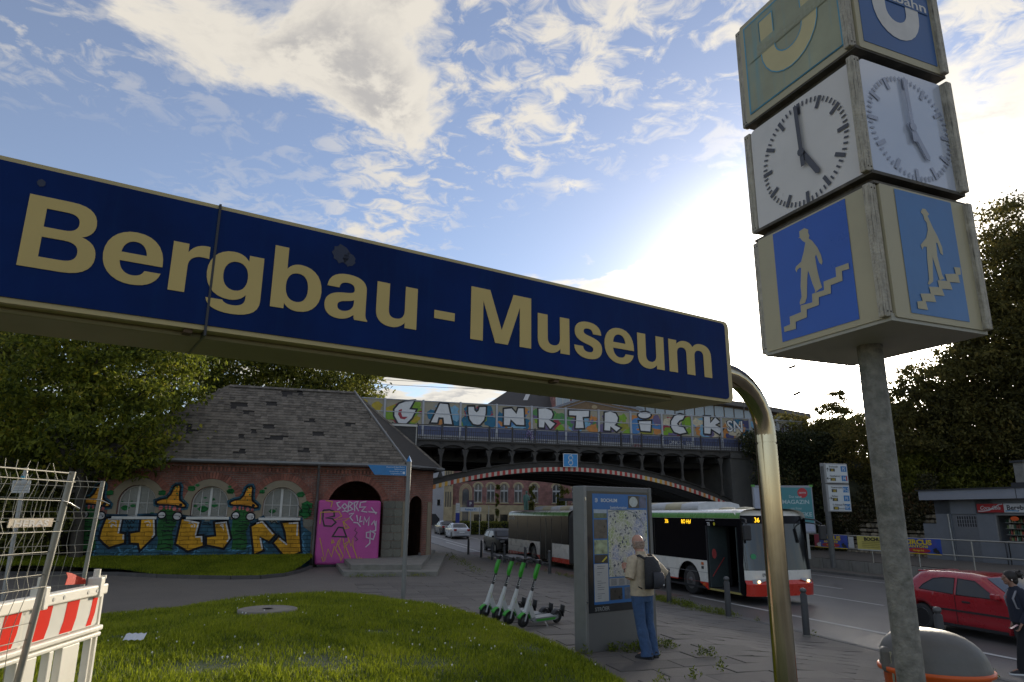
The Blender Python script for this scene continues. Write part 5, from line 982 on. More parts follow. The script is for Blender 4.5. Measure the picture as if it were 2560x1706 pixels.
b = MB(); b.poly(rrect(.04, Lb - .045, .59, .815, .03, 4, True), -.02, 0, .03); b.build('stripe_board', REFL, ba)
for x0, x1 in ((1.855, 1.93), (1.50, 1.665), (1.15, 1.32), (.80, .97), (.45, .62), (.1, .27)):
    b = MB(); b.poly([(x0 - .055, .597), (x1 - .055, .597), (x1 - .02, .68), (x1, .81), (x0, .81), (x0 - .02, .68)], -.0215); b.build('red_stripe', BRD, ba)
for x0, x1 in ((.09, .12), (.27, .50), (.60, .66), (.80, 1.02), (1.25, 1.35)): b = MB(); b.box(Lb - x1, Lb - x0, -.035, .02, .15, .50); b.build('leg_panel', BW, ba, .008)
for x in (.12, .85): b = MB(); b.box(Lb - x - .03, Lb - x + .03, -.065, .04, .80, .95); b.tube([(Lb - x, -.01, .9), (Lb - x, -.01, 1.01)], .025, 10); b.build('coupling_peg', BW, ba, .008)
b = MB(); b.poly([(Lb - .13, .90), (Lb - .42, .92), (Lb - .40, .975), (Lb - .43, 1.01), (Lb - .36, 1.0), (Lb - .14, .935)], .06, 0, .004); b.build('warning_flag', M('flag_red', (.62, .05, .02), .6, 0, .1, trans=.3), ba)
# notice on a post beyond the fence
t = thing('notice_post', 'grey post with small white notice behind the mesh fence', 'sign', (-10.9, 15.6, .62))
b = MB(); b.tube([(0, 0, 0), (0, 0, 3.0)], .045, 10); b.build('post', GALV, t)
b = MB(); b.box(-.2, .2, -.07, -.05, 2.45, 2.72); nb_ = b.build('notice_board', M('notice_white', (.5, .5, .47), .5, 0, .1), t)
for i in range(6): b = MB(); b.box(-.16, .12 + .04 * (i % 2), -.073, -.0705, 2.68 - i * .037, 2.69 - i * .037); b.build('notice_line', M('notice_ink', (.15, .15, .15), .6), nb_)
b = MB(); b.box(-.04, .04, -.06, -.045, 2.74, 2.82); b.build('sticker', M('sticker_blue', (.02, .3, .42), .5), t)
# ---------------------------------------------------------------- blue finger post
t = thing('finger_post', 'grey finger post with blue museum direction board by the brick house', 'signpost', RP(17.35, 2.69, .62), az_rot(88))
b = MB(); b.tube([(0, 0, -.2), (0, 0, 3.33)], .055, 14); b.build('post', M('post_grey', (.20, .20, .19), .5, .3, .1), t)
b = MB(); b.lathe([(.07, 3.33), (.05, 3.38), (.005, 3.48)], 4); b.build('tip', M('finger_blue', (.01, .16, .40), .4), t)
FB = M('finger_blue', (.01, .16, .40), .4)
b = MB(); b.poly([(-.06, 2.98), (-.06, 3.22), (-1.02, 3.24), (-.84, 3.0)], -.02, 0, .04); fb = b.build('direction_board', FB, t)
FW = M('finger_letters', (.55, .6, .65), .5)
for i, s in enumerate(('Deutsches Bergbau-Museum', 'Stadtparkviertel', 'Veranstaltungs- und', 'Congresszentrum')): text(s, .030, -.10 - (.06 if i > 1 else 0), 3.178 - i * .054, fb, FW, -.024, 'RIGHT', .006, .92)
b = MB(); b.box(-.145, -.09, -.024, -.0205, 3.02, 3.08); b.build('pictogram', FW, fb)
# ---------------------------------------------------------------- city map pillar
pm = thing('map_pillar', 'grey city map pillar with glazed map poster on the pavement', 'info pillar', (1.28, 11.39, .62), az_rot(54.7))
PG = M('pillar_grey', (.135, .135, .13), .5, .3, .1, 2, dirt=.2, dirtcol=(.09, .09, .08)); PBK = M('pillar_black', (.022, .023, .024), .2, 0, .1)
b = MB(); b.box(-.10, 1.40, 0, .27, 0, 2.53); b.build('casing', PG, pm, .015)
b = MB(); b.box(-.13, -.07, -.012, .27, 0, 2.53); b.build('side_post', M('pillar_alu', (.20, .20, .19), .45, .4, .1), pm, .01); b = MB(); b.box(1.36, 1.43, -.012, .27, 0, 2.53); b.build('side_post', PG, pm, .01)
b = MB(); b.box(-.07, 1.36, -.008, 0, .58, 2.45); b.build('glass_frame', PBK, pm)
def q_(name, x0, x1, z0, z1, mat, y): b = MB(); b.box(x0, x1, y, y + .002, z0, z1); return b.build(name, mat, pm)
MB1 = M('map_blue', (.018, .12, .34), .35, 0, .05)
q_('poster', .05, 1.31, .70, 2.41, MB1, -.0105)
def map_mat():
    m = bpy.data.materials.new('city_map'); m.use_nodes = True; t = m.node_tree; N = t.nodes; L = t.links; b = N['Principled BSDF']; tcn = N.new('ShaderNodeTexCoord')
    v = N.new('ShaderNodeTexVoronoi'); v.feature = 'DISTANCE_TO_EDGE'; v.inputs['Scale'].default_value = 16; L.new(tcn.outputs['Object'], v.inputs[0])
    v2 = N.new('ShaderNodeTexVoronoi'); v2.inputs['Scale'].default_value = 34; L.new(tcn.outputs['Object'], v2.inputs[0])
    n = N.new('ShaderNodeTexNoise'); n.inputs['Scale'].default_value = 3.2; n.inputs['Detail'].default_value = 4; L.new(tcn.outputs['Object'], n.inputs[0])
    n2 = N.new('ShaderNodeTexNoise'); n2.inputs['Scale'].default_value = 5; n2.inputs['Detail'].default_value = 7; n2.inputs['Roughness'].default_value = .8; mp = N.new('ShaderNodeMapping'); mp.inputs['Location'].default_value = (4, 4, 4); L.new(tcn.outputs['Object'], mp.inputs[0]); L.new(mp.outputs[0], n2.inputs[0])
    base = N.new('ShaderNodeValToRGB'); L.new(n.outputs[0], base.inputs[0]); e = base.color_ramp.elements; e[0].position = .40; e[0].color = (.24, .27, .38, 1); e[1].position = .62; e[1].color = (.27, .33, .15, 1); x = e.new(.5); x.color = (.36, .37, .33, 1)
    st = N.new('ShaderNodeMath'); st.operation = 'LESS_THAN'; st.inputs[1].default_value = .045; L.new(v.outputs['Distance'], st.inputs[0])
    m1 = N.new('ShaderNodeMix'); m1.data_type = 'RGBA'; L.new(st.outputs[0], m1.inputs['Factor']); L.new(base.outputs[0], m1.inputs[6]); m1.inputs[7].default_value = (.50, .50, .46, 1)
    sx = N.new('ShaderNodeSeparateColor'); L.new(v2.outputs['Color'], sx.inputs[0]); c1 = N.new('ShaderNodeMath'); c1.operation = 'MULTIPLY'; L.new(sx.outputs[0], c1.inputs[0]); L.new(n2.outputs[0], c1.inputs[1])
    gt = N.new('ShaderNodeMath'); gt.operation = 'GREATER_THAN'; gt.inputs[1].default_value = .47; L.new(c1.outputs[0], gt.inputs[0])
    m2 = N.new('ShaderNodeMix'); m2.data_type = 'RGBA'; L.new(gt.outputs[0], m2.inputs['Factor']); L.new(m1.outputs[2], m2.inputs[6]); m2.inputs[7].default_value = (.04, .05, .09, 1)
    L.new(m2.outputs[2], b.inputs['Base Color']); b.inputs['Roughness'].default_value = .3; return m
q_('map_sheet', .38, 1.29, 1.10, 2.16, map_mat(), -.0128)
MPH = lambda nm, c, v=.5: M(nm, c, .3, 0, v, 9, dirt=.5, dirtcol=tuple(x * .3 for x in c), dscale=7)
for i, (z0, z1, c) in enumerate(((2.02, 2.16, (.10, .13, .08)), (1.70, 2.0, (.09, .075, .06)), (1.46, 1.68, (.28, .33, .20)), (1.32, 1.45, (.03, .028, .025)))): q_('photo', .07, .36, z0, z1, MPH('poster_photo_%d' % i, c), -.0128)
q_('photo_sky', .07, .36, 2.10, 2.16, MPH('poster_sky', (.3, .36, .42), .2), -.0136)
b = MB(); b.poly([(.22, 1.345), (.25, 1.335), (.34, 1.40), (.33, 1.425)], -.0140); b.build('photo_detail', M('photo_yellow', (.5, .42, .04), .4), pm)
q_('text_sheet', .06, .36, .74, 1.31, M('poster_paper', (.40, .41, .41), .35, 0, .06), -.0128); q_('index_sheet', .38, 1.29, .96, 1.08, M('poster_paper_grey', (.30, .31, .31), .35, 0, .06), -.0128)
INK = M('poster_ink', (.12, .13, .15), .4)
for i in range(16):
    z = 1.27 - i * .032
    if i in (2, 5, 6, 12): continue
    q_('text_line', .12, .12 + random.uniform(.06, .2), z, z + .008, INK, -.0145)
for i in range(5): q_('index_column', .42 + i * .175, .42 + i * .175 + .12, .97, 1.07, M('index_ink', (.2, .21, .22), .4, 0, .3, 60), -.0145)
for x0, x1, c in ((.39, .66, (.035, .03, .025)), (.71, .98, (.10, .12, .16)), (1.02, 1.28, (.1, .08, .05))): q_('photo', x0, x1, .75, .93, MPH('poster_photo_low_%d' % int(x0 * 100), c), -.0128)
q_('photo', .86, 1.12, 2.19, 2.39, MPH('poster_photo_top', (.05, .045, .035)), -.0128); b = MB(); b.disc(.98, 2.29, .10, .085, -.0145, 20, 0, .05); b.build('photo_detail', MPH('photo_pale', (.42, .46, .44), .2), pm)
q_('photo', 1.13, 1.29, 2.19, 2.39, MPH('poster_photo_people', (.09, .1, .16)), -.0128)
WL_ = M('poster_white', (.55, .58, .6), .35)
text('BOCHUM', .055, .23, 2.28, pm, WL_, -.0145, 'LEFT', .02, 1.1); text('Stadtinformation', .04, .82, 2.175, pm, WL_, -.0146, 'RIGHT', .008); b = MB(); b.ribbon([(.13 + .028 * math.cos(a * .5), 2.305 + .028 * math.sin(a * .5)) for a in range(7, 19)], .012, -.0146); b.disc(.13, 2.305, .014, None, -.0148, 10); b.build('city_emblem', WL_, pm)
b = MB(); b.ribbon([(.39, 2.12), (.6, 2.15), (.82, 2.15), (1.0, 2.10), (1.15, 1.98), (1.22, 1.90)], .018, -.0148); b.build('map_rail_line', M('map_rail', (.17, .2, .2), .4), pm)
text('STRÖER', .055, .06, .605, pm, M('stroer_letters', (.2, .21, .21), .4), -.0105, 'LEFT', .02, 1.1)
for z in (2.3, .72): b = MB(); b.box(-.115, -.09, -.018, -.012, z, z + .05); b.build('latch', STEEL, pm)
# ---------------------------------------------------------------- bollards
BOLL = M('bollard_iron', (.042, .042, .042), .55, .2, .2, 5, .03, 30)
bo = thing('bollard', 'slim dark iron bollard', 'bollard', (0, 0, 0), 0, 'bollards along the kerb')
b = MB(); b.lathe([(.075, -.2), (.075, .86), (.055, .885)], 16); b.build('shaft', BOLL, bo)
b = MB(); b.lathe([(.05, .885), (.05, .905), (.068, .92), (.072, .95), (.06, .985), (.03, 1.0), (.004, 1.005)], 16); b.build('cap', M('bollard_cap', (.09, .09, .09), .4, .4, .3), bo)
b = MB(); b.lathe([(.09, -.02), (.09, .012), (.075, .02)], 16); b.build('foot_ring', M('bollard_foot', (.15, .14, .12), .8), bo)
spots = [(13.53, 'dark iron bollard at the kerb between steel sign pole and clock pillar'), (16.44, 'dark iron bollard at the kerb before the open bus door'), (19.46, 'dark iron bollard in weeds just beyond the man at the map pillar'), (29.8, 'dark iron bollard in front of the rear bus wheel, near the map pillar'), (33.2, 'dark iron bollard behind the scooters, before the rear bus wheel'), (36.8, 'dark iron bollard behind the scooters, at the rear end of the bus'), (39.2, 'dark iron bollard before the black car'), (41.6, 'dark iron bollard just left of the black car'), (44.9, 'leftmost dark iron bollard, far from the black car'), (10.3, 'dark iron bollard in front of the red hatchback rear wheel')]
vs_b = {44.9: 11.0, 10.3: 11.6}
for i, (u, lb_) in enumerate(spots):
    o = bo if i == 0 else copy_tree(bo); v = 11.05; o.location = RP(u, v, plaza_z(u, v) + .01); o['label'] = lb_; o.rotation_euler = (R(random.uniform(-1, 1)), R(random.uniform(-1, 1)), 0)
    if u == 10.3: o.location = RP(10.2, 11.2, .13)
# ---------------------------------------------------------------- far side of the street: verge, terrace, low wall, railing
sheet('far_pavement', [-30, 10, 36], [25.15, 26.3], lambda u, v: .10, ASPH, False)
b = MB()
for i in range(50): b.box(-36 + i * 1.0 + .006, -36 + (i + 1) * 1.0 - .006, 0, .15, -.2, .105)
fk = bpy.data.objects.new('kerb', None); COL.objects.link(fk); struct(fk); o = b.build('kerb_row', KERBM, fk, loc=RP(0, 25.05, 0), rotz=ROT_SIDE); struct(o, 'stuff')
sheet('terrace', [-30, 5, 20, 37.5], [26.45, 29, 31, 40, 60], lambda u, v: .60 + .05 * min(1, (v - 26.45) / 4), ASPH, False)
lw = thing('low_wall', 'low concrete retaining wall panels under the railing across the street', 'wall', RP(0, 26.3, 0), ROT_SIDE)
CONC = M('old_concrete', (.20, .19, .165), .85, 0, .25, 2.5, .08, 25, island=.15, streak=.6, dirtcol=(.07, .07, .05), dscale=5)
b = MB(); b.box(-.49, .49, 0, .16, 0, .585); wp = b.build('wall_panel', CONC, lw, .01); 
for i in range(44):
    o = wp if i == 0 else wp.copy()
    if i: COL.objects.link(o)
    o.location = (-37 + i * 1.0, random.uniform(-.012, .012), random.uniform(-.01, .0))
rl = thing('street_railing', 'grey two rail tube railing on the low wall across the street', 'railing', RP(0, 26.38, 0), ROT_SIDE)
RT = M('rail_tube', (.36, .345, .30), .45, .6, .15, 4)
for z in (1.775, 1.155): b = MB(); b.tube([(-37, 0, z), (12, 0, z)], .028, 10); b.build('rail', RT, rl)
for i in range(19): x = -37.6 + i * 2.6; b = MB(); b.tube([(x, 0, .5), (x, 0, 1.775)], .028, 8); b.build('post', RT, rl)
CB = M('banner_blue', (.03, .07, .33), .5, 0, .3, 2, dirt=.35, dirtcol=(.22, .04, .12), dscale=1.2); CY = M('banner_yellow', (.62, .44, .02), .5, 0, .08); CR = M('banner_red', (.40, .03, .03), .5, 0, .15); BK = M('banner_ink', (.02, .02, .02), .5); CW = M('banner_white', (.5, .5, .48), .6, 0, .1)
def banner(label, u0, kind):
    t = thing('railing_banner', label, 'banner', RP(u0, 26.33, 1.13), ROT_SIDE, 'banners tied to the railing'); w = 2.3 if kind == 'circus' else 2.05
    b = MB(); n = 8
    for i in range(n):
        x0, x1 = w * i / n, w * (i + 1) / n; y0, y1 = .012 * math.sin(i * 1.9), .012 * math.sin((i + 1) * 1.9)
        b.add([(x0, y0, 0), (x1, y1, 0), (x1, y1, .65), (x0, y0, .65)], [(0, 1, 2, 3)])
    sh = b.build('sheet', CB if kind == 'circus' else M('banner_lemon', (.55, .47, .12), .5, 0, .1), t); s = sh.modifiers.new('t', 'SOLIDIFY'); s.thickness = .004
    if kind == 'circus':
        b = MB(); b.box(0, w, -.018, -.016, 0, .035); b.build('border', CY, t); b = MB(); b.box(0, .35, -.0165, -.0155, .04, .65); b.build('red_end', M('banner_red_end', (.30, .03, .06), .5, 0, .3, 2), t)
        text('CIRCUS', .20, w / 2, .40, t, CY, -.022, 'CENTER', .045, 1.45); text('ANTONI', .10, w / 2 + .02, .265, t, CY, -.022, 'CENTER', .04, 1.75)
        b = MB(); b.disc(w * .5, .15, .62, .1, -.020, 20); b.build('red_oval', CR, t); text('Manege frei', .07, w * .5, .115, t, CY, -.024, 'CENTER', .03, 1.2)
        b = MB(); b.disc(w - .28, .17, .14, .1, -.021, 10, 0, .3); b.disc(w - .14, .1, .06, .05, -.0215, 8, 0, .2); b.build('dark_figure', BK, t); b = MB(); b.disc(.3, .13, .13, .1, -.021, 9, 0, .3); b.disc(.42, .22, .06, .05, -.0222, 8, 0, .2); b.build('pale_figure', CW, t)
    else:
        text('BOCHUM', .15, w / 2 + .05, .45, t, BK, -.02, 'CENTER', .045, 1.35); b = MB(); b.box(0, w, -.018, -.016, 0, .05); b.build('border', CW, t)
        for i in range(4): b = MB(); b.box(.3, w - .3 + .1 * (i % 2), -.019, -.017, .38 - i * .08, .395 - i * .08); b.build('small_print', M('banner_print', (.16, .13, .03), .5), t)
banner('blue and yellow circus banner on the railing beside the bus front', 30.95, 'circus'); banner('lemon yellow banner with black heading on the railing between two circus banners', 28.02, 'text'); banner('blue and yellow circus banner on the railing before the kiosk', 25.68, 'circus')
o = MB().box(-28.6, -28.25, -.05, -.045, 1.2, 1.72).build('railing_notice', CW, None, loc=RP(0, 26.38, 0), rotz=ROT_SIDE); tag(o, 'small white notice on the railing beside the lemon yellow banner', 'notice')
# ---------------------------------------------------------------- kiosk
ki = thing('kiosk', 'flat roofed grey kiosk with red drink sign across the street', 'kiosk', RP(0, 31, .65), ROT_SIDE)
KG = M('kiosk_grey', (.155, .165, .18), .6, 0, .08, 3, streak=.25, dirtcol=(.10, .105, .11), dscale=4); KD = M('kiosk_dark', (.03, .03, .032), .6); KF = M('kiosk_fascia', (.24, .25, .28), .5, 0, .06, 2)
b = MB(); b.box(-27.6, -26.73, 0, .2, 0, 2.9); b.box(-25.38, -24.47, 0, .2, 0, 2.9); b.box(-27.6, -12, 0, .2, 2.2, 2.9); b.box(-24.47, -12, 0, .2, 0, .92); b.box(-27.6, -27.4, .2, 4, 0, 2.9); b.box(-27.6, -12, 3.8, 4, 0, 2.9); b.box(-24.9, -24.75, .2, 3.8, 0, 2.9); b.build('wall', KG, ki)
b = MB(); b.box(-27.95, -12, -.55, 4.2, 2.87, 3.32); b.build('fascia', KF, ki); b = MB(); b.box(-28.05, -11.9, -.62, 4.3, 3.32, 3.38); b.build('roof', KD, ki); b = MB(); b.box(-22.9, -22.87, -.556, -.55, 2.87, 3.32); b.build('fascia_joint', KD, ki)
b = MB(); b.box(-26.73, -25.38, .06, .1, 0, 2.2); dr_ = b.build('door', M('shutter_grey', (.145, .15, .16), .5, 0, .06), ki)
for i in range(14): b = MB(); b.box(-26.7, -25.4, .045, .06, .05 + i * .105, .12 + i * .105); b.build('shutter_slat', M('shutter_grey', (.145, .15, .16)), dr_)
b = MB(); b.box(-26.5, -25.45, .05, .058, 1.58, 2.1); b.build('grille_opening', KD, dr_)
b = MB()
for i in range(9): b.box(-26.5 + i * .13, -26.47 + i * .13, .035, .05, 1.58, 2.1)
for i in range(4): b.box(-26.5, -25.45, .034, .051, 1.58 + i * .17, 1.60 + i * .17)
b.build('grille', M('grille_grey', (.2, .2, .21), .5), dr_)
b = MB(); b.tube([(-26.85, -.05, 2.2), (-26.8, -.05, .0)], .05, 8); b.build('downpipe', GALV, ki)
b = MB(); b.box(-28.5, -27.6, .1, 1.2, 0, 1.72); b.build('side_store', KG, ki)
b = MB(); b.box(-25.2, -23.9, -.12, -.01, 2.27, 2.66); cs = b.build('drink_sign', M('drink_red', (.35, .02, .022), .4, 0, .1), ki)
CWH = M('sign_white', (.52, .52, .52), .4); text('Coca-Cola', .17, -24.55, 2.40, cs, CWH, -.125, 'CENTER', .012, .95, shear=.35); b = MB(); b.ribbon([(-25.15, 2.33), (-24.9, 2.33), (-24.6, 2.37), (-24.3, 2.5), (-24.1, 2.62), (-23.92, 2.64)], .045, -.1235); b.build('swoosh', CWH, cs)
b = MB(); b.box(-23.88, -21.0, -.12, -.01, 2.27, 2.66); ns_ = b.build('name_sign', CWH, ki); text('Bergbau', .21, -23.75, 2.38, ns_, BK, -.125, 'LEFT', .02, 1.1); b = MB(); b.ribbon([(-23.82, 2.33), (-23.6, 2.35), (-23.2, 2.33)], .04, -.124); b.build('blue_wave', M('wave_blue', (.03, .2, .4), .4), ns_)
b = MB(); b.box(-24.47, -19, .14, .15, .92, 2.2); b.build('window', GLASSD, ki) if False else None
kw = MB(); kw.box(-24.47, -24.40, .0, .12, .92, 2.2); kw.box(-22.9, -22.84, .0, .12, .92, 2.2); kw.box(-24.47, -19, .0, .12, .90, .96); kw.box(-24.47, -19, 0, .12, 2.14, 2.2); kw.build('window_frame', M('frame_alu', (.25, .25, .25), .4, .5), ki)
b = MB(); b.box(-24.47, -19, .9, .95, .92, 2.2); b.build('shelf_back', M('shelf_brown', (.05, .04, .03), .8, 0, .4, 3), ki)
goods = [(.3, .22, .08), (.15, .05, .03), (.2, .25, .1), (.4, .38, .3), (.05, .1, .06), (.3, .05, .03)]
for r in range(4):
    b = MB(); b.box(-24.4, -19, .45, .9, 1.0 + r * .27, 1.015 + r * .27); b.build('shelf', M('shelf_white', (.3, .3, .28), .5), ki)
    x = -24.35; 
    while x < -22:
        g_ = random.randrange(6); b = MB(); w_ = random.uniform(.06, .12)
        if random.random() < .6: b.lathe([(w_ * .4, 0), (w_ * .4, .12), (w_ * .15, .16), (w_ * .15, .2)], 8, 0, (x + w_ / 2, .55, 1.016 + r * .27))
        else: b.box(x, x + w_, .5, .6, 1.016 + r * .27, 1.016 + r * .27 + random.uniform(.1, .2))
        b.build('goods', M('goods_%d' % g_, goods[g_], .4, 0, .2), ki); x += w_ + .02
b = MB(); b.disc(-23.55, 2.0, .2, .1, .0, 18); b.build('sticker_oval', M('neon_orange', (.7, .09, .01), .5), ki)
for x in (-23.9, -23.75): b = MB(); b.tube([(x - (.5 if x < -23.8 else -.5), -.35, .98), (x - (.06 if x < -23.8 else -.06), -.35, .98), (x, -.35, .9), (x, -.35, 0)], .025, 8); b.build('counter_rail', BLACKM, ki)
b = MB(); b.box(-24.4, -23.95, 1.6, 2.0, 3.3, 4.6); b.build('chimney', M('chimney_grey', (.2, .19, .17), .8, 0, .4, 3, dirt=.6, dirtcol=(.04, .04, .04), dscale=3), ki); b = MB(); b.box(-24.5, -23.85, 1.5, 2.1, 4.58, 4.68); b.box(-24.55, -23.8, 1.45, 2.15, 3.3, 3.65); b.build('chimney_cap', KD, ki)
# ---------------------------------------------------------------- rough stone wall behind the railing
sw = thing('stone_wall', 'rough dry stone retaining wall behind the railing, overgrown', 'wall', RP(0, 32.2, .6), ROT_SIDE)
STN = M('rubble_stone', (.30, .25, .175), .9, 0, .3, 3, .2, 10, island=.35, dirt=.4, dirtcol=(.05, .05, .03), dscale=2)
b = MB(); b.box(-39, -28.3, .3, 1.2, -.2, 3.0); b.build('wall_core', M('wall_core', (.03, .028, .02), .95), sw)
stones = []
for s_ in range(4):
    q = MB(); n_ = 8; rr_ = random.Random(s_)
    q.rings([[(.5 * sx_ * (1 - abs(yy) * .35) * rr_.uniform(.85, 1.0) , yy * .3 - (.12 if abs(sx_) < .9 and abs(sz_) < .9 else 0), .5 * sz_ * (1 - abs(yy) * .3) * rr_.uniform(.85, 1.0)) for sx_, sz_ in ((-1, -.7), (-.6, -1), (.6, -1), (1, -.7), (1, .7), (.6, 1), (-.6, 1), (-1, .7))] for yy in (-.9, -.5, .6)], 0, False, True)
    stones.append(q)
base_st = [q.build('wall_stone', STN, sw) for q in stones]; used = [False] * 4
z = -.05; r = 0
while z < 2.75:
    h = random.uniform(.2, .34); x = -38.8 + random.uniform(0, .3)
    while x < -28.4:
        w = random.uniform(.3, .85); k = random.randrange(4); o = base_st[k] if not used[k] else base_st[k].copy()
        if used[k]: COL.objects.link(o)
        used[k] = True; o.location = (x + w / 2, .1 + random.uniform(-.06, .1), z + h / 2); o.scale = (w * .97, 1, h * .95); o.rotation_euler = (0, R(random.uniform(-4, 4)), R(random.uniform(-8, 8))); x += w
    z += h; r += 1
# ---------------------------------------------------------------- parking guidance sign
ps = thing('parking_sign', 'white car park guidance sign with yellow counters on grey post', 'sign', (13.62, 30.0, .6), ROT_ACROSS)
PSG = M('sign_housing', (.27, .27, .265), .5, .3, .1, 4); PSW = M('sign_panel_white', (.50, .52, .52), .4, 0, .05); PSB = M('parking_blue', (.012, .14, .36), .4); PSY = M('counter_yellow', (.55, .40, .02), .5)
b = MB(); b.tube([(.02, .15, 0), (.02, .15, 4.2)], .12, 10); b.build('post', M('post_dark', (.10, .10, .095), .6, .2, .2), ps)
def pbox(z0, z1): 
    b = MB(); b.box(-.05, 1.17, 0, .28, z0, z1); h = b.build('housing', PSG, ps, .02); b = MB(); b.box(.03, 1.13, -.006, .0, z0 + .05, z1 - .05); b.build('panel', PSW, h); return h
hu = pbox(3.47, 4.33); hl_ = pbox(2.28, 3.44)
def prow(h, z, name, num, p, extra=None):
    text(name, .085, .18, z + .17, h, BK, -.010, 'LEFT', .01, .8); b = MB(); b.box(.2, .48, -.009, -.006, z + .0, z + .13); b.build('counter', BK, h); text(num, .10, .34, z + .015, h, PSY, -.012, 'CENTER', .02, .85)
    b = MB(); b.box(.80, 1.10, -.009, -.006, z - .0, z + .24); b.build('parking_panel', PSB, h); text(p, .15, .95, z + .04, h, PSW, -.012, 'CENTER', .01, .72)
    if extra: text(extra, .06, .5, z + .02, h, BK, -.010, 'LEFT', .005, .7)
prow(hu, 3.98, 'Brückstraße', '22', 'P5'); prow(hu, 3.58, 'Hauptbahnhof', '265', 'P4'); prow(hl_, 3.10, 'Husemannplatz', '162', 'P1-2'); prow(hl_, 2.73, 'Rathaus', '197', 'P3'); prow(hl_, 2.37, 'K.-Adenauer-Platz', '300', 'P8+9', 'Bermuda3Eck')
b = MB(); b.box(1.03, 1.09, -.0125, -.0095, 3.60, 3.80); b.build('red_mark', M('mark_red', (.4, .03, .02), .5), hu)
for h, x, z, a in ((hu, .1, 4.05, 0), (hu, .1, 3.68, 90), (hl_, .1, 2.85, -90)):
    b = MB(); T = Matrix.Translation((x, 0, z)) @ Matrix.Rotation(R(-a), 4, 'Y'); c_, s_ = math.cos(R(a)), math.sin(R(a)); ro = lambda p: (x + p[0] * c_ - p[1] * s_, z + p[0] * s_ + p[1] * c_)
    b.ribbon([ro((0, -.08)), ro((0, .07))], .025, -.0085); b.ribbon([ro((-.055, .01)), ro((0, .08)), ro((.055, .01))], .025, -.0095); b.build('arrow', BK, h)
# ---------------------------------------------------------------- poster board
pb_ = thing('poster_board', 'double poster board with teal pharmacy magazine poster beside the bridge', 'billboard', (12.62, 36.3, .6), az_rot(97))
b = MB(); b.box(-.06, 2.92, 0, .2, 1.25, 3.62); b.build('frame', M('board_frame', (.25, .26, .29), .4, .4, .1), pb_, .02)
for x in (.3, 2.5): b = MB(); b.box(x - .06, x + .06, .05, .15, 0, 1.3); b.build('leg', GALV, pb_)
q = MB(); q.box(.02, 1.0, -.006, 0, 1.42, 3.5); q.build('white_poster', M('poster_pale', (.36, .38, .45), .5, 0, .15, 1.5), pb_); TL = M('poster_teal', (.05, .22, .24), .4, 0, .1, 1)
q = MB(); q.box(1.08, 2.86, -.006, 0, 1.72, 3.52); q.build('teal_poster', TL, pb_); q = MB(); q.box(1.08, 2.86, -.006, 0, 1.34, 1.715); q.build('poster_foot', M('poster_lilac', (.36, .38, .47), .5), pb_)
PW = M('poster_words', (.45, .55, .55), .5)
for s, z, h, w in (('Das neue', 3.0, .13, .9), ('MAGAZIN', 2.7, .2, 1.05), ('aus Ihrer', 2.42, .12, .9), ('APOTHEKE', 2.08, .2, 1.05)): text(s, h, 2.05, z, pb_, PW, -.012, 'CENTER', .012 if h > .15 else 0, w)
b = MB(); b.disc(2.42, 3.25, .25, None, -.011, 24); b.build('red_badge', M('badge_red', (.42, .02, .03), .4), pb_); text('GRATIS', .075, 2.42, 3.22, pb_, CWH, -.014, 'CENTER', .02, 1)
for x in (-.08, 2.80): b = MB(); b.box(x, x + .16, -.01, .21, 3.55, 3.66); b.build('corner_tab', M('tab_green', (.1, .3, .05), .5), pb_)
# ---------------------------------------------------------------- buildings beyond the bridge
BRK2 = brick_mat('far_brick', (.30, .115, .095), (.23, .09, .075), (.26, .2, .18), 1.2); SAND = M('sandstone', (.40, .32, .19), .85, 0, .25, 1.5, .05, 10, dirt=.35, dirtcol=(.12, .095, .06), dscale=1); WFR = M('far_window_frame', (.5, .5, .48), .5); SKYG = M('sky_glass', (.05, .06, .07), .06, 0, .1, spec=1.0)
z0 = road_z(88) 
rb = thing('red_brick_hall', 'red brick and sandstone building with tall arched windows seen under the bridge', 'building', (-9.6, 90.5, .5), az_rot(86))
def hole_wall(name, w, za, zb2, holes, mat, parent, y=0.0, dep=.4):
    b = MB(); b.poly([[(2.1, za), (w, za), (w, zb2), (2.1, zb2)]] + holes, y)
    for h in holes: k = len(h); b.add([(p[0], y, p[1]) for p in h] + [(p[0], y + dep, p[1]) for p in h], [(i, (i + 1) % k, k + (i + 1) % k, k + i) for i in range(k)])
    return b.build(name, mat, parent)
wx = [5.35, 7.0, 8.75, 10.6, 12.7, 15.6, 18.2, 20.8]; up = [archpts(x, .52, 3.6, 5.5, 8) for x in wx]
hole_wall('brick_front', 27, 3.3, 11, up, BRK2, rb)
lowh = [[(x - .5, .9), (x + .5, .9), (x + .5, 2.1), (x - .5, 2.1)] for x in wx]
hole_wall('stone_base', 27, -.6, 3.28, lowh, SAND, rb, -.06)
for x in wx:
    b = MB(); b.poly(archpts(x, .52, 3.6, 5.5, 8), .3); w = b.build('window', SKYG, rb); b = MB(); b.box(x - .05, x + .05, .2, .29, 3.6, 6.0); b.box(x - .52, x + .52, .2, .29, 5.0, 5.2); b.ribbon(archpts(x, .5, 3.62, 5.5, 8), .1, .25, 0, True); b.build('window_frame', WFR, w); b = MB(); b.box(x - .65, x + .65, -.12, .1, 3.45, 3.6); b.build('window_sill', SAND, w)
    b = MB(); b.ribbon([(x - .62 * math.cos(math.pi * i / 10), 5.5 + .62 * math.sin(math.pi * i / 10)) for i in range(11)], .22, -.02); b.build('window_arch', SAND, w)
    b = MB(); b.box(x - .5, x + .5, .2, .25, .9, 2.1); b.build('basement_window', GLASSD, rb)
b = MB(); b.box(.95, 2.1, -.5, 8, -.6, 11); b.build('stone_tower', SAND, rb)
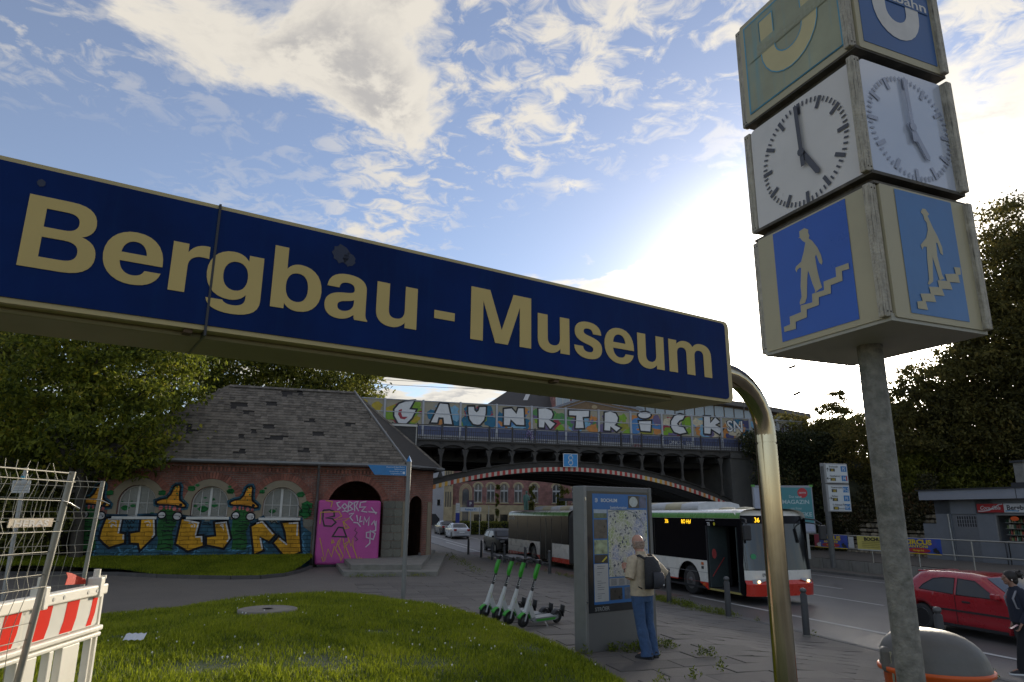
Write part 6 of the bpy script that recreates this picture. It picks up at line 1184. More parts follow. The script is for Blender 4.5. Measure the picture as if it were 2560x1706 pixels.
for z in (3.0, 5.6):
    for i in range(3): b = MB(); b.box(1.1 + i * .3, 1.3 + i * .3, -.52, -.49, z, z + 1.9); b.build('tower_window', M('tower_window', (.12, .10, .07), .6), rb)
for k in range(3):
    b = MB(); r_ = .78 - k * .14; b.ribbon([(3.75 - r_, 1.0)] + [(3.75 - r_ * math.cos(math.pi * i / 12), 4.9 + r_ * 1.3 * math.sin(math.pi * i / 12)) for i in range(13)] + [(3.75 + r_, 1.0)], .11, -.10 + k * .03); b.build('portal_moulding', SAND, rb)
b = MB(); b.poly(archpts(3.75, .4, .4, 4.9, 8), -.07); b.build('portal_door', SKYG, rb)
b = MB(); b.box(2.1, 27, .5, 12, -.6, 11); b.build('rear_block', BRK2, rb)
wh = thing('white_house', 'white rendered house with dark archway far under the bridge', 'house', (-15.0, 106, .9), az_rot(90))
b = MB(); b.box(0, 5.0, 0, 8, -1, 9); b.build('wall', M('white_render', (.46, .46, .47), .8, 0, .08, 1), wh); b = MB(); b.box(5.0, 8.5, .8, 8, -1, 9); b.build('grey_wing', M('grey_render', (.22, .23, .27), .8), wh)
for x, z in ((2.2, 3.4), (2.95, 3.4), (4.1, 3.4), (1.0, 6), (2.5, 6), (4.1, 6)): b = MB(); b.box(x - .25, x + .25, -.03, .02, z - .45, z + .45); w = b.build('window', GLASSD, wh); b = MB(); b.ribbon([(x - .25, z - .45), (x + .25, z - .45), (x + .25, z + .45), (x - .25, z + .45)], .06, -.035, 0, True); b.build('window_frame', WFR, w)
b = MB(); b.poly([(1.3, -.5), (4.3, -.5), (4.3, 1.0), (3.7, 1.7), (1.9, 1.7), (1.3, 1.0)], -.03); b.build('archway', KD, wh)
b = MB(); b.box(5.2, 8.2, .75, .8, -.5, 1.6); b.build('gateway', KD, wh)
cl2 = thing('striped_column', 'yellow and white striped column far beyond the bridge', 'column', (-14.6, 96, .8), 0)
for k in range(6): b = MB(); b.lathe([(.35, k * .9), (.35, k * .9 + .9)], 12); b.build('band', (YEL, WFR)[k % 2], cl2)
# statue, pylon, signs, hedge
st = thing('bronze_statue', 'green bronze statue of a standing figure before the red brick building', 'statue', (1.67, 76, .55), R(20))
BRZ = M('verdigris', (.08, .16, .13), .7, .2, .3, 3); b = MB(); b.box(-.6, .6, -.6, .6, 0, 2.4); b.box(-.75, .75, -.75, .75, 0, .4); b.build('pedestal', M('pedestal_stone', (.16, .15, .13), .85), st, .03)
b = MB(); b.tube([(-.12, 0, 2.4), (-.13, 0, 2.9), (-.08, 0, 3.3), (0, 0, 3.6), (.02, -.02, 4.0), (.02, -.03, 4.25)], [.12, .13, .2, .27, .25, .1], 10); b.tube([(.14, .02, 2.4), (.14, 0, 2.9), (.06, 0, 3.35)], [.12, .13, .18], 8); b.tube([(.24, 0, 4.1), (.33, -.05, 3.75), (.25, -.25, 3.55)], [.1, .085, .06], 8); b.tube([(-.22, 0, 4.1), (-.32, 0, 3.75), (-.3, -.08, 3.4)], [.1, .085, .06], 8); b.ball((.02, -.05, 4.42), (.13, .14, .17)); b.build('figure', BRZ, st)
t = thing('blue_pylon', 'white and blue information pylon beyond the bridge', 'sign', (-6.1, 78, .5), az_rot(85)); b = MB(); b.box(0, .45, 0, .2, .9, 2.25); b.build('blue_panel', M('pylon_blue', (.015, .03, .22), .4), t); b = MB(); b.box(.0, .45, 0, .2, 2.25, 3.3); w = b.build('white_panel', WFR, t)
for i in range(3): b = MB(); b.box(.03, .42, -.01, 0, 2.5 + i * .26, 2.52 + i * .26); b.build('panel_line', KG, w)
def small_sign(name, label, x, y, w, h, z, mat, tx=None, mt=BK):
    t = thing(name, label, 'sign', (x, y, .3), az_rot(88)); b = MB(); b.tube([(0, .05, 0), (0, .05, z + h)], .05, 6); b.build('post', GALV, t); b = MB(); b.box(-w / 2, w / 2, 0, .04, z, z + h); p = b.build('panel', mat, t)
    if tx: text(tx, h * .5, 0, z + h * .25, p, mt, -.008, 'CENTER', .02, .9)
    return t
small_sign('direction_sign', 'white street direction sign beyond the bridge', -4.2, 74, 2.2, .42, 2.6, PSW, 'Rathaus P3', PSB); small_sign('brown_sign', 'dark purple square sign near the portal beyond the bridge', -4.7, 82, .8, .8, 3.1, M('sign_purple', (.06, .03, .06), .5), 'P', WFR); small_sign('street_name_sign', 'slim dark street name sign beyond the bridge', 5.2, 66, 1.3, .25, 3.6, KD); small_sign('tourist_sign', 'small brown tourist sign before the white house', -11.2, 95, .9, .5, 2.2, M('sign_brown', (.12, .04, .03), .5))
for x, y in ((-3.0, 68), (-2.0, 64)): o = MB().tube([(0, 0, 0), (0, 0, 3.2)], .04, 6).build('thin_post', GALV, None, loc=(x, y, .2)); tag(o, 'thin grey post beside the hedge beyond the bridge, %s of two' % ('farther' if y == 68 else 'nearer'), 'post')
# hall above the bridge
hall = thing('roofed_hall', 'large hall with dark pitched roof rising behind the graffiti barrier', 'building', (-5.2, 110, -1.2), az_rot(88)); hall.scale = (1.45,) * 3
DR = M('dark_roof', (.045, .042, .042), .7, 0, .2, 1, .03, 8); b = MB(); b.box(0, 16, 0, 14, 0, 13.6); b.build('wall', BRK2, hall)
b = MB(); b.add([(-.6, -.6, 13.5), (16.5, -.6, 13.5), (16.5, 14, 13.5), (-.6, 14, 13.5), (5.2, 7, 18.6), (16.5, 7, 18.6)], [(0, 1, 5, 4), (2, 3, 4, 5), (3, 0, 4), (1, 2, 5)]); b.build('roof', DR, hall)
for x, y in ((5.0, 2.2), (6.8, 3.4)): b = MB(); zz = 13.5 + 5.1 * (y + .6) / 7.6; b.add([(x, y, zz + .06), (x + .5, y, zz + .06), (x + .9, y + 1.4, zz + 1.0), (x + .4, y + 1.4, zz + 1.0)], [(0, 1, 2, 3)]); b.build('skylight', WFR, hall)
b = MB(); b.box(8.2, 16, -1.0, 6, 13.0, 17.2); wgn = b.build('brick_dormer', BRK2, hall)
for i in range(4):
    x = 8.5 + i * 1.85; b = MB(); b.box(x, x + 1.5, -1.05, -1.0, 14.3, 16.4); w = b.build('window', M('bright_glass', (.22, .26, .30), .1, 0, .1, spec=1), wgn); b = MB(); b.ribbon([(x, 14.3), (x + 1.5, 14.3), (x + 1.5, 16.4), (x, 16.4)], .1, -1.06, 0, True); b.box(x + .7, x + .8, -1.07, -1.05, 14.3, 16.4); b.build('window_frame', WFR, w)
ga = thing('gabled_block', 'brick block with shallow gable behind the graffiti barrier', 'building', (6.5, 104.5, -1.2), az_rot(88)); ga.scale = (1.47,) * 3; b = MB(); b.poly([(0, 8), (9, 8), (9, 13.3), (3.4, 14.5), (0, 13.3)], 0, 0, 4); b.build('wall', M('yellow_brick', (.19, .13, .075), .85, 0, .2, 4), ga); b = MB(); b.ribbon([(-.4, 13.3), (3.4, 14.62), (9.4, 13.35)], .22, -.1); b.ribbon([(-.4, 12.9), (3.4, 14.2), (9.4, 12.95)], .08, -.12); b.build('cornice', M('cornice_grey', (.2, .21, .24), .7), ga); b = MB(); b.disc(4.3, 13.6, .3, .2, -.02, 14); b.build('oval_window', SAND, ga)
lo = thing('long_hall', 'long low hall with glazed strip and sweeping roof behind the barrier', 'building', (19.6, 110, -1.2), az_rot(90)); lo.scale = (1.45,) * 3; b = MB()
prof = [(0, 14.9), (5, 15.0), (10, 14.65), (15, 13.9), (19.5, 13.1)]
b.rings([[(x, -1, z), (x, 8, z), (x, 8, z + .55), (x, -1, z + .5)] for x, z in prof], 0, False); b.build('roof', M('hall_roof', (.13, .12, .11), .6, 0, .15), lo)
b = MB(); b.poly([(0, 8), (19.5, 8), (19.5, 13.1), (15, 13.9), (10, 14.65), (5, 15.0), (0, 14.9)], .1, 0, 5); b.build('wall', M('yellow_brick', (.19, .13, .075)), lo)
for i in range(16): x = .4 + i * 1.1; zt = float(np.interp(x + .5, [p[0] for p in prof], [p[1] for p in prof])) - .12; b = MB(); b.box(x, x + .98, .0, .06, 12.2, zt); b.build('pane', M('bright_glass', (.22, .26, .30)), lo)
b = MB(); b.tube([(.22, .1, 0), (.22, .1, 1.0)], .05, 6); b.build('foot', GALV, [o for o in COL.objects if o.name.startswith('blue_pylon')][0])
# ---------------------------------------------------------------- vehicles
def wheel(parent, x, y, r, w, rimr, rimmat, spokes=5, hub=True):
    e = bpy.data.objects.new('wheel', None); COL.objects.link(e); e.parent = parent; e.location = (x, y, r)
    T = Matrix.Rotation(R(90), 4, 'X')
    b = MB(); pr = [(rimr, -w / 2), (r * .94, -w / 2), (r, -w / 2 + .03), (r, w / 2 - .03), (r * .94, w / 2), (rimr, w / 2)]; b.lathe(pr, 28, cap=False); o = b.build('tyre', RUBBER, e); o.matrix_local = T
    b = MB(); b.lathe([(rimr, w / 2 - .005), (rimr * .94, w / 2 - .012), (rimr * .9, w / 2 - .05), (.02, w / 2 - .06)], 24, cap=True); b.lathe([(.02, -w / 2 + .06), (rimr * .9, -w / 2 + .05), (rimr, -w / 2 + .005)], 24, cap=True); o = b.build('rim_barrel', BLACKM if spokes else rimmat, e); o.matrix_local = T
    if spokes:
        b = MB()
        for s in (1, -1):
            b.lathe([(rimr * .9, s * (w / 2 - .03)), (rimr * .9, s * (w / 2 - .008)), (rimr, s * (w / 2 - .004)), (rimr, s * (w / 2 - .03))], 24, cap=False)
            b.lathe([(.05, s * (w / 2 - .04)), (.045, s * (w / 2 - .012)), (.004, s * (w / 2 - .01))], 10)
            for k in range(spokes):
                for da in (-.09, .09):
                    Tk = Matrix.Rotation(2 * math.pi * k / spokes + da, 4, 'Z'); b.box(.03, rimr * .93, -.012, .012, min(s * (w / 2 - .035), s * (w / 2 - .015)), max(s * (w / 2 - .035), s * (w / 2 - .015)), 0, Tk)
        o = b.build('spokes', rimmat, e); o.matrix_local = T
    elif hub:
        b = MB()
        for s in (1, -1):
            b.lathe([(rimr * .42, s * (w / 2 - .06)), (rimr * .36, s * (w / 2 + .01)), (.004, s * (w / 2 + .02))], 14)
            for k in range(10): a = 2 * math.pi * k / 10; b.lathe([(.016, s * (w / 2 - .06)), (.014, s * (w / 2 - .02))], 6, 0, (rimr * .62 * math.cos(a), rimr * .62 * math.sin(a), 0))
        o = b.build('hub', rimmat, e); o.matrix_local = T
    return e
def car(name, label, cat, loc, rotz, paint, L, H, hw, prof, wheels, belt, sidewins, rearwin, frontwin, rim, group=None, spokes=5, wr=.31):
    """x from tail (0) to nose (L); y across, centred; top outline prof [(x, z)]"""
    t = thing(name, label, cat, loc, rotz, group); PX = [p[0] for p in prof]; PZ = [p[1] for p in prof]
    top = lambda x: float(np.interp(x, PX, PZ))
    def bot(x):
        z = .2 + .10 * max(0, 1 - x / .5) ** 2 + .08 * max(0, 1 - (L - x) / .6) ** 2
        for wx in wheels:
            d = abs(x - wx)
            if d < wr + .065: z = max(z, wr + math.sqrt((wr + .065) ** 2 - d * d))
        return z
    def hwid(x, z):
        e = max(0, 1 - x / .7) ** 2 * .13 + max(0, 1 - (L - x) / .95) ** 2 * .22
        w = hw * (1 - e)
        if z > belt: w *= 1 - .27 * (z - belt) / (H - belt)
        else: w *= 1 - .05 * ((belt - z) / belt) ** 2
        return w
    xs = sorted(set(list(np.linspace(0, L, 44)) + [wx + s * (wr + .065) * c for wx in wheels for s in (-1, 1) for c in (1.001, .98, .85, .6, .3)] + PX))
    rows = 9; rings = []
    for x in xs:
        zb_, zt = bot(x), top(x); zb_ = min(zb_, zt - .02); left = []
        for k in range(rows): 
            z = zb_ + (zt - zb_) * k / (rows - 1); w = hwid(x, z)
            if k == rows - 1: w -= .03
            left.append((w, z))
        ring = [(x, -w, z) for w, z in left] + [(x, left[-1][0] * c, zt + .022 * (1 - c * c)) for c in (-.6, -.2, .2, .6)] + [(x, w, z) for w, z in reversed(left)]
        rings.append(ring)
    b = MB(); b.rings(rings, 0, True, True, True); b.build('body', paint, t)
    GL = M('car_glass', (.03, .035, .04), .08, 0, .1, spec=.45)
    for s in (-1, 1):
        for poly in sidewins:
            b = MB(); n = 5; P = [Vector((x, s * (hwid(x, z) + .006), z)) for x, z in poly]
            b.add(P, [tuple(range(len(P))) if s > 0 else tuple(range(len(P)))[::-1]]); b.build('side_window', GL, t)
            b = MB(); b.tube(P + [P[0]], .011, 4); b.build('window_seal', BLACKP, t)
    for nm, (xa, xb) in (('rear_window', rearwin), ('windscreen', frontwin)):
        za, zc = top(xa), top(xb); wa, wb = hwid(xa, za) * .84, hwid(xb, zc) * .84; nrm = Vector((-(zc - za), 0, xb - xa)).normalized() * .012
        b = MB(); pr_ = []
        for i in range(5):
            f = i / 4; x = xa + (xb - xa) * f; z = top(x)
            for c in (-1, -.5, 0, .5, 1): pr_.append(Vector((x, (wa + (wb - wa) * f) * c, z + .022 * (1 - c * c * .7))) + nrm)
        b.add(pr_, [(i * 5 + j, (i + 1) * 5 + j, (i + 1) * 5 + j + 1, i * 5 + j + 1) for i in range(4) for j in range(4)], 0, True); b.build(nm, GL, t)
    for wx in wheels:
        for s in (-1, 1): wheel(t, wx, s * (hw - .10), wr, .19, wr * .68, rim, spokes)
    b = MB()
    for wx in wheels: b.box(wx - .36, wx + .36, -hw + .2, hw - .2, .15, .6)
    b.box(.3, L - .3, -hw + .12, hw - .12, .17, .3); b.build('underbody', BLACKP, t)
    TLR = M('tail_red', (.30, .012, .012), .2, 0, .1)
    for s in (-1, 1):
        z = belt - .12; x = .035; w = hwid(.05, z); b = MB(); b.box(-.015, .16, min(s * (w - .26), s * (w + .006)), max(s * (w - .26), s * (w + .006)), z - .09, z + .1); b.build('tail_light', TLR, t, .02)
        z = belt - .22; w = hwid(L - .18, z); b = MB(); b.box(L - .2, L + .005, min(s * (w - .3), s * (w - .02)), max(s * (w - .3), s * (w - .02)), z - .07, z + .06); b.build('headlight', M('lamp_glass', (.4, .4, .4), .1), t, .03)
        xm = frontwin[1] - .18; b = MB(); b.box(xm - .08, xm + .06, min(s * (hw + .01), s * (hw + .17)), max(s * (hw + .01), s * (hw + .17)), belt + .02, belt + .15); b.build('mirror', paint, t, .03)
    b = MB(); b.box(-.022, .0, -.26, .26, belt - .38, belt - .27); b.build('number_plate', WHITEP, t)
    b = MB(); b.box(-.03, .14, -hw * .86, hw * .86, .30, .42); b.build('rear_bumper', paint, t, .03)
    return t
def paint(name, c): return M(name, c, .28, 0, .05, 2, coat=.6, dirt=.12, dirtcol=tuple(x * .7 + .02 for x in c))
ALLOY = M('alloy', (.42, .42, .40), .3, .8, .1)
RD_ = paint('car_red', (.33, .010, .018))
rc = car('red_hatchback', 'dark red three door hatchback on the road behind the litter bin', 'car', RP(14.95, 15.95, 0), ROT_SIDE, RD_, 4.2, 1.40, .84,
    [(0, .62), (.03, .80), (.10, .93), (.30, 1.10), (.62, 1.35), (.75, 1.375), (1.3, 1.40), (1.9, 1.395), (2.3, 1.35), (3.02, .95), (3.6, .86), (4.05, .74), (4.2, .55)], [.72, 3.32], .90,
    [[(.70, .97), (.80, 1.08), (1.05, 1.23), (1.30, 1.27), (1.62, 1.28), (1.66, .93)], [(1.74, .925), (1.71, 1.28), (2.15, 1.255), (2.78, .92)]], (.14, .58), (2.36, 2.98), ALLOY)
b = MB()
for s in (-1, 1): b.box(1.0, 3.0, s * .845 - .012, s * .845 + .012, .545, .585); b.box(1.1, 2.9, s * .80 - .02, s * .80 + .02, .2, .26)
b.build('side_strip', BLACKP, rc)
for s in (-1, 1): b = MB(); b.box(1.88, 2.08, s * .845 - .012, s * .845 + .014, .76, .80); b.build('door_handle', BLACKP, rc, .008); b = MB(); b.box(1.692, 1.70, s * .842 - .004, s * .842 + .004, .28, .92); b.build('door_gap', BLACKP, rc)
b = MB(); b.box(.50, .72, -.56, .56, 1.355, 1.395); b.build('roof_spoiler', RD_, rc, .015)
SED = [(0, .70), (.05, .88), (.30, .98), (.75, 1.02), (1.35, 1.36), (2.0, 1.45), (2.6, 1.40), (3.35, 1.0), (4.1, .88), (4.5, .70), (4.55, .55)]
SW = [[(.98, 1.02), (1.42, 1.30), (2.0, 1.36), (2.02, .98)], [(2.08, .98), (2.06, 1.36), (2.55, 1.33), (3.1, .97)]]
HAT = [(0, .70), (.04, .95), (.25, 1.10), (.55, 1.40), (1.3, 1.48), (2.2, 1.46), (2.7, 1.36), (3.3, 1.0), (3.9, .88), (4.15, .70), (4.2, .55)]
HW = [[(.62, 1.05), (.78, 1.33), (1.55, 1.38), (1.57, 1.0)], [(1.63, 1.0), (1.61, 1.38), (2.45, 1.35), (3.0, .98)]]
ROT_AWAY = math.atan2(rd.y, rd.x)
car('silver_saloon', 'silver saloon car driving away beyond the bridge, seen from behind', 'car', RP(66.5, 15.7, road_z(67)), ROT_AWAY, paint('car_silver', (.40, .41, .43)), 4.55, 1.45, .88, SED, [.85, 3.6], .95, SW, (.80, 1.33), (2.65, 3.3), ALLOY, 'cars driving away beyond the bridge')
car('black_saloon', 'dark saloon car ahead of the silver car beyond the bridge', 'car', RP(74.5, 16.2, road_z(75)), ROT_AWAY, paint('car_black', (.012, .012, .013)), 4.6, 1.47, .88, SED, [.85, 3.6], .95, SW, (.80, 1.33), (2.65, 3.3), ALLOY, 'cars driving away beyond the bridge')
car('red_estate', 'red car farthest ahead beyond the bridge', 'car', RP(92, 16.6, road_z(93)), ROT_AWAY, paint('car_bright_red', (.25, .012, .015)), 4.2, 1.48, .88, HAT, [.75, 3.3], .98, HW, (.28, .52), (2.75, 3.25), ALLOY, 'cars driving away beyond the bridge')
car('black_car', 'black car standing close behind the articulated bus', 'car', RP(52.6, 14.9, 0), ROT_SIDE, M('car_deep_black', (.008, .008, .009), .45, 0, .1, spec=.2), 4.6, 1.62, .9, [(0, .7), (.04, 1.0), (.2, 1.2), (.5, 1.52), (1.3, 1.62), (2.4, 1.60), (2.9, 1.5), (3.6, 1.08), (4.3, .95), (4.55, .75), (4.6, .55)], [.8, 3.6], 1.02, [[(.62, 1.1), (.75, 1.42), (1.6, 1.5), (1.62, 1.05)], [(1.68, 1.05), (1.66, 1.5), (2.6, 1.46), (3.3, 1.03)]], (.24, .48), (2.95, 3.55), ALLOY)
# parked bicycles far away read as a row of wheels
# ---------------------------------------------------------------- articulated bus
BA = R(-18.3); bdir = Vector((-math.sin(BA), -math.cos(BA), 0))
bus = thing('articulated_bus', 'white and red articulated bus with black windows standing at the stop', 'bus', (7.32, 22.5, 0), math.atan2(bdir.y, bdir.x))
BWH = paint('bus_white', (.70, .68, .62)); BRE = paint('bus_red', (.55, .030, .012)); BGR = paint('bus_green', (.13, .30, .08)); BBK = M('bus_black', (.006, .006, .008), .22, 0, .1, spec=.10); BDK = M('bus_inside', (.02, .02, .022), .8)
def side_panel(name, x0, x1, za, zc, arches, mat, y=0.0, flip=False):
    pts = [(x0, zc)]; xs = [x0]
    for xc, r in arches:
        if x0 < xc < x1: xs += [xc + r * math.cos(math.pi - math.pi * k / 14) for k in range(15)]
    xs.append(x1)
    for x in sorted(xs):
        z = za
        for xc, r in arches:
            if abs(x - xc) <= r + 1e-6: z = max(za, .48 + math.sqrt(max(0, r * r - (x - xc) ** 2)) * .92 - .02) if True else z
        if z >= zc: z = zc - .002
        pts.append((x, z))
        if arches and any(abs(abs(x - xc) - r) < 1e-6 and za < .46 for xc, r in arches): pts.append((x, za)) if False else None
    pts.append((x1, zc)); b = MB(); b.poly(pts, y, 0, .03 if y < 1 else -.03); return b.build(name, mat, bus)
AR = [(-3.16, .72), (-10.3, .72), (-19.3, .72)]
for x0, x1 in ((-12.7, -1.97), (-23.7, -18.07), (-16.26, -14.0)):
    if True:
        side_panel('side_panel_white', x0, x1, .50, 1.20, AR, BWH); side_panel('side_skirt_red', x0, x1, .27, .495, AR, BRE, -.004)
    b = MB(); b.box(x0, x1, -.006, .02, 1.205, 2.60); b.build('window_band', BBK, bus)
b = MB(); b.box(-18.07, -16.26, -.004, .02, .3, 2.6); rd_ = b.build('rear_door', BBK, bus)
for x in (-18.0, -17.2, -17.14, -16.34): b = MB(); b.box(x, x + .06, -.012, .0, .34, 2.5); b.build('door_edge', BLACKP, rd_)
# vertical window joints and sliding-pane rails
for x in (-21.9, -20.1, -14.9, -11.6, -9.6, -7.6, -5.4): b = MB(); b.box(x - .02, x + .02, -.011, -.005, 1.25, 2.55); b.build('window_joint', BLACKP, bus)
def roof_sec(x0, x1, name):
    pr = [(0, 2.6), (.015, 2.72), (.06, 2.80), (.2, 2.87), (.6, 2.92), (1.95, 2.92), (2.35, 2.87), (2.49, 2.80), (2.535, 2.72), (2.55, 2.6)]
    b = MB(); b.rings([[(x, y, z) for y, z in pr] for x in (x0, x1)], 0, True, False, False); b.build(name, BWH, bus)
    b = MB(); b.rings([[(x, y - .006, z + .003) for y, z in ((0.0, 2.605), (.015, 2.72), (.05, 2.785))] for x in (x0, x1)], 0, True, False, False); b.build('green_stripe', BGR, bus)
    b = MB(); b.box(x0, x1, 2.53, 2.55, .3, 2.6); b.build('far_side', BBK, bus); b = MB(); b.box(x0, x1, .05, 2.5, .28, .34); b.build('floor', BDK, bus)
roof_sec(-23.7, -14.0, 'roof'); roof_sec(-12.7, -.02, 'roof')
b = MB(); b.box(-23.74, -23.7, .0, 2.55, .35, 1.2); b.build('rear_panel', BWH, bus); b = MB(); b.box(-23.74, -23.7, 0, 2.55, 1.2, 2.6); b.build('rear_window', BBK, bus); b = MB(); b.add([(-23.7, .03, 2.6), (-23.7, 2.52, 2.6), (-23.7, 2.3, 2.88), (-23.7, .25, 2.88)], [(0, 1, 2, 3)]); b.build('rear_cap', BWH, bus)
b = MB(); b.box(-1.96, -1.9, .02, 2.5, .3, 2.5); b.build('front_bulkhead', BDK, bus) if False else None
b = MB(); n = 26
rings_ = []
for i in range(n + 1):
    x = -14.0 + 1.3 * i / n; s = .06 if i % 2 else 0.0; rings_.append([(x, .02 + s, .35), (x, .02 + s, 2.55 - s), (x, .2, 2.82 - s), (x, 2.35, 2.82 - s), (x, 2.53 - s, 2.55), (x, 2.53 - s, .35)])
b.rings(rings_, 0, False, False, True); b.build('bellows', M('bellows_grey', (.04, .037, .034), .8, 0, .2), bus)
# front
plan = [(0.0, 0.0), (.10, .09), (.17, .28), (.23, .7), (.25, 1.275), (.23, 1.85), (.17, 2.27), (.10, 2.46), (0, 2.55)]
def front_band(name, za, zc, mat, ya=0.0, yc=0.0, off=0.0, k0=0, k1=9):
    b = MB(); p = plan[k0:k1]; r1 = [(x + ya + off, y, za) for x, y in p]; r2 = [(x + yc + off, y, zc) for x, y in p]; b.rings([r1, r2], 0, True, False, False); return b.build(name, mat, bus)
front_band('front_bumper', .27, .62, BRE, .05, .09); front_band('bumper_step', .62, .74, BRE, .09, .02); front_band('front_panel', .74, 1.03, BWH, .02, .02); front_band('windscreen', 1.03, 2.45, M('bus_screen', (.008, .009, .010), .04, 0, .1, spec=.9), .02, -.16); front_band('front_display', 2.45, 2.70, BBK, -.16, -.22); front_band('front_cap', 2.70, 2.86, BWH, -.22, -.42)
b = MB(); b.box(-.21, .0, -.004, .06, .3, 2.6); b.build('corner_post', BBK, bus)
b = MB(); b.box(-1.97, -.21, -.004, .1, 2.36, 2.6); b.build('door_header', BBK, bus)
# open front door, doorway interior
b = MB(); b.box(-1.95, -.22, .02, .5, .27, .33); b.build('door_step', M('step_yellow', (.32, .27, .08), .7, 0, .2), bus)
b = MB(); b.box(-1.97, -1.90, 0, .9, .33, 2.4); b.box(-1.9, -.25, 1.6, 1.65, .3, 2.5); b.build('door_wall', BDK, bus)
for x in (-1.86, -.32): 
    b = MB(); b.box(x - .02, x + .02, .03, .75, .36, 2.33); dl_ = b.build('door_leaf', M('door_glass', (.06, .075, .075), .08, 0, .1, spec=.8), bus); b = MB(); b.ribbon([(0, 0)] * 2, .01); b = MB(); b.tube([(x + .03, .1, .7), (x + .03, .6, 1.3)], .015, 6); b.build('grab_bar', M('grab_red', (.35, .02, .02), .4), dl_)
b = MB(); b.box(-.9, -.4, .9, 1.4, .33, 1.3); b.box(-.95, -.8, .9, 1.4, 1.2, 1.75); b.build('driver_seat', M('seat_blue', (.03, .035, .06), .8), bus)
# wheels, lamps, roof pods, mirrors
for x in (-3.16, -10.3, -19.3):
    wheel(bus, x, .22, .48, .28, .29, M('bus_rim', (.13, .13, .13), .5, .5, .2), 0)
    b = MB(); b.box(x - .75, x + .75, .36, .42, .3, 1.16); b.build('wheel_well', RUBBER, bus)
HL = M('headlamp_lit', (1.0, .72, .36), .3, emis=1.6); HG = M('headlamp_glass', (.25, .25, .25), .1, spec=1)
for y0, s in ((.16, 1), (2.39, -1)):
    b = MB(); pts_ = []
    for k in range(6): f = k / 5; y = y0 + s * .48 * f; pts_.append((float(np.interp(y, [p[1] for p in plan], [p[0] for p in plan])) + .055, y))
    b.rings([[(x + .03, y, .60 + .03 * (k)) for k, (x, y) in enumerate(pts_)], [(x - .005, y, .76 + .005 * k) for k, (x, y) in enumerate(pts_)]], 0, True, False, False); b.build('headlight', HG, bus)
    y = y0 + s * .18; x = float(np.interp(y, [p[1] for p in plan], [p[0] for p in plan])) + .095; b = MB(); b.ball((x, y, .70), (.02, .055, .045), 10, 6); b.build('headlight_bulb', HL, bus)
text('0976', .10, 0, 0, bus, BLACKM, 0, 'CENTER', .01, .8).matrix_local = Matrix.Translation((.245, .62, .85)) @ Matrix.Rotation(R(90 - 8), 4, 'Z')
PODB = M('pod_cream', (.46, .41, .27), .5, 0, .15, .8, dirt=.2); PODW = M('pod_white', (.5, .51, .52), .5)
def pod(x0, x1, h):
    b = MB(); k = 5; dx = (x1 - x0) / k
    for i in range(k):
        b = MB(); b.rings([[(x, .35, 2.9), (x, .42, 2.9 + h * .7), (x, .8, 2.9 + h), (x, 1.75, 2.9 + h), (x, 2.13, 2.9 + h * .7), (x, 2.2, 2.9)] for x in (x0 + i * dx + .01, x0 + (i + 1) * dx - .01)], 0, True, True, True); b.build('roof_pod', PODB if (i + int(x0)) % 2 else PODW, bus)
pod(-8.6, -2.9, .28); pod(-20.0, -13.4, .25)
for x in (-1.6, -.6): b = MB(); b.ball((x, .7, 2.9), (.35, .3, .08), 10, 6); b.build('roof_vent', PODB, bus)
for y0, s in ((.05, -1), (2.5, 1)):
    b = MB(); b.tube([(-.05, y0, 2.62), (.35, y0 + s * .1, 2.58), (.52, y0 + s * .22, 2.45)], .025, 8); b.tube([(-.02, y0, 2.5), (.3, y0 + s * .1, 2.46), (.5, y0 + s * .22, 2.4)], .02, 8); b.build('mirror_arm', BLACKP, bus)
    b = MB(); b.box(.46, .58, y0 + s * .22 - .13, y0 + s * .22 + .13, 1.95, 2.42); b.build('mirror', BLACKP, bus, .04)
LED = M('led_amber', (1.0, .55, .02), .4, emis=1.2)
def leds(body, x, z, h, w): return text(body, h, x, z, bus, LED, -.012, 'LEFT', -.003, w)
leds('366', -4.62, 2.625 - .27 + .0, .13, .9) if False else None
leds('336', -4.60, 2.41, .14, .85); leds('BO Hbf', -3.45, 2.41, .14, 1.0)
text('36', .15, 0, 0, bus, LED, 0, 'LEFT', 0, .9).matrix_local = Matrix.Translation((.10, .45, 2.49)) @ Matrix.Rotation(R(90 - 8), 4, 'Z')
text('Bus', .15, 0, 0, bus, LED, 0, 'LEFT', 0, .9).matrix_local = Matrix.Translation((.10, 1.1, 2.49)) @ Matrix.Rotation(R(90), 4, 'Z')
BSW = M('bus_words', (.8, .8, .8), .5); text('BOGESTRA', .17, -23.55, 2.36, bus, BSW, -.012, 'LEFT', .012, .95); text('www.bogestra.de', .05, -1.9, 2.52, bus, BSW, -.010, 'LEFT', 0); text('TB', .11, -1.85, 2.36, bus, BSW, -.010, 'LEFT', .005)
b = MB(); b.disc(-1.42, 2.42, .055, None, -.010, 12); b.build('yellow_badge', M('badge_yellow', (.6, .5, .03), .5), bus)
b = MB(); b.disc(.0, 0, .085, .085, 0, 16); o = b.build('green_badge', M('badge_green', (.03, .25, .1), .4), bus); o.matrix_local = Matrix.Translation((.155, .28, 1.45)) @ Matrix.Rotation(R(62), 4, 'Z') @ Matrix.Translation((0, -.01, 0))
b = MB(); b.disc(-1.55, 1.45, .13, .16, .015, 18); b.build('red_badge', M('badge_dark_red', (.25, .03, .03), .4), bus)
for x, z, nm, m_ in ((-2.25, 1.09, 'side_indicator', M('indicator_orange', (.5, .12, .02), .3)), (-2.25, .96, 'fuel_flap', KD), (-2.2, .42, 'side_marker', M('indicator_orange', (.5, .12, .02)))): b = MB(); b.box(x - .07, x + .07, -.014, 0, z - .045, z + .045); b.build(nm, m_, bus, .008)
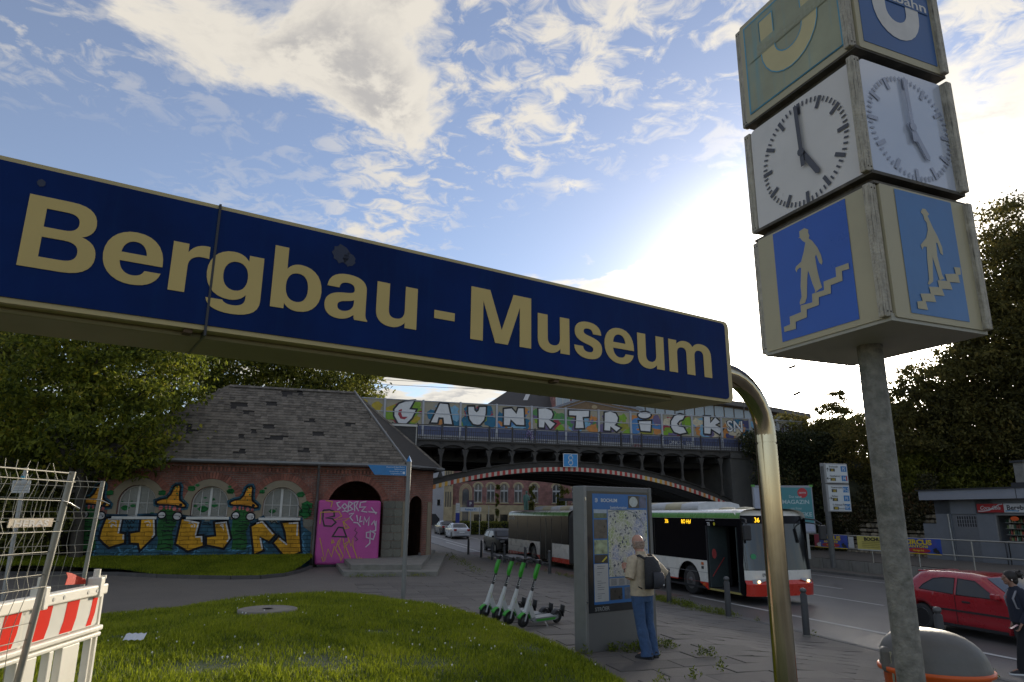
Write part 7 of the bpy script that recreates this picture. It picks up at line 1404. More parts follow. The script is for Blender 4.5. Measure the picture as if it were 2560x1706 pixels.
b = MB(); b.box(-12.6, -1.97, -.0045, .0, .80, .812); b.box(-23.7, -18.07, -.0045, 0, .80, .812)
b.build('panel_joint', M('joint_grey', (.2, .2, .2), .6), bus)
text('WC', .12, -18.4, .98, bus, BLACKM, -.006, 'CENTER', .02) if False else None
# ---------------------------------------------------------------- rental scooters
LIME = M('scooter_green', (.035, .30, .02), .4, 0, .1); SWH = M('scooter_white', (.50, .51, .50), .4, 0, .06); SDK = M('deck_grip', (.23, .24, .24), .6, .2, .1)
sc0 = thing('rental_scooter', 'green and white electric scooter', 'scooter', (0, 0, 0), 0, 'rental scooters parked in a row')
def wheel2(parent, x, r, nm):
    e = bpy.data.objects.new(nm, None); COL.objects.link(e); e.parent = parent; e.location = (x, 0, r); T = Matrix.Rotation(R(90), 4, 'X')
    b = MB(); b.lathe([(r * .62, -.028), (r * .93, -.03), (r, -.012), (r, .012), (r * .93, .03), (r * .62, .028)], 22, cap=False); o = b.build('tyre', RUBBER, e); o.matrix_local = T
    b = MB(); b.lathe([(.02, -.03), (r * .3, -.028), (r * .35, -.01), (r * .62, -.02), (r * .62, .02), (r * .35, .01), (r * .3, .028), (.02, .03)], 18); o = b.build('rim', M('scooter_rim', (.10, .10, .10), .4, .5), e); o.matrix_local = T
wheel2(sc0, .0, .125, 'front_wheel'); wheel2(sc0, -.92, .115, 'rear_wheel')
b = MB(); b.rings([[(.148 * math.cos(R(a)), y, .125 + .148 * math.sin(R(a))) for y in (-.045, -.02, .02, .045)] for a in range(20, 171, 15)], 0, True, False, False); o = b.build('front_fender', LIME, sc0); o.modifiers.new('t', 'SOLIDIFY').thickness = .006
b = MB()
for y in (-.048, .048): b.tube([(0, y, .125), (-.03, y, .27)], .016, 8)
b.box(-.06, .01, -.055, .055, .26, .30); b.build('fork', SWH, sc0)
rk = math.tan(R(15)); sp_ = lambda z: (-.045 - (z - .3) * rk, 0, z)
b = MB(); b.tube([sp_(.28), sp_(.4), sp_(.66)], [.05, .047, .034], 12); b.build('steering_column', SWH, sc0)
b = MB(); b.poly([(-.07, .50), (-.11, .50), (-.30, .17), (-.20, .15), (-.075, .33)], -.022, 0, .044); b.build('neck', SWH, sc0, .008)
b = MB(); b.box(-.115, -.07, -.038, .038, .40, .50); b.build('reflector_label', M('label_lime', (.35, .42, .1), .5), sc0)
b = MB(); b.tube([sp_(.66), sp_(1.14)], .027, 12); b.build('stem', BLACKP, sc0)
lt = text('Lime', .05, 0, 0, sc0, WHITEP, 0, 'LEFT', .012, 1.0); lt.matrix_local = Matrix.Translation((sp_(.71)[0] - .008, .031, .71)) @ Matrix.Rotation(R(180), 4, 'Z') @ Matrix.Rotation(R(-90 + 14) , 4, 'Y')
lt2 = text('Lime', .05, 0, 0, sc0, WHITEP, 0, 'LEFT', .012, 1.0); lt2.matrix_local = Matrix.Translation((sp_(.71)[0] + .018, -.029, .71)) @ Matrix.Rotation(R(-90 - 14), 4, 'Y')
b = MB(); b.tube([(sp_(z)[0] + o_, 0, z) for z, o_ in ((.88, .008), (.93, .022), (1.05, .028), (1.15, .020))], [.032, .048, .052, .045], 12, 0, True, .9); b.build('stem_cover', LIME, sc0)
b = MB(); b.tube([(-.26, -.23, 1.20), (-.25, -.1, 1.205), (-.245, 0, 1.19), (-.25, .1, 1.205), (-.26, .23, 1.20)], .014, 8); b.build('handlebar', BLACKP, sc0)
for s in (-1, 1):
    b = MB(); b.tube([(-.262, s * .14, 1.205), (-.265, s * .25, 1.20)], .021, 8); b.build('grip', RUBBER, sc0); b = MB(); b.tube([(-.24, s * .1, 1.20), (-.19, s * .16, 1.19), (-.19, s * .22, 1.185)], .008, 6); b.build('brake_lever', BLACKP, sc0)
b = MB(); b.box(-.29, -.2, -.05, .05, 1.17, 1.235); b.ball((-.22, .06, 1.235), .022, 8, 6); b.build('display', BLACKP, sc0, .012)
b = MB(); b.poly([(-.18, .12), (-.26, .17), (-.84, .17), (-.88, .12), (-.80, .09), (-.25, .085)], -.085, 0, .17); b.build('deck', SDK, sc0, .01)
b = MB(); b.poly([(-.28, .105), (-.78, .105), (-.80, .145), (-.26, .145)], -.088, 0, .176); b.build('deck_side', LIME, sc0)
b = MB(); b.rings([[(-.92 + .15 * math.cos(R(a)), y, .115 + .15 * math.sin(R(a))) for y in (-.05, -.02, .02, .05)] for a in range(15, 181, 15)], 0, True, False, False); o = b.build('rear_fender', BLACKP, sc0); o.modifiers.new('t', 'SOLIDIFY').thickness = .006
b = MB(); b.box(-1.075, -1.05, -.05, .05, .18, .33); b.build('rear_reflector_arm', BLACKP, sc0); b = MB(); b.tube([(-.5, .07, .1), (-.53, .16, .0)], .01, 6); b.build('kickstand', STEEL, sc0)
scs = [((1308, 1570), 'nearest electric scooter, beside the map pillar'), ((1272, 1561), 'second nearest electric scooter, handlebar turned sideways'), ((1243, 1550), 'third electric scooter from the map pillar'), ((1212, 1540), 'farthest electric scooter of the row, at the lawn edge')]
SPOS = [(0.24, 13.78), (-.03, 14.12), (-.27, 14.55), (-.53, 14.98)]
for i, ((x, y), (pp, lb_)) in enumerate(zip(SPOS, scs)):
    o = sc0 if i == 0 else copy_tree(sc0); o.location = (x, y, .625); o['label'] = lb_ + ', green and white'
    fa = (227, 232, 226, 229)[i]; o.rotation_euler = (0, R(0), az_rot(fa)); o.rotation_mode = 'XYZ'
    o.rotation_euler = (R((-9, -8, -9, -8)[i]), 0, az_rot(fa))
# ---------------------------------------------------------------- people
def skin_body(parent, V, E_, rad, mat, name='body'):
    me = bpy.data.meshes.new(name); me.from_pydata(V, E_, []); me.materials.append(mat); o = link(name, me, parent)
    s = o.modifiers.new('skin', 'SKIN'); s.use_smooth_shade = True
    for i, r in enumerate(rad): me.skin_vertices[0].data[i].radius = (r, r) if not isinstance(r, tuple) else r
    me.skin_vertices[0].data[0].use_root = True
    ss = o.modifiers.new('sub', 'SUBSURF'); ss.levels = 2; ss.render_levels = 2; return o
SKIN = M('skin', (.42, .22, .155), .5, 0, .12, 8); SKIN2 = M('skin_tan', (.28, .15, .10), .5, 0, .12, 8)
def body_skeleton(J):
    """J: joints; returns verts, edges, radii with five-fingered hands"""
    V, E_, Rr = [], [], []
    def v(p, r): V.append(tuple(p)); Rr.append(r); return len(V) - 1
    pel = v(J['pelvis'], .11); sp = v(J['spine'], .11); chs = v(J['chest'], .12); nk = v(J['neck'], .055); hb = v(J['head'] + Vector((0, -.005, -.05)), (.075, .08)); hd = v(J['head'], (.078, .095)); tp = v(J['head'] + Vector((0, -.01, .06)), (.062, .075))
    for a, c in ((pel, sp), (sp, chs), (chs, nk), (nk, hb), (hb, hd), (hd, tp)): E_.append((a, c))
    for s in ('l', 'r'):
        sh, el, wr = J['shoulder_' + s], J['elbow_' + s], J['wrist_' + s]; a = v(sh, .055); c = v(el, .040); w = v(wr, (.026, .022)); E_ += [(chs, a), (a, c), (c, w)]
        d = (wr - el).normalized(); side = d.cross(Vector((0, 0, 1))).normalized(); palm = wr + d * .07; p = v(palm, (.030, .016)); E_.append((w, p)); curl = J.get('curl_' + s, Vector((0, 0, -1)))
        for k, ln in enumerate((.055, .062, .058, .045)):
            off = side * ((k - 1.5) * .019); b0 = palm + d * .03 + off; f1 = v(b0 + d * .02, .0095); f2 = v(b0 + d * .035 + curl * .02 + d * ln * .2, .009); f3 = v(b0 + d * .03 + curl * (.02 + ln * .6), .008); E_ += [(p, f1), (f1, f2), (f2, f3)]
        t0 = v(wr + d * .035 - side * .032, .011); t1 = v(wr + d * .075 - side * .045 + curl * .015, .0095); E_ += [(w, t0), (t0, t1)]
        hp, kn, an = J['hip_' + s], J['knee_' + s], J['ankle_' + s]; a = v(hp, .085); c = v(kn, .05); g_ = v(an, .036); toe = v(an + J['toe_' + s], .03); E_ += [(pel, a), (a, c), (c, g_), (g_, toe)]
    return V, E_, Rr
def ell(c, rx, ry, n=16, rot=0.0, sq=1.0):
    out = []
    for k in range(n):
        a = 2 * math.pi * k / n; x, y = math.cos(a), math.sin(a); x = math.copysign(abs(x) ** sq, x) * rx; y = math.copysign(abs(y) ** sq, y) * ry
        out.append((c[0] + x * math.cos(rot) - y * math.sin(rot), c[1] + x * math.sin(rot) + y * math.cos(rot), c[2]))
    return out
def shoe(parent, an, toe, mat, sole, name='shoe'):
    d = Vector((toe.x, toe.y, 0)).normalized(); s = Vector((d.y, -d.x, 0)); b = MB(); rs = []
    for f, w, z0, z1 in ((-.09, .03, .012, .09), (-.06, .042, .01, .11), (.0, .045, .01, .115), (.07, .048, .01, .085), (.13, .05, .01, .06), (.175, .035, .014, .04)):
        c = Vector((an.x, an.y, 0)) + d * f; rs.append([c - s * w + Vector((0, 0, z0)), c + s * w + Vector((0, 0, z0)), c + s * w + Vector((0, 0, (z0 + z1) * .55)), c + s * w * .5 + Vector((0, 0, z1)), c - s * w * .5 + Vector((0, 0, z1)), c - s * w + Vector((0, 0, (z0 + z1) * .55))])
    b.rings(rs, 0, True, True); o = b.build(name, mat, parent); b = MB(); rs = []
    for f, w in ((-.1, .032), (-.06, .047), (.07, .053), (.13, .054), (.185, .036)):
        c = Vector((an.x, an.y, 0)) + d * f; rs.append([c - s * w, c + s * w, c + s * w + Vector((0, 0, .026)), c - s * w + Vector((0, 0, .026))])
    b.rings(rs, 0, False, True); b.build('sole', sole, o)
def leg_cloth(J, s, r0, r1, r2, mat, parent, wob=.004):
    hp, kn, an = J['hip_' + s], J['knee_' + s], J['ankle_' + s]; P = []; rad = []
    for f in (0, .25, .5, .75): P.append(hp.lerp(kn, f)); rad.append(r0 + (r1 - r0) * f)
    for f in (0, .15, .35, .55, .75, .9, 1.0): P.append(kn.lerp(an, f)); rad.append(r1 + (r2 - r1) * f + (wob * (1 if len(P) % 2 else -1) if f > .3 else 0))
    P[-1] = P[-1] + Vector((0, 0, -.05)); rad[-1] *= 1.08
    return P, rad
def limb(P, rad, mat, name, parent, n=14):
    b = MB(); b.tube(P, rad, n); return b.build(name, mat, parent)

# --- man reading the map
mn = thing('person', 'bald man in beige jacket with black backpack reading the city map', 'person', (2.02, 11.09, .622), R(35))
J = dict(pelvis=Vector((0, 0, .93)), spine=Vector((0, -.01, 1.1)), chest=Vector((0, -.02, 1.33)), neck=Vector((0, -.005, 1.50)), head=Vector((0, .035, 1.655)),
    shoulder_l=Vector((-.19, -.02, 1.40)), elbow_l=Vector((-.285, -.03, 1.13)), wrist_l=Vector((-.165, .17, 1.25)), shoulder_r=Vector((.19, -.02, 1.40)), elbow_r=Vector((.40, -.13, 1.17)), wrist_r=Vector((.18, .13, 1.24)),
    hip_l=Vector((-.095, 0, .90)), knee_l=Vector((-.07, -.02, .49)), ankle_l=Vector((-.04, -.10, .09)), toe_l=Vector((-.04, .14, -.05)), hip_r=Vector((.095, 0, .90)), knee_r=Vector((.12, .0, .49)), ankle_r=Vector((.14, -.05, .09)), toe_r=Vector((.03, .14, -.05)), curl_l=Vector((.6, 0, .6)).normalized(), curl_r=Vector((-.6, 0, .6)).normalized())
skin_body(mn, *body_skeleton(J), SKIN)
JEAN = M('jeans', (.035, .075, .16), .85, 0, .3, 14, .2, 14, dirt=.3, dirtcol=(.07, .13, .24), dscale=5); JACK = M('beige_jacket', (.40, .33, .23), .85, 0, .2, 14, .2, 11); BPK = M('backpack_black', (.012, .012, .015), .7, 0, .5, 25, .1, 40)
b = MB()
for s in ('l', 'r'): P, rad = leg_cloth(J, s, .105, .078, .086, JEAN, mn); b.tube(P, rad, 16)
b.rings([ell((0, 0, .80), .175, .115), ell((0, 0, .88), .18, .125), ell((0, 0, .98), .172, .118)], 0, True); b.build('jeans', JEAN, mn)
b = MB(); rs = [ell((0, 0, .885), .205, .145), ell((0, 0, .91), .212, .15), ell((0, -.005, .935), .205, .145), ell((0, -.01, 1.02), .217, .153), ell((0, -.01, 1.15), .215, .15), ell((0, -.015, 1.28), .215, .148), ell((0, -.02, 1.37), .205, .135), ell((0, -.02, 1.43), .165, .11), ell((0, -.012, 1.475), .09, .08), ell((0, -.008, 1.51), .066, .068)]
b.rings(rs, 0, True, True)
for s, q in (('l', -1), ('r', 1)):
    sh, el = J['shoulder_' + s], J['elbow_' + s]; b.tube([sh + Vector((-q * .05, 0, .02)), sh + Vector((q * .01, 0, 0)), sh.lerp(el, .35), sh.lerp(el, .55), sh.lerp(el, .8), sh.lerp(el, 1.0) + Vector((0, 0, .01))], [.07, .085, .078, .083, .074, .072], 14)
    if s == 'r': b.tube([el, el.lerp(J['wrist_r'], .5), el.lerp(J['wrist_r'], .85)], [.07, .06, .055], 12)
jk = b.build('jacket', JACK, mn)
b = MB(); b.rings([ell((0, -.012, 1.47), .08, .075), ell((0, -.008, 1.53), .072, .072)], 0, True, False); b.build('collar', JACK, jk)
b = MB(); b.rings([ell((0, -.185, .99), .12, .05), ell((0, -.24, 1.0), .15, .085), ell((0, -.255, 1.12), .16, .105), ell((0, -.25, 1.28), .155, .10), ell((0, -.225, 1.40), .135, .08), ell((0, -.20, 1.46), .08, .05)], 0, True, True); bp = b.build('backpack', BPK, mn)
b = MB(); b.rings([ell((0, -.35, 1.02), .10, .02, 12), ell((0, -.375, 1.06), .115, .035, 12), ell((0, -.375, 1.18), .115, .035, 12), ell((0, -.355, 1.24), .10, .02, 12)], 0, True); b.build('front_pocket', M('backpack_grey', (.03, .032, .04), .7, 0, .3), bp)
for q in (-1, 1): b = MB(); b.tube([(q * .1, -.19, 1.43), (q * .125, -.09, 1.475), (q * .135, .05, 1.44), (q * .14, .13, 1.32), (q * .15, .13, 1.18), (q * .17, .02, 1.05), (q * .15, -.15, 1.0)], .022, 8, 0, True, .4); b.build('strap', BPK, bp)
b = MB(); b.lathe([(.012, 0), (.012, .006)], 10, 0, (0, 0, 0)); o = b.build('ring_tag', WHITEP, bp); o.matrix_local = Matrix.Translation((.06, -.40, 1.06)) @ Matrix.Rotation(R(90), 4, 'X')
b = MB(); h = J['head']
for k in range(150):
    a_ = rng.uniform(-2.0, 2.0); zz = rng.uniform(-.075, .015); rr_ = .083 - .25 * max(0, -zz - .04); b.ball((h.x + math.sin(a_) * rr_, h.y + .005 - math.cos(a_) * (rr_ + .012), h.z + zz), (.013, .013, .02), 6, 4)
b.build('hair_fringe', M('grey_hair', (.30, .22, .17), .8, 0, .3, 30), mn)
b = MB(); b.ball((0, h.y + .10, h.z - .01), (.013, .025, .022), 8, 6); b.ball((-.083, h.y - .005, h.z - .005), (.012, .022, .034), 8, 6); b.ball((.083, h.y - .005, h.z - .005), (.012, .022, .034), 8, 6); b.ball((0, h.y + .02, h.z + .02), (.079, .098, .10), 18, 12); b.ball((0, h.y + .045, h.z - .075), (.05, .05, .045), 12, 8); b.build('face', SKIN, mn)
b = MB()
for q in (-1, 1): b.ball((q * .032, h.y + .098, h.z + .015), (.011, .008, .007), 8, 6)
b.box(-.022, .022, h.y + .085, h.y + .095, h.z - .058, h.z - .052); b.build('eyes_and_mouth', M('eye_dark', (.05, .03, .03), .3), mn)
b = MB(); b.tube([J['wrist_l'].lerp(J['elbow_l'], .12), J['wrist_l'].lerp(J['elbow_l'], .02)], .031, 12); b.build('watch', STEEL, mn)
for s in ('l', 'r'): shoe(mn, J['ankle_' + s], J['toe_' + s], M('black_shoe', (.012, .012, .014), .5), RUBBER)
# --- woman walking at the kerb
wm = thing('person', 'dark haired woman in navy hoodie holding a phone, walking at the kerb', 'person', RP(9.85, 12.72, .004), R(78))
J = dict(pelvis=Vector((0, 0, .93)), spine=Vector((0, .0, 1.1)), chest=Vector((0, .015, 1.32)), neck=Vector((0, .04, 1.48)), head=Vector((0, .085, 1.615)),
    shoulder_l=Vector((-.19, .0, 1.38)), elbow_l=Vector((-.25, -.03, 1.09)), wrist_l=Vector((-.23, .10, .865)), shoulder_r=Vector((.19, 0, 1.38)), elbow_r=Vector((.25, -.06, 1.1)), wrist_r=Vector((.25, .04, .85)),
    hip_l=Vector((-.10, 0, .90)), knee_l=Vector((-.10, .10, .50)), ankle_l=Vector((-.10, .18, .09)), toe_l=Vector((0, .14, -.05)), hip_r=Vector((.10, 0, .90)), knee_r=Vector((.10, -.02, .49)), ankle_r=Vector((.09, -.26, .13)), toe_r=Vector((0, .13, -.07)), curl_l=Vector((.7, .5, 0)).normalized(), curl_r=Vector((-.6, .6, .2)).normalized())
skin_body(wm, *body_skeleton(J), SKIN2)
NAVY = M('navy_hoodie', (.014, .018, .032), .9, 0, .2, 9, .04, 50); LEGG = M('black_leggings', (.008, .009, .011), .85, 0, .2)
b = MB()
for s in ('l', 'r'): P, rad = leg_cloth(J, s, .115, .075, .058, LEGG, wm, .002); b.tube(P, rad, 16)
b.rings([ell((0, -.01, .80), .19, .14), ell((0, -.015, .90), .20, .15), ell((0, 0, 1.0), .185, .135)], 0, True); b.build('trousers', LEGG, wm)
b = MB(); b.rings([ell((0, 0, .87), .225, .165), ell((0, 0, .95), .225, .165), ell((0, .005, 1.1), .225, .165), ell((0, .01, 1.25), .23, .165), ell((0, .01, 1.35), .21, .14), ell((0, .015, 1.41), .165, .11), ell((0, .03, 1.46), .09, .085), ell((0, .04, 1.49), .07, .07)], 0, True, True)
for s, q in (('l', -1), ('r', 1)):
    sh, el, wr_ = J['shoulder_' + s], J['elbow_' + s], J['wrist_' + s]; b.tube([sh + Vector((-q * .05, 0, .02)), sh, sh.lerp(el, .4), sh.lerp(el, .8), el, el.lerp(wr_, .4), el.lerp(wr_, .8), el.lerp(wr_, .97)], [.07, .085, .078, .07, .068, .062, .055, .045], 14)
b.build('hoodie', NAVY, wm)
b = MB(); b.rings([ell((0, -.17, 1.02), .13, .05), ell((0, -.23, 1.05), .15, .09), ell((0, -.24, 1.2), .155, .1), ell((0, -.22, 1.36), .13, .08), ell((0, -.19, 1.42), .07, .04)], 0, True); bp = b.build('backpack', M('backpack_slate', (.04, .045, .055), .7, 0, .2), wm)
for q in (-1, 1): b = MB(); b.tube([(q * .1, -.17, 1.40), (q * .13, -.06, 1.445), (q * .145, .08, 1.40), (q * .16, .15, 1.28), (q * .18, .12, 1.12), (q * .17, -.14, 1.05)], .02, 8, 0, True, .45); b.build('strap', M('strap_grey', (.24, .24, .26), .7), bp)
h = J['head']; DH = M('dark_hair', (.012, .008, .006), .55, 0, .4, 40, .1, 60)
b = MB(); b.ball((0, h.y - .02, h.z + .03), (.10, .118, .115), 18, 12); b.ball((0, h.y - .06, h.z - .03), (.085, .075, .09), 14, 10); b.ball((0, h.y - .15, h.z + .075), (.075, .07, .07), 14, 10)
for k in range(26): a = rng.normal(0, 1, 3); b.ball((0 + a[0] * .05, h.y - .15 + a[1] * .045, h.z + .08 + a[2] * .04), .022, 6, 4)
b.build('hair', DH, wm)
b = MB(); b.ball((0, h.y + .035, h.z - .005), (.072, .08, .10), 16, 12); b.ball((0, h.y + .118, h.z - .01), (.012, .022, .02), 8, 6); b.ball((0, h.y + .06, h.z - .075), (.042, .042, .035), 10, 8); b.ball((-.082, h.y, h.z - .02), (.01, .02, .03), 8, 6); b.build('face', SKIN2, wm)
b = MB()
for q in (-1, 1): b.tube([(q * .033 + .022 * math.cos(a * .7), h.y + .108, h.z + .016 + .018 * math.sin(a * .7)) for a in range(10)], .003, 4); b.tube([(q * .055, h.y + .105, h.z + .02), (q * .085, h.y + .0, h.z + .015)], .003, 4)
b.build('glasses', BLACKP, wm); b = MB(); b.box(-.02, .02, h.y + .09, h.y + .1, h.z - .058, h.z - .05); b.build('mouth', M('lip', (.3, .1, .09), .5), wm); b = MB(); b.ball((-.093, h.y + .005, h.z - .02), (.006, .01, .014), 6, 5); b.build('earbud', WHITEP, wm)
for s in ('l', 'r'): shoe(wm, J['ankle_' + s] - Vector((0, 0, 0)), J['toe_' + s], M('black_sneaker', (.015, .015, .018), .6), WHITEP, 'sneaker')
ph = MB(); ph.box(-.036, .036, -.004, .004, -.07, .07); o = ph.build('phone', M('phone_pink', (.5, .27, .28), .4), None, .006); o.matrix_world = wm.matrix_basis @ Matrix.Translation(J['wrist_l'] + Vector((.03, .12, -.055))) @ Matrix.Rotation(R(60), 4, 'X'); tag(o, 'pink phone held in the hand of the walking woman', 'phone')
# ---------------------------------------------------------------- vegetation
def leaf_mat(name, dark, light, autumn=None, tr=.45):
    m = bpy.data.materials.new(name); m.use_nodes = True; t = m.node_tree; N = t.nodes; L = t.links; b = N['Principled BSDF']; geo = N.new('ShaderNodeNewGeometry')
    tcn = N.new('ShaderNodeTexCoord'); ns = N.new('ShaderNodeTexNoise'); ns.inputs['Scale'].default_value = .55; ns.inputs['Detail'].default_value = 4; L.new(tcn.outputs['Object'], ns.inputs[0])
    ad = N.new('ShaderNodeMath'); ad.operation = 'MULTIPLY_ADD'; L.new(geo.outputs['Random Per Island'], ad.inputs[0]); ad.inputs[1].default_value = .55; ad.inputs[2].default_value = -.27
    a2 = N.new('ShaderNodeMath'); a2.operation = 'ADD'; L.new(ad.outputs[0], a2.inputs[0]); L.new(ns.outputs['Fac'], a2.inputs[1]); cr = N.new('ShaderNodeValToRGB'); L.new(a2.outputs[0], cr.inputs[0]); e = cr.color_ramp.elements
    e[0].position = .25; e[0].color = (*dark, 1); e[1].position = .72; e[1].color = (*light, 1)
    if autumn: x = e.new(.86); x.color = (*autumn, 1)
    L.new(cr.outputs[0], b.inputs['Base Color']); b.inputs['Roughness'].default_value = .55; b.inputs['Specular IOR Level'].default_value = .3
    tn = N.new('ShaderNodeBsdfTranslucent'); L.new(cr.outputs[0], tn.inputs[0]); ms = N.new('ShaderNodeMixShader'); ms.inputs[0].default_value = tr; L.new(b.outputs[0], ms.inputs[1]); L.new(tn.outputs[0], ms.inputs[2]); L.new(ms.outputs[0], N['Material Output'].inputs[0]); return m
BARK = M('bark', (.05, .042, .032), .9, 0, .3, 6, .15, 15)
def leaves(P, size, name, mat, parent=None, droop=.3, aspect=.5):
    n = len(P); s = size * rng.uniform(.6, 1.35, n); d = rng.normal(0, 1, (n, 3)); d[:, 2] -= droop; d /= np.linalg.norm(d, axis=1)[:, None]
    r = rng.normal(0, 1, (n, 3)); sd = np.cross(d, r); sd /= np.linalg.norm(sd, axis=1)[:, None] + 1e-9; nn = np.cross(sd, d)
    L_ = d * s[:, None]; W_ = sd * (s * aspect)[:, None]; V = np.zeros((n, 4, 3), 'f'); fold = nn * (s * .12)[:, None]
    V[:, 0] = P; V[:, 1] = P + L_ * .45 + W_ * .5 + fold; V[:, 2] = P + L_; V[:, 3] = P + L_ * .45 - W_ * .5 + fold; idx = np.arange(n)[:, None] * 4
    return mesh_np(name, V.reshape(-1, 3), 3, np.concatenate([idx + [[0, 1, 2]], idx + [[0, 2, 3]]]), mat, parent)
def clump_pts(blobs, n, sub=.42, nsub=26):
    """points in ragged sub-clumps spread through ellipsoids (x, y, z, rx, ry, rz)"""
    vol = np.array([b[3] * b[4] * b[5] for b in blobs]) ** .75; vol /= vol.sum(); out = []
    for b, f in zip(blobs, vol):
        k = max(6, int(nsub * (b[3] * b[4] * b[5]) ** .5)); c = rng.normal(0, 1, (k, 3)); c /= np.linalg.norm(c, axis=1)[:, None]; c *= rng.uniform(.35, 1.0, k)[:, None] ** .6
        m = int(n * f); w = rng.integers(0, k, m); rsub = rng.uniform(.14, .34, k)[w]; q = rng.normal(0, .55, (m, 3)); q[:, 2] *= .6
        out.append((c[w] + q * rsub[:, None]) * np.array(b[3:6]) + np.array(b[:3]))
    return np.concatenate(out)
def tree(name, label, base, blobs, n, leaf, mat, tr=.16, group=None, cat='tree', limbs=True, droop=.3):
    t = thing(name, label, cat, base, 0, group); b = MB(); top = max(q[2] for q in blobs); cx_, cy_ = np.mean([q[0] for q in blobs]), np.mean([q[1] for q in blobs])
    pts = [(0, 0, -.3)] + [(cx_ * f * .8 + random.uniform(-.15, .15), cy_ * f * .8 + random.uniform(-.15, .15), top * .85 * f) for f in (.2, .45, .7, 1)]; b.tube(pts, [tr * 1.25, tr, tr * .8, tr * .5, tr * .15], 9)
    b.build('trunk', BARK, t)
    if limbs:
        for q in blobs:
            f = random.uniform(.3, .6); s0 = Vector(pts[1]).lerp(Vector(pts[3]), f); e_ = Vector(q[:3]); m_ = s0.lerp(e_, .5) + Vector((0, 0, -.2)); b = MB(); b.tube([s0, m_, e_], [tr * .45, tr * .3, tr * .08], 6); b.build('limb', BARK, t)
            for _ in range(3): e2 = e_ + Vector((rng.normal(0, q[3] * .5), rng.normal(0, q[4] * .5), rng.normal(0, q[5] * .5))); b = MB(); b.tube([m_.lerp(e_, .5), e2], [tr * .15, tr * .03], 5); b.build('branch', BARK, t)
    leaves(clump_pts(blobs, n), leaf, 'crown', mat, t, droop); return t
LF1 = leaf_mat('leaf_green', (.055, .08, .012), (.26, .28, .03), (.40, .33, .04), .55); LF2 = leaf_mat('leaf_deep', (.05, .065, .014), (.22, .22, .035), None, .55); LF3 = leaf_mat('leaf_warm', (.06, .058, .02), (.19, .17, .045), (.26, .19, .05), .55); LF4 = leaf_mat('leaf_yellow', (.08, .08, .012), (.26, .21, .02), (.34, .26, .03)); IVY = leaf_mat('leaf_ivy', (.012, .020, .007), (.055, .06, .018), (.10, .075, .025), .25)
def B(*a): return a
G1 = 'trees behind the brick house'
tree('broadleaf_tree', 'leafy tree overhanging the left eaves of the brick house', (-15.5, 25.6, .6), [B(.2, 0, 5.2, 2.6, 2.4, 1.9), B(-2.4, 0, 6.5, 2.6, 2.6, 2.2), B(1.2, 1.0, 7.2, 2.4, 2.4, 1.8), B(-.8, .5, 9.0, 2.6, 2.4, 2.2), B(-3.6, .4, 4.0, 2.2, 2.2, 1.9), B(1.4, -.4, 4.1, 1.4, 1.3, .9)], 30000, .20, LF1, .2, G1)
tree('broadleaf_tree', 'tall dark tree at the left edge behind the mesh fence', (-22.5, 29, .6), [B(0, 0, 5, 3, 3, 3), B(2, 0, 8, 3, 2.6, 2.6), B(-2, 0, 9, 3.2, 2.8, 2.8), B(.5, 0, 11, 2.6, 2.4, 2), B(2.5, -1, 3, 2, 2, 2)], 26000, .22, LF2, .25, G1)
tree('broadleaf_tree', 'dense tree standing left behind the slate roof', (-13.0, 40, 1.5), [B(0, 0, 7, 3.4, 2.8, 3), B(-3, 0, 9, 3, 2.8, 2.8), B(2.6, 0, 8.5, 2.8, 2.6, 2.4), B(0, 0, 11, 3, 2.6, 2.2)], 24000, .24, LF2, .25, G1)
tree('broadleaf_tree', 'tree behind the middle of the slate ridge', (-19.5, 40, 2.0), [B(0, 0, 7, 3.4, 2.8, 3), B(-3, 0, 9, 3, 2.8, 2.8), B(2.6, 0, 9.5, 2.8, 2.6, 2.6), B(0, 0, 11.5, 3, 2.6, 2.4), B(-4, -1, 5, 2.6, 2.4, 2.6)], 24000, .24, LF1, .25, G1)
tree('broadleaf_tree', 'yellowing tree at the right end of the slate ridge below the sign', (-10.2, 42.5, 4.5), [B(0, 0, 3.2, 2.2, 1.9, 1.7), B(-1.8, 0, 4.2, 2.2, 2.0, 1.8), B(.7, -.2, 4.6, 1.7, 1.6, 1.4), B(-.6, 0, 5.6, 1.9, 1.7, 1.3)], 17000, .18, LF1, .16, G1)
tree('golden_shrub', 'bright yellow green shrub just above the slate ridge', (-11.4, 39.5, 5.0), [B(0, 0, 2.3, 1.3, 1.0, .9), B(.7, 0, 2.9, .8, .8, .7)], 4200, .15, LF4, .08, None, 'shrub')
tree('broadleaf_tree', 'tree farthest left on the railway embankment', (-31, 38, 3), [B(0, 0, 5, 3.4, 3, 3), B(3, 0, 7, 3.2, 3, 2.6), B(-3, 0, 7, 3.2, 3, 3), B(0, 0, 9, 3.2, 3, 2.2)], 20000, .26, LF2, .25, G1)
tree('undergrowth_shrub', 'dark shrub in the shade left of the brick house', (-17.6, 25.2, .6), [B(0, 0, 1.6, 1.8, 1.6, 1.6), B(-2.2, .5, 1.8, 2.0, 1.6, 1.7)], 9000, .17, LF2, .07, None, 'shrub')
G2 = 'trees across the street'
def TR(u, v): p = RP(u, v, .6); return (p.x, p.y, p.z)
def grown(name, label, base, blobs, n, leaf, mat, tr, group=None, cat='tree', k=1.25):
    """crown lobes given as (x, y, z, radius) in the place"""
    return tree(name, label, base, [(x - base[0], y - base[1], z - base[2], r * k, r * k, r * k * .92) for x, y, z, r in blobs], n, leaf, mat, tr, group, cat)
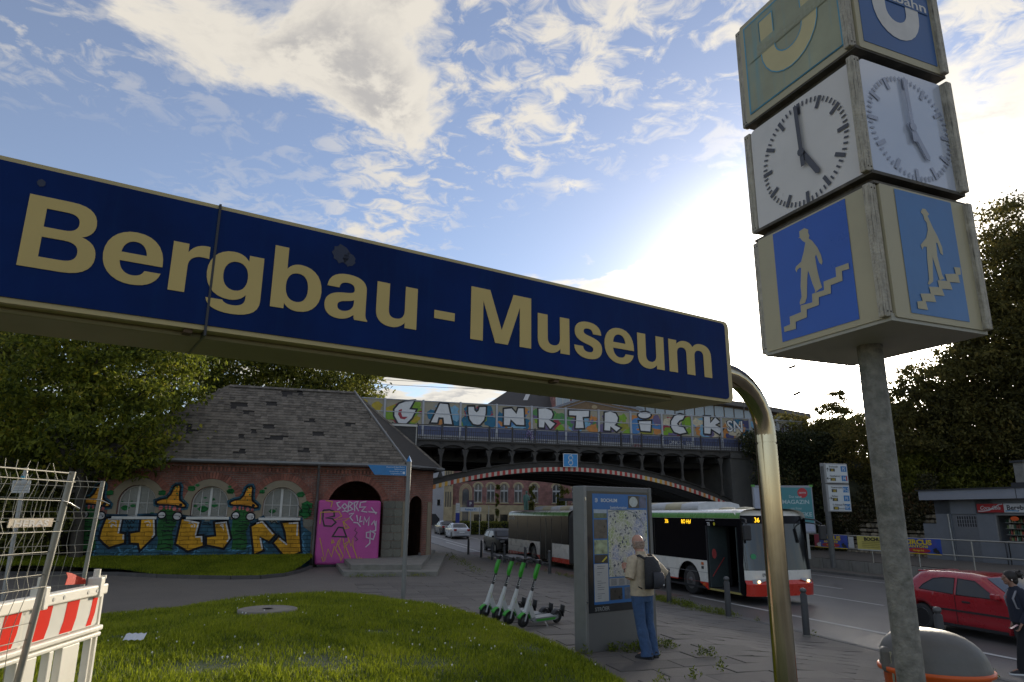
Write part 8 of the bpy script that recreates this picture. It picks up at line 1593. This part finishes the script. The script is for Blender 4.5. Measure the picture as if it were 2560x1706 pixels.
grown('broadleaf_tree', 'tallest tree at the right edge beside the clock pillar', (28.6, 38.0, .65), [(29.97, 37, 18.4, 2.6), (27.97, 37, 16.1, 2.5), (30.2, 37.5, 14.5, 2.7), (26.8, 37, 13.0, 2.0), (28.55, 37, 11.7, 2.7), (31.8, 37.5, 17.1, 2.8), (25.9, 37, 10.5, 2.0), (27.7, 37.4, 9.2, 2.4), (30.5, 38, 10, 2.6), (29, 38, 7, 2.6), (26.5, 38, 7.4, 2.2)], 74000, .24, LF3, .28, G2, k=1.12)
grown('broadleaf_tree', 'feathery tree between clock pillar and tallest tree', (24.59, 39.43, .65), [(25.97, 38.16, 10.01, 1.80), (24.06, 38.16, 9.48, 1.80), (22.58, 38.16, 8.85, 1.38), (24.70, 38.48, 7.79, 2.01), (22.79, 38.37, 7.26, 1.80), (26.29, 38.58, 7.79, 2.01), (25.76, 38.16, 11.71, 1.17), (21.84, 38.16, 7.68, 1.17)], 42000, 0.196, LF3, .18, G2)
grown('slender_tree', 'slender young tree with airy crown above the ivy wall', (22.08, 46.36, .65), [(22.27, 46.36, 10.45, 0.88), (21.86, 46.36, 9.34, 1.22), (22.96, 46.36, 9.35, 0.68), (20.94, 46.36, 9.61, 0.41), (22.02, 46.36, 8.25, 1.34), (21.96, 46.36, 7.21, 1.46)], 8000, 0.178, LF3, .09, G2, k=1.0)
grown('leafy_bush', 'broad bush on the bank behind the parking sign', (21.81, 48.41, .65), [(20.08, 47.88, 7.62, 2.00), (22.34, 47.88, 7.09, 2.00), (23.54, 47.88, 8.15, 1.60), (19.02, 47.88, 8.15, 1.40), (21.55, 47.88, 5.09, 2.00), (23.94, 48.15, 4.83, 2.00), (19.68, 48.28, 5.49, 1.60)], 36000, 0.186, LF3, .1, None, 'bush')
grown('leafy_bush', 'bush on the bank right behind the clock pillar pole', (23.76, 43.92, .65), [(22.68, 43.20, 6.90, 2.04), (24.36, 43.20, 6.66, 2.04), (23.64, 43.44, 4.38, 1.68), (25.68, 43.92, 5.46, 1.80), (25.20, 44.40, 3.78, 1.68)], 30000, 0.187, LF3, .1, None, 'bush')
grown('leafy_bush', 'dark bush rising behind the kiosk roof', (25.0, 39.4, .65), [(23.75, 39, 5.6, 1.6), (25.8, 39, 5.8, 1.6), (28.1, 39, 6.0, 1.8), (24.6, 39.3, 4.0, 1.6), (27.0, 39.4, 4.0, 1.8), (22.6, 39, 5.2, 1.4), (25.0, 39, 7.2, 1.4)], 38000, .19, LF2, .1, None, 'bush')
grown('leafy_bush', 'bush behind the far end of the kiosk at the picture edge', (31.0, 37.5, .65), [(30.0, 37, 5.6, 2.0), (32, 37, 6.5, 2.2), (30.5, 37.5, 3.4, 2.0), (33, 38, 4, 2.2)], 22000, .2, LF2, .1, None, 'bush')
# ivy over the right abutment and on the stone wall
iv = thing('ivy', 'thick ivy covering the bridge abutment beside the poster board', 'ivy', RP(36.6, 27.2, 0), 0)
pts_ = np.concatenate([rng.uniform(0, 1, (17000, 3)) * np.array([7.0, 1.5, 7.3]) + np.array([-.6, -.5, 0]), rng.uniform(0, 1, (7000, 3)) * np.array([7.0, 2.2, 1.6]) + np.array([-.6, -.4, 6.4])])
ns_ = np.sin(pts_[:, 0] * 2.3) * np.cos(pts_[:, 2] * 1.9) + np.sin(pts_[:, 0] * .9 + pts_[:, 2] * 1.3); pts_[:, 1] -= .25 * ns_; keep = (pts_[:, 0] > .35 * np.sin(pts_[:, 2] * 1.7)) & (pts_[:, 0] > 1.0 - pts_[:, 2] * .14); pts_ = pts_[keep]; ca, sa = math.cos(ROT_ACROSS), math.sin(ROT_ACROSS)
leaves(np.stack([pts_[:, 0] * ca - pts_[:, 1] * sa, pts_[:, 0] * sa + pts_[:, 1] * ca, pts_[:, 2]], 1), .15, 'ivy_leaves', IVY, iv, .6, .8)
iv2 = thing('ivy', 'ivy hanging over the top of the rough stone wall', 'ivy', RP(0, 32.0, .6), ROT_SIDE); q = rng.uniform(0, 1, (15000, 3)) * np.array([10.6, .9, 1.9]) + np.array([-39, -.35, 1.7]); q[:, 2] += .5 * np.sin(q[:, 0] * 1.7) + .3 * np.sin(q[:, 0] * 4.1); q2 = rng.uniform(0, 1, (3600, 3)) * np.array([2.6, .4, 1.8]) + np.array([-37.5, -.3, 0]); leaves(np.concatenate([q, q2]), .13, 'ivy_leaves', leaf_mat('leaf_ivy_brown', (.02, .022, .008), (.075, .065, .022), (.16, .09, .04), .25), iv2, .6, .8)
# clipped hedge before the red brick building
hg = thing('clipped_hedge', 'low clipped hedge before the red brick building beyond the bridge', 'hedge', (-6.8, 79.5, .55), az_rot(110)); q = rng.uniform(-1, 1, (15000, 3)); ax = rng.integers(0, 3, 15000); q[np.arange(15000), ax] = np.sign(q[np.arange(15000), ax]) * rng.uniform(.9, 1.03, 15000); q = q * np.array([6.5, .8, .62]) + np.array([6.5, 0, .62]); leaves(q, .16, 'hedge_leaves', LF2, hg, 0, .7)
b = MB(); b.box(.2, 12.8, -.65, .65, 0, 1.1); b.build('hedge_core', M('hedge_core', (.01, .014, .006), .95), hg)
tree('weeping_shrub', 'ivy clad column of leaves on the red brick front', (2.6, 89.6, .8), [B(0, 0, 2.0, .45, .4, 1.8), B(.1, 0, 4.2, .4, .3, 1.6)], 2600, .2, LF2, .06, None, 'climber', False); tree('weeping_shrub', 'second climber farther right on the red brick front', (6.3, 89.4, .8), [B(0, 0, 2.0, .9, .4, 1.8), B(.1, 0, 4.2, .9, .3, 1.6)], 4200, .2, LF2, .06, None, 'climber', False); tree('weeping_shrub', 'thin climber left beside the first arched window', (-1.8, 89.6, .8), [B(0, 0, 2.0, .3, .3, 1.7), B(.1, 0, 4.4, .35, .3, 1.4)], 1800, .18, LF2, .05, None, 'climber', False)
# weeds along the kerb and at the pillar foot
WEED = leaf_mat('weed_leaf', (.06, .09, .012), (.22, .26, .03), (.3, .26, .06), .45)
def weeds(name, label, spots, n, h):
    P = []
    for (x, y, z, r) in spots: m = max(4, int(n * r)); a = rng.normal(0, .45, (m, 2)) * r; P.append(np.stack([x + a[:, 0], y + a[:, 1], z + rng.uniform(0, h, m) * np.exp(-(a ** 2).sum(1) / r ** 2)], 1))
    o = leaves(np.concatenate(P), .055, name, WEED, None, -.7, .34); struct(o, 'stuff'); return tag(o, label, 'weeds')
sp1 = []
for _ in range(60): u = random.choice((20.3, 19.4, 18.2, 17.3, 21, 22.5)) + random.gauss(0, .5); p = RP(u, 11.15 + random.gauss(0, .1), plaza_z(u, 11.15)); sp1.append((p.x, p.y, p.z, random.uniform(.1, .3)))
for _ in range(46): u = random.uniform(9, 42); p = RP(u, 11.3 + random.gauss(0, .05), .125); sp1.append((p.x, p.y, p.z, random.uniform(.05, .12)))
weeds('kerb_weeds', 'green weeds growing along the kerb between the bollards', sp1, 300, .15)
weeds('pillar_weeds', 'weeds at the foot of the map pillar', [(1.75 + random.gauss(0, .25), 11.55 + random.gauss(0, .15), .62, random.uniform(.08, .2)) for _ in range(10)] + [(2.5, 12.0, .62, .2), (2.55, 11.9, .62, .15), (2.95, 11.2, .62, .16), (3.05, 11.15, .62, .12), (1.15, 11.3, .62, .12), (2.4, 9.7, .63, .1), (2.9, 10.2, .63, .08), (1.9, 9.4, .63, .12)], 420, .14)
q = [HP(3.2 + random.gauss(0, .12) - 1.1 * f, 6.0 - 11 * f, .05) for f in np.linspace(0, 1, 26)] + [HP(random.uniform(-2.4, .6), -5.25 + random.gauss(0, .1), .0) for _ in range(16)]
weeds('step_weeds', 'mossy weeds round the stone steps of the brick house', [(p.x, p.y, p.z, random.uniform(.12, .25)) for p in q], 120, .12)
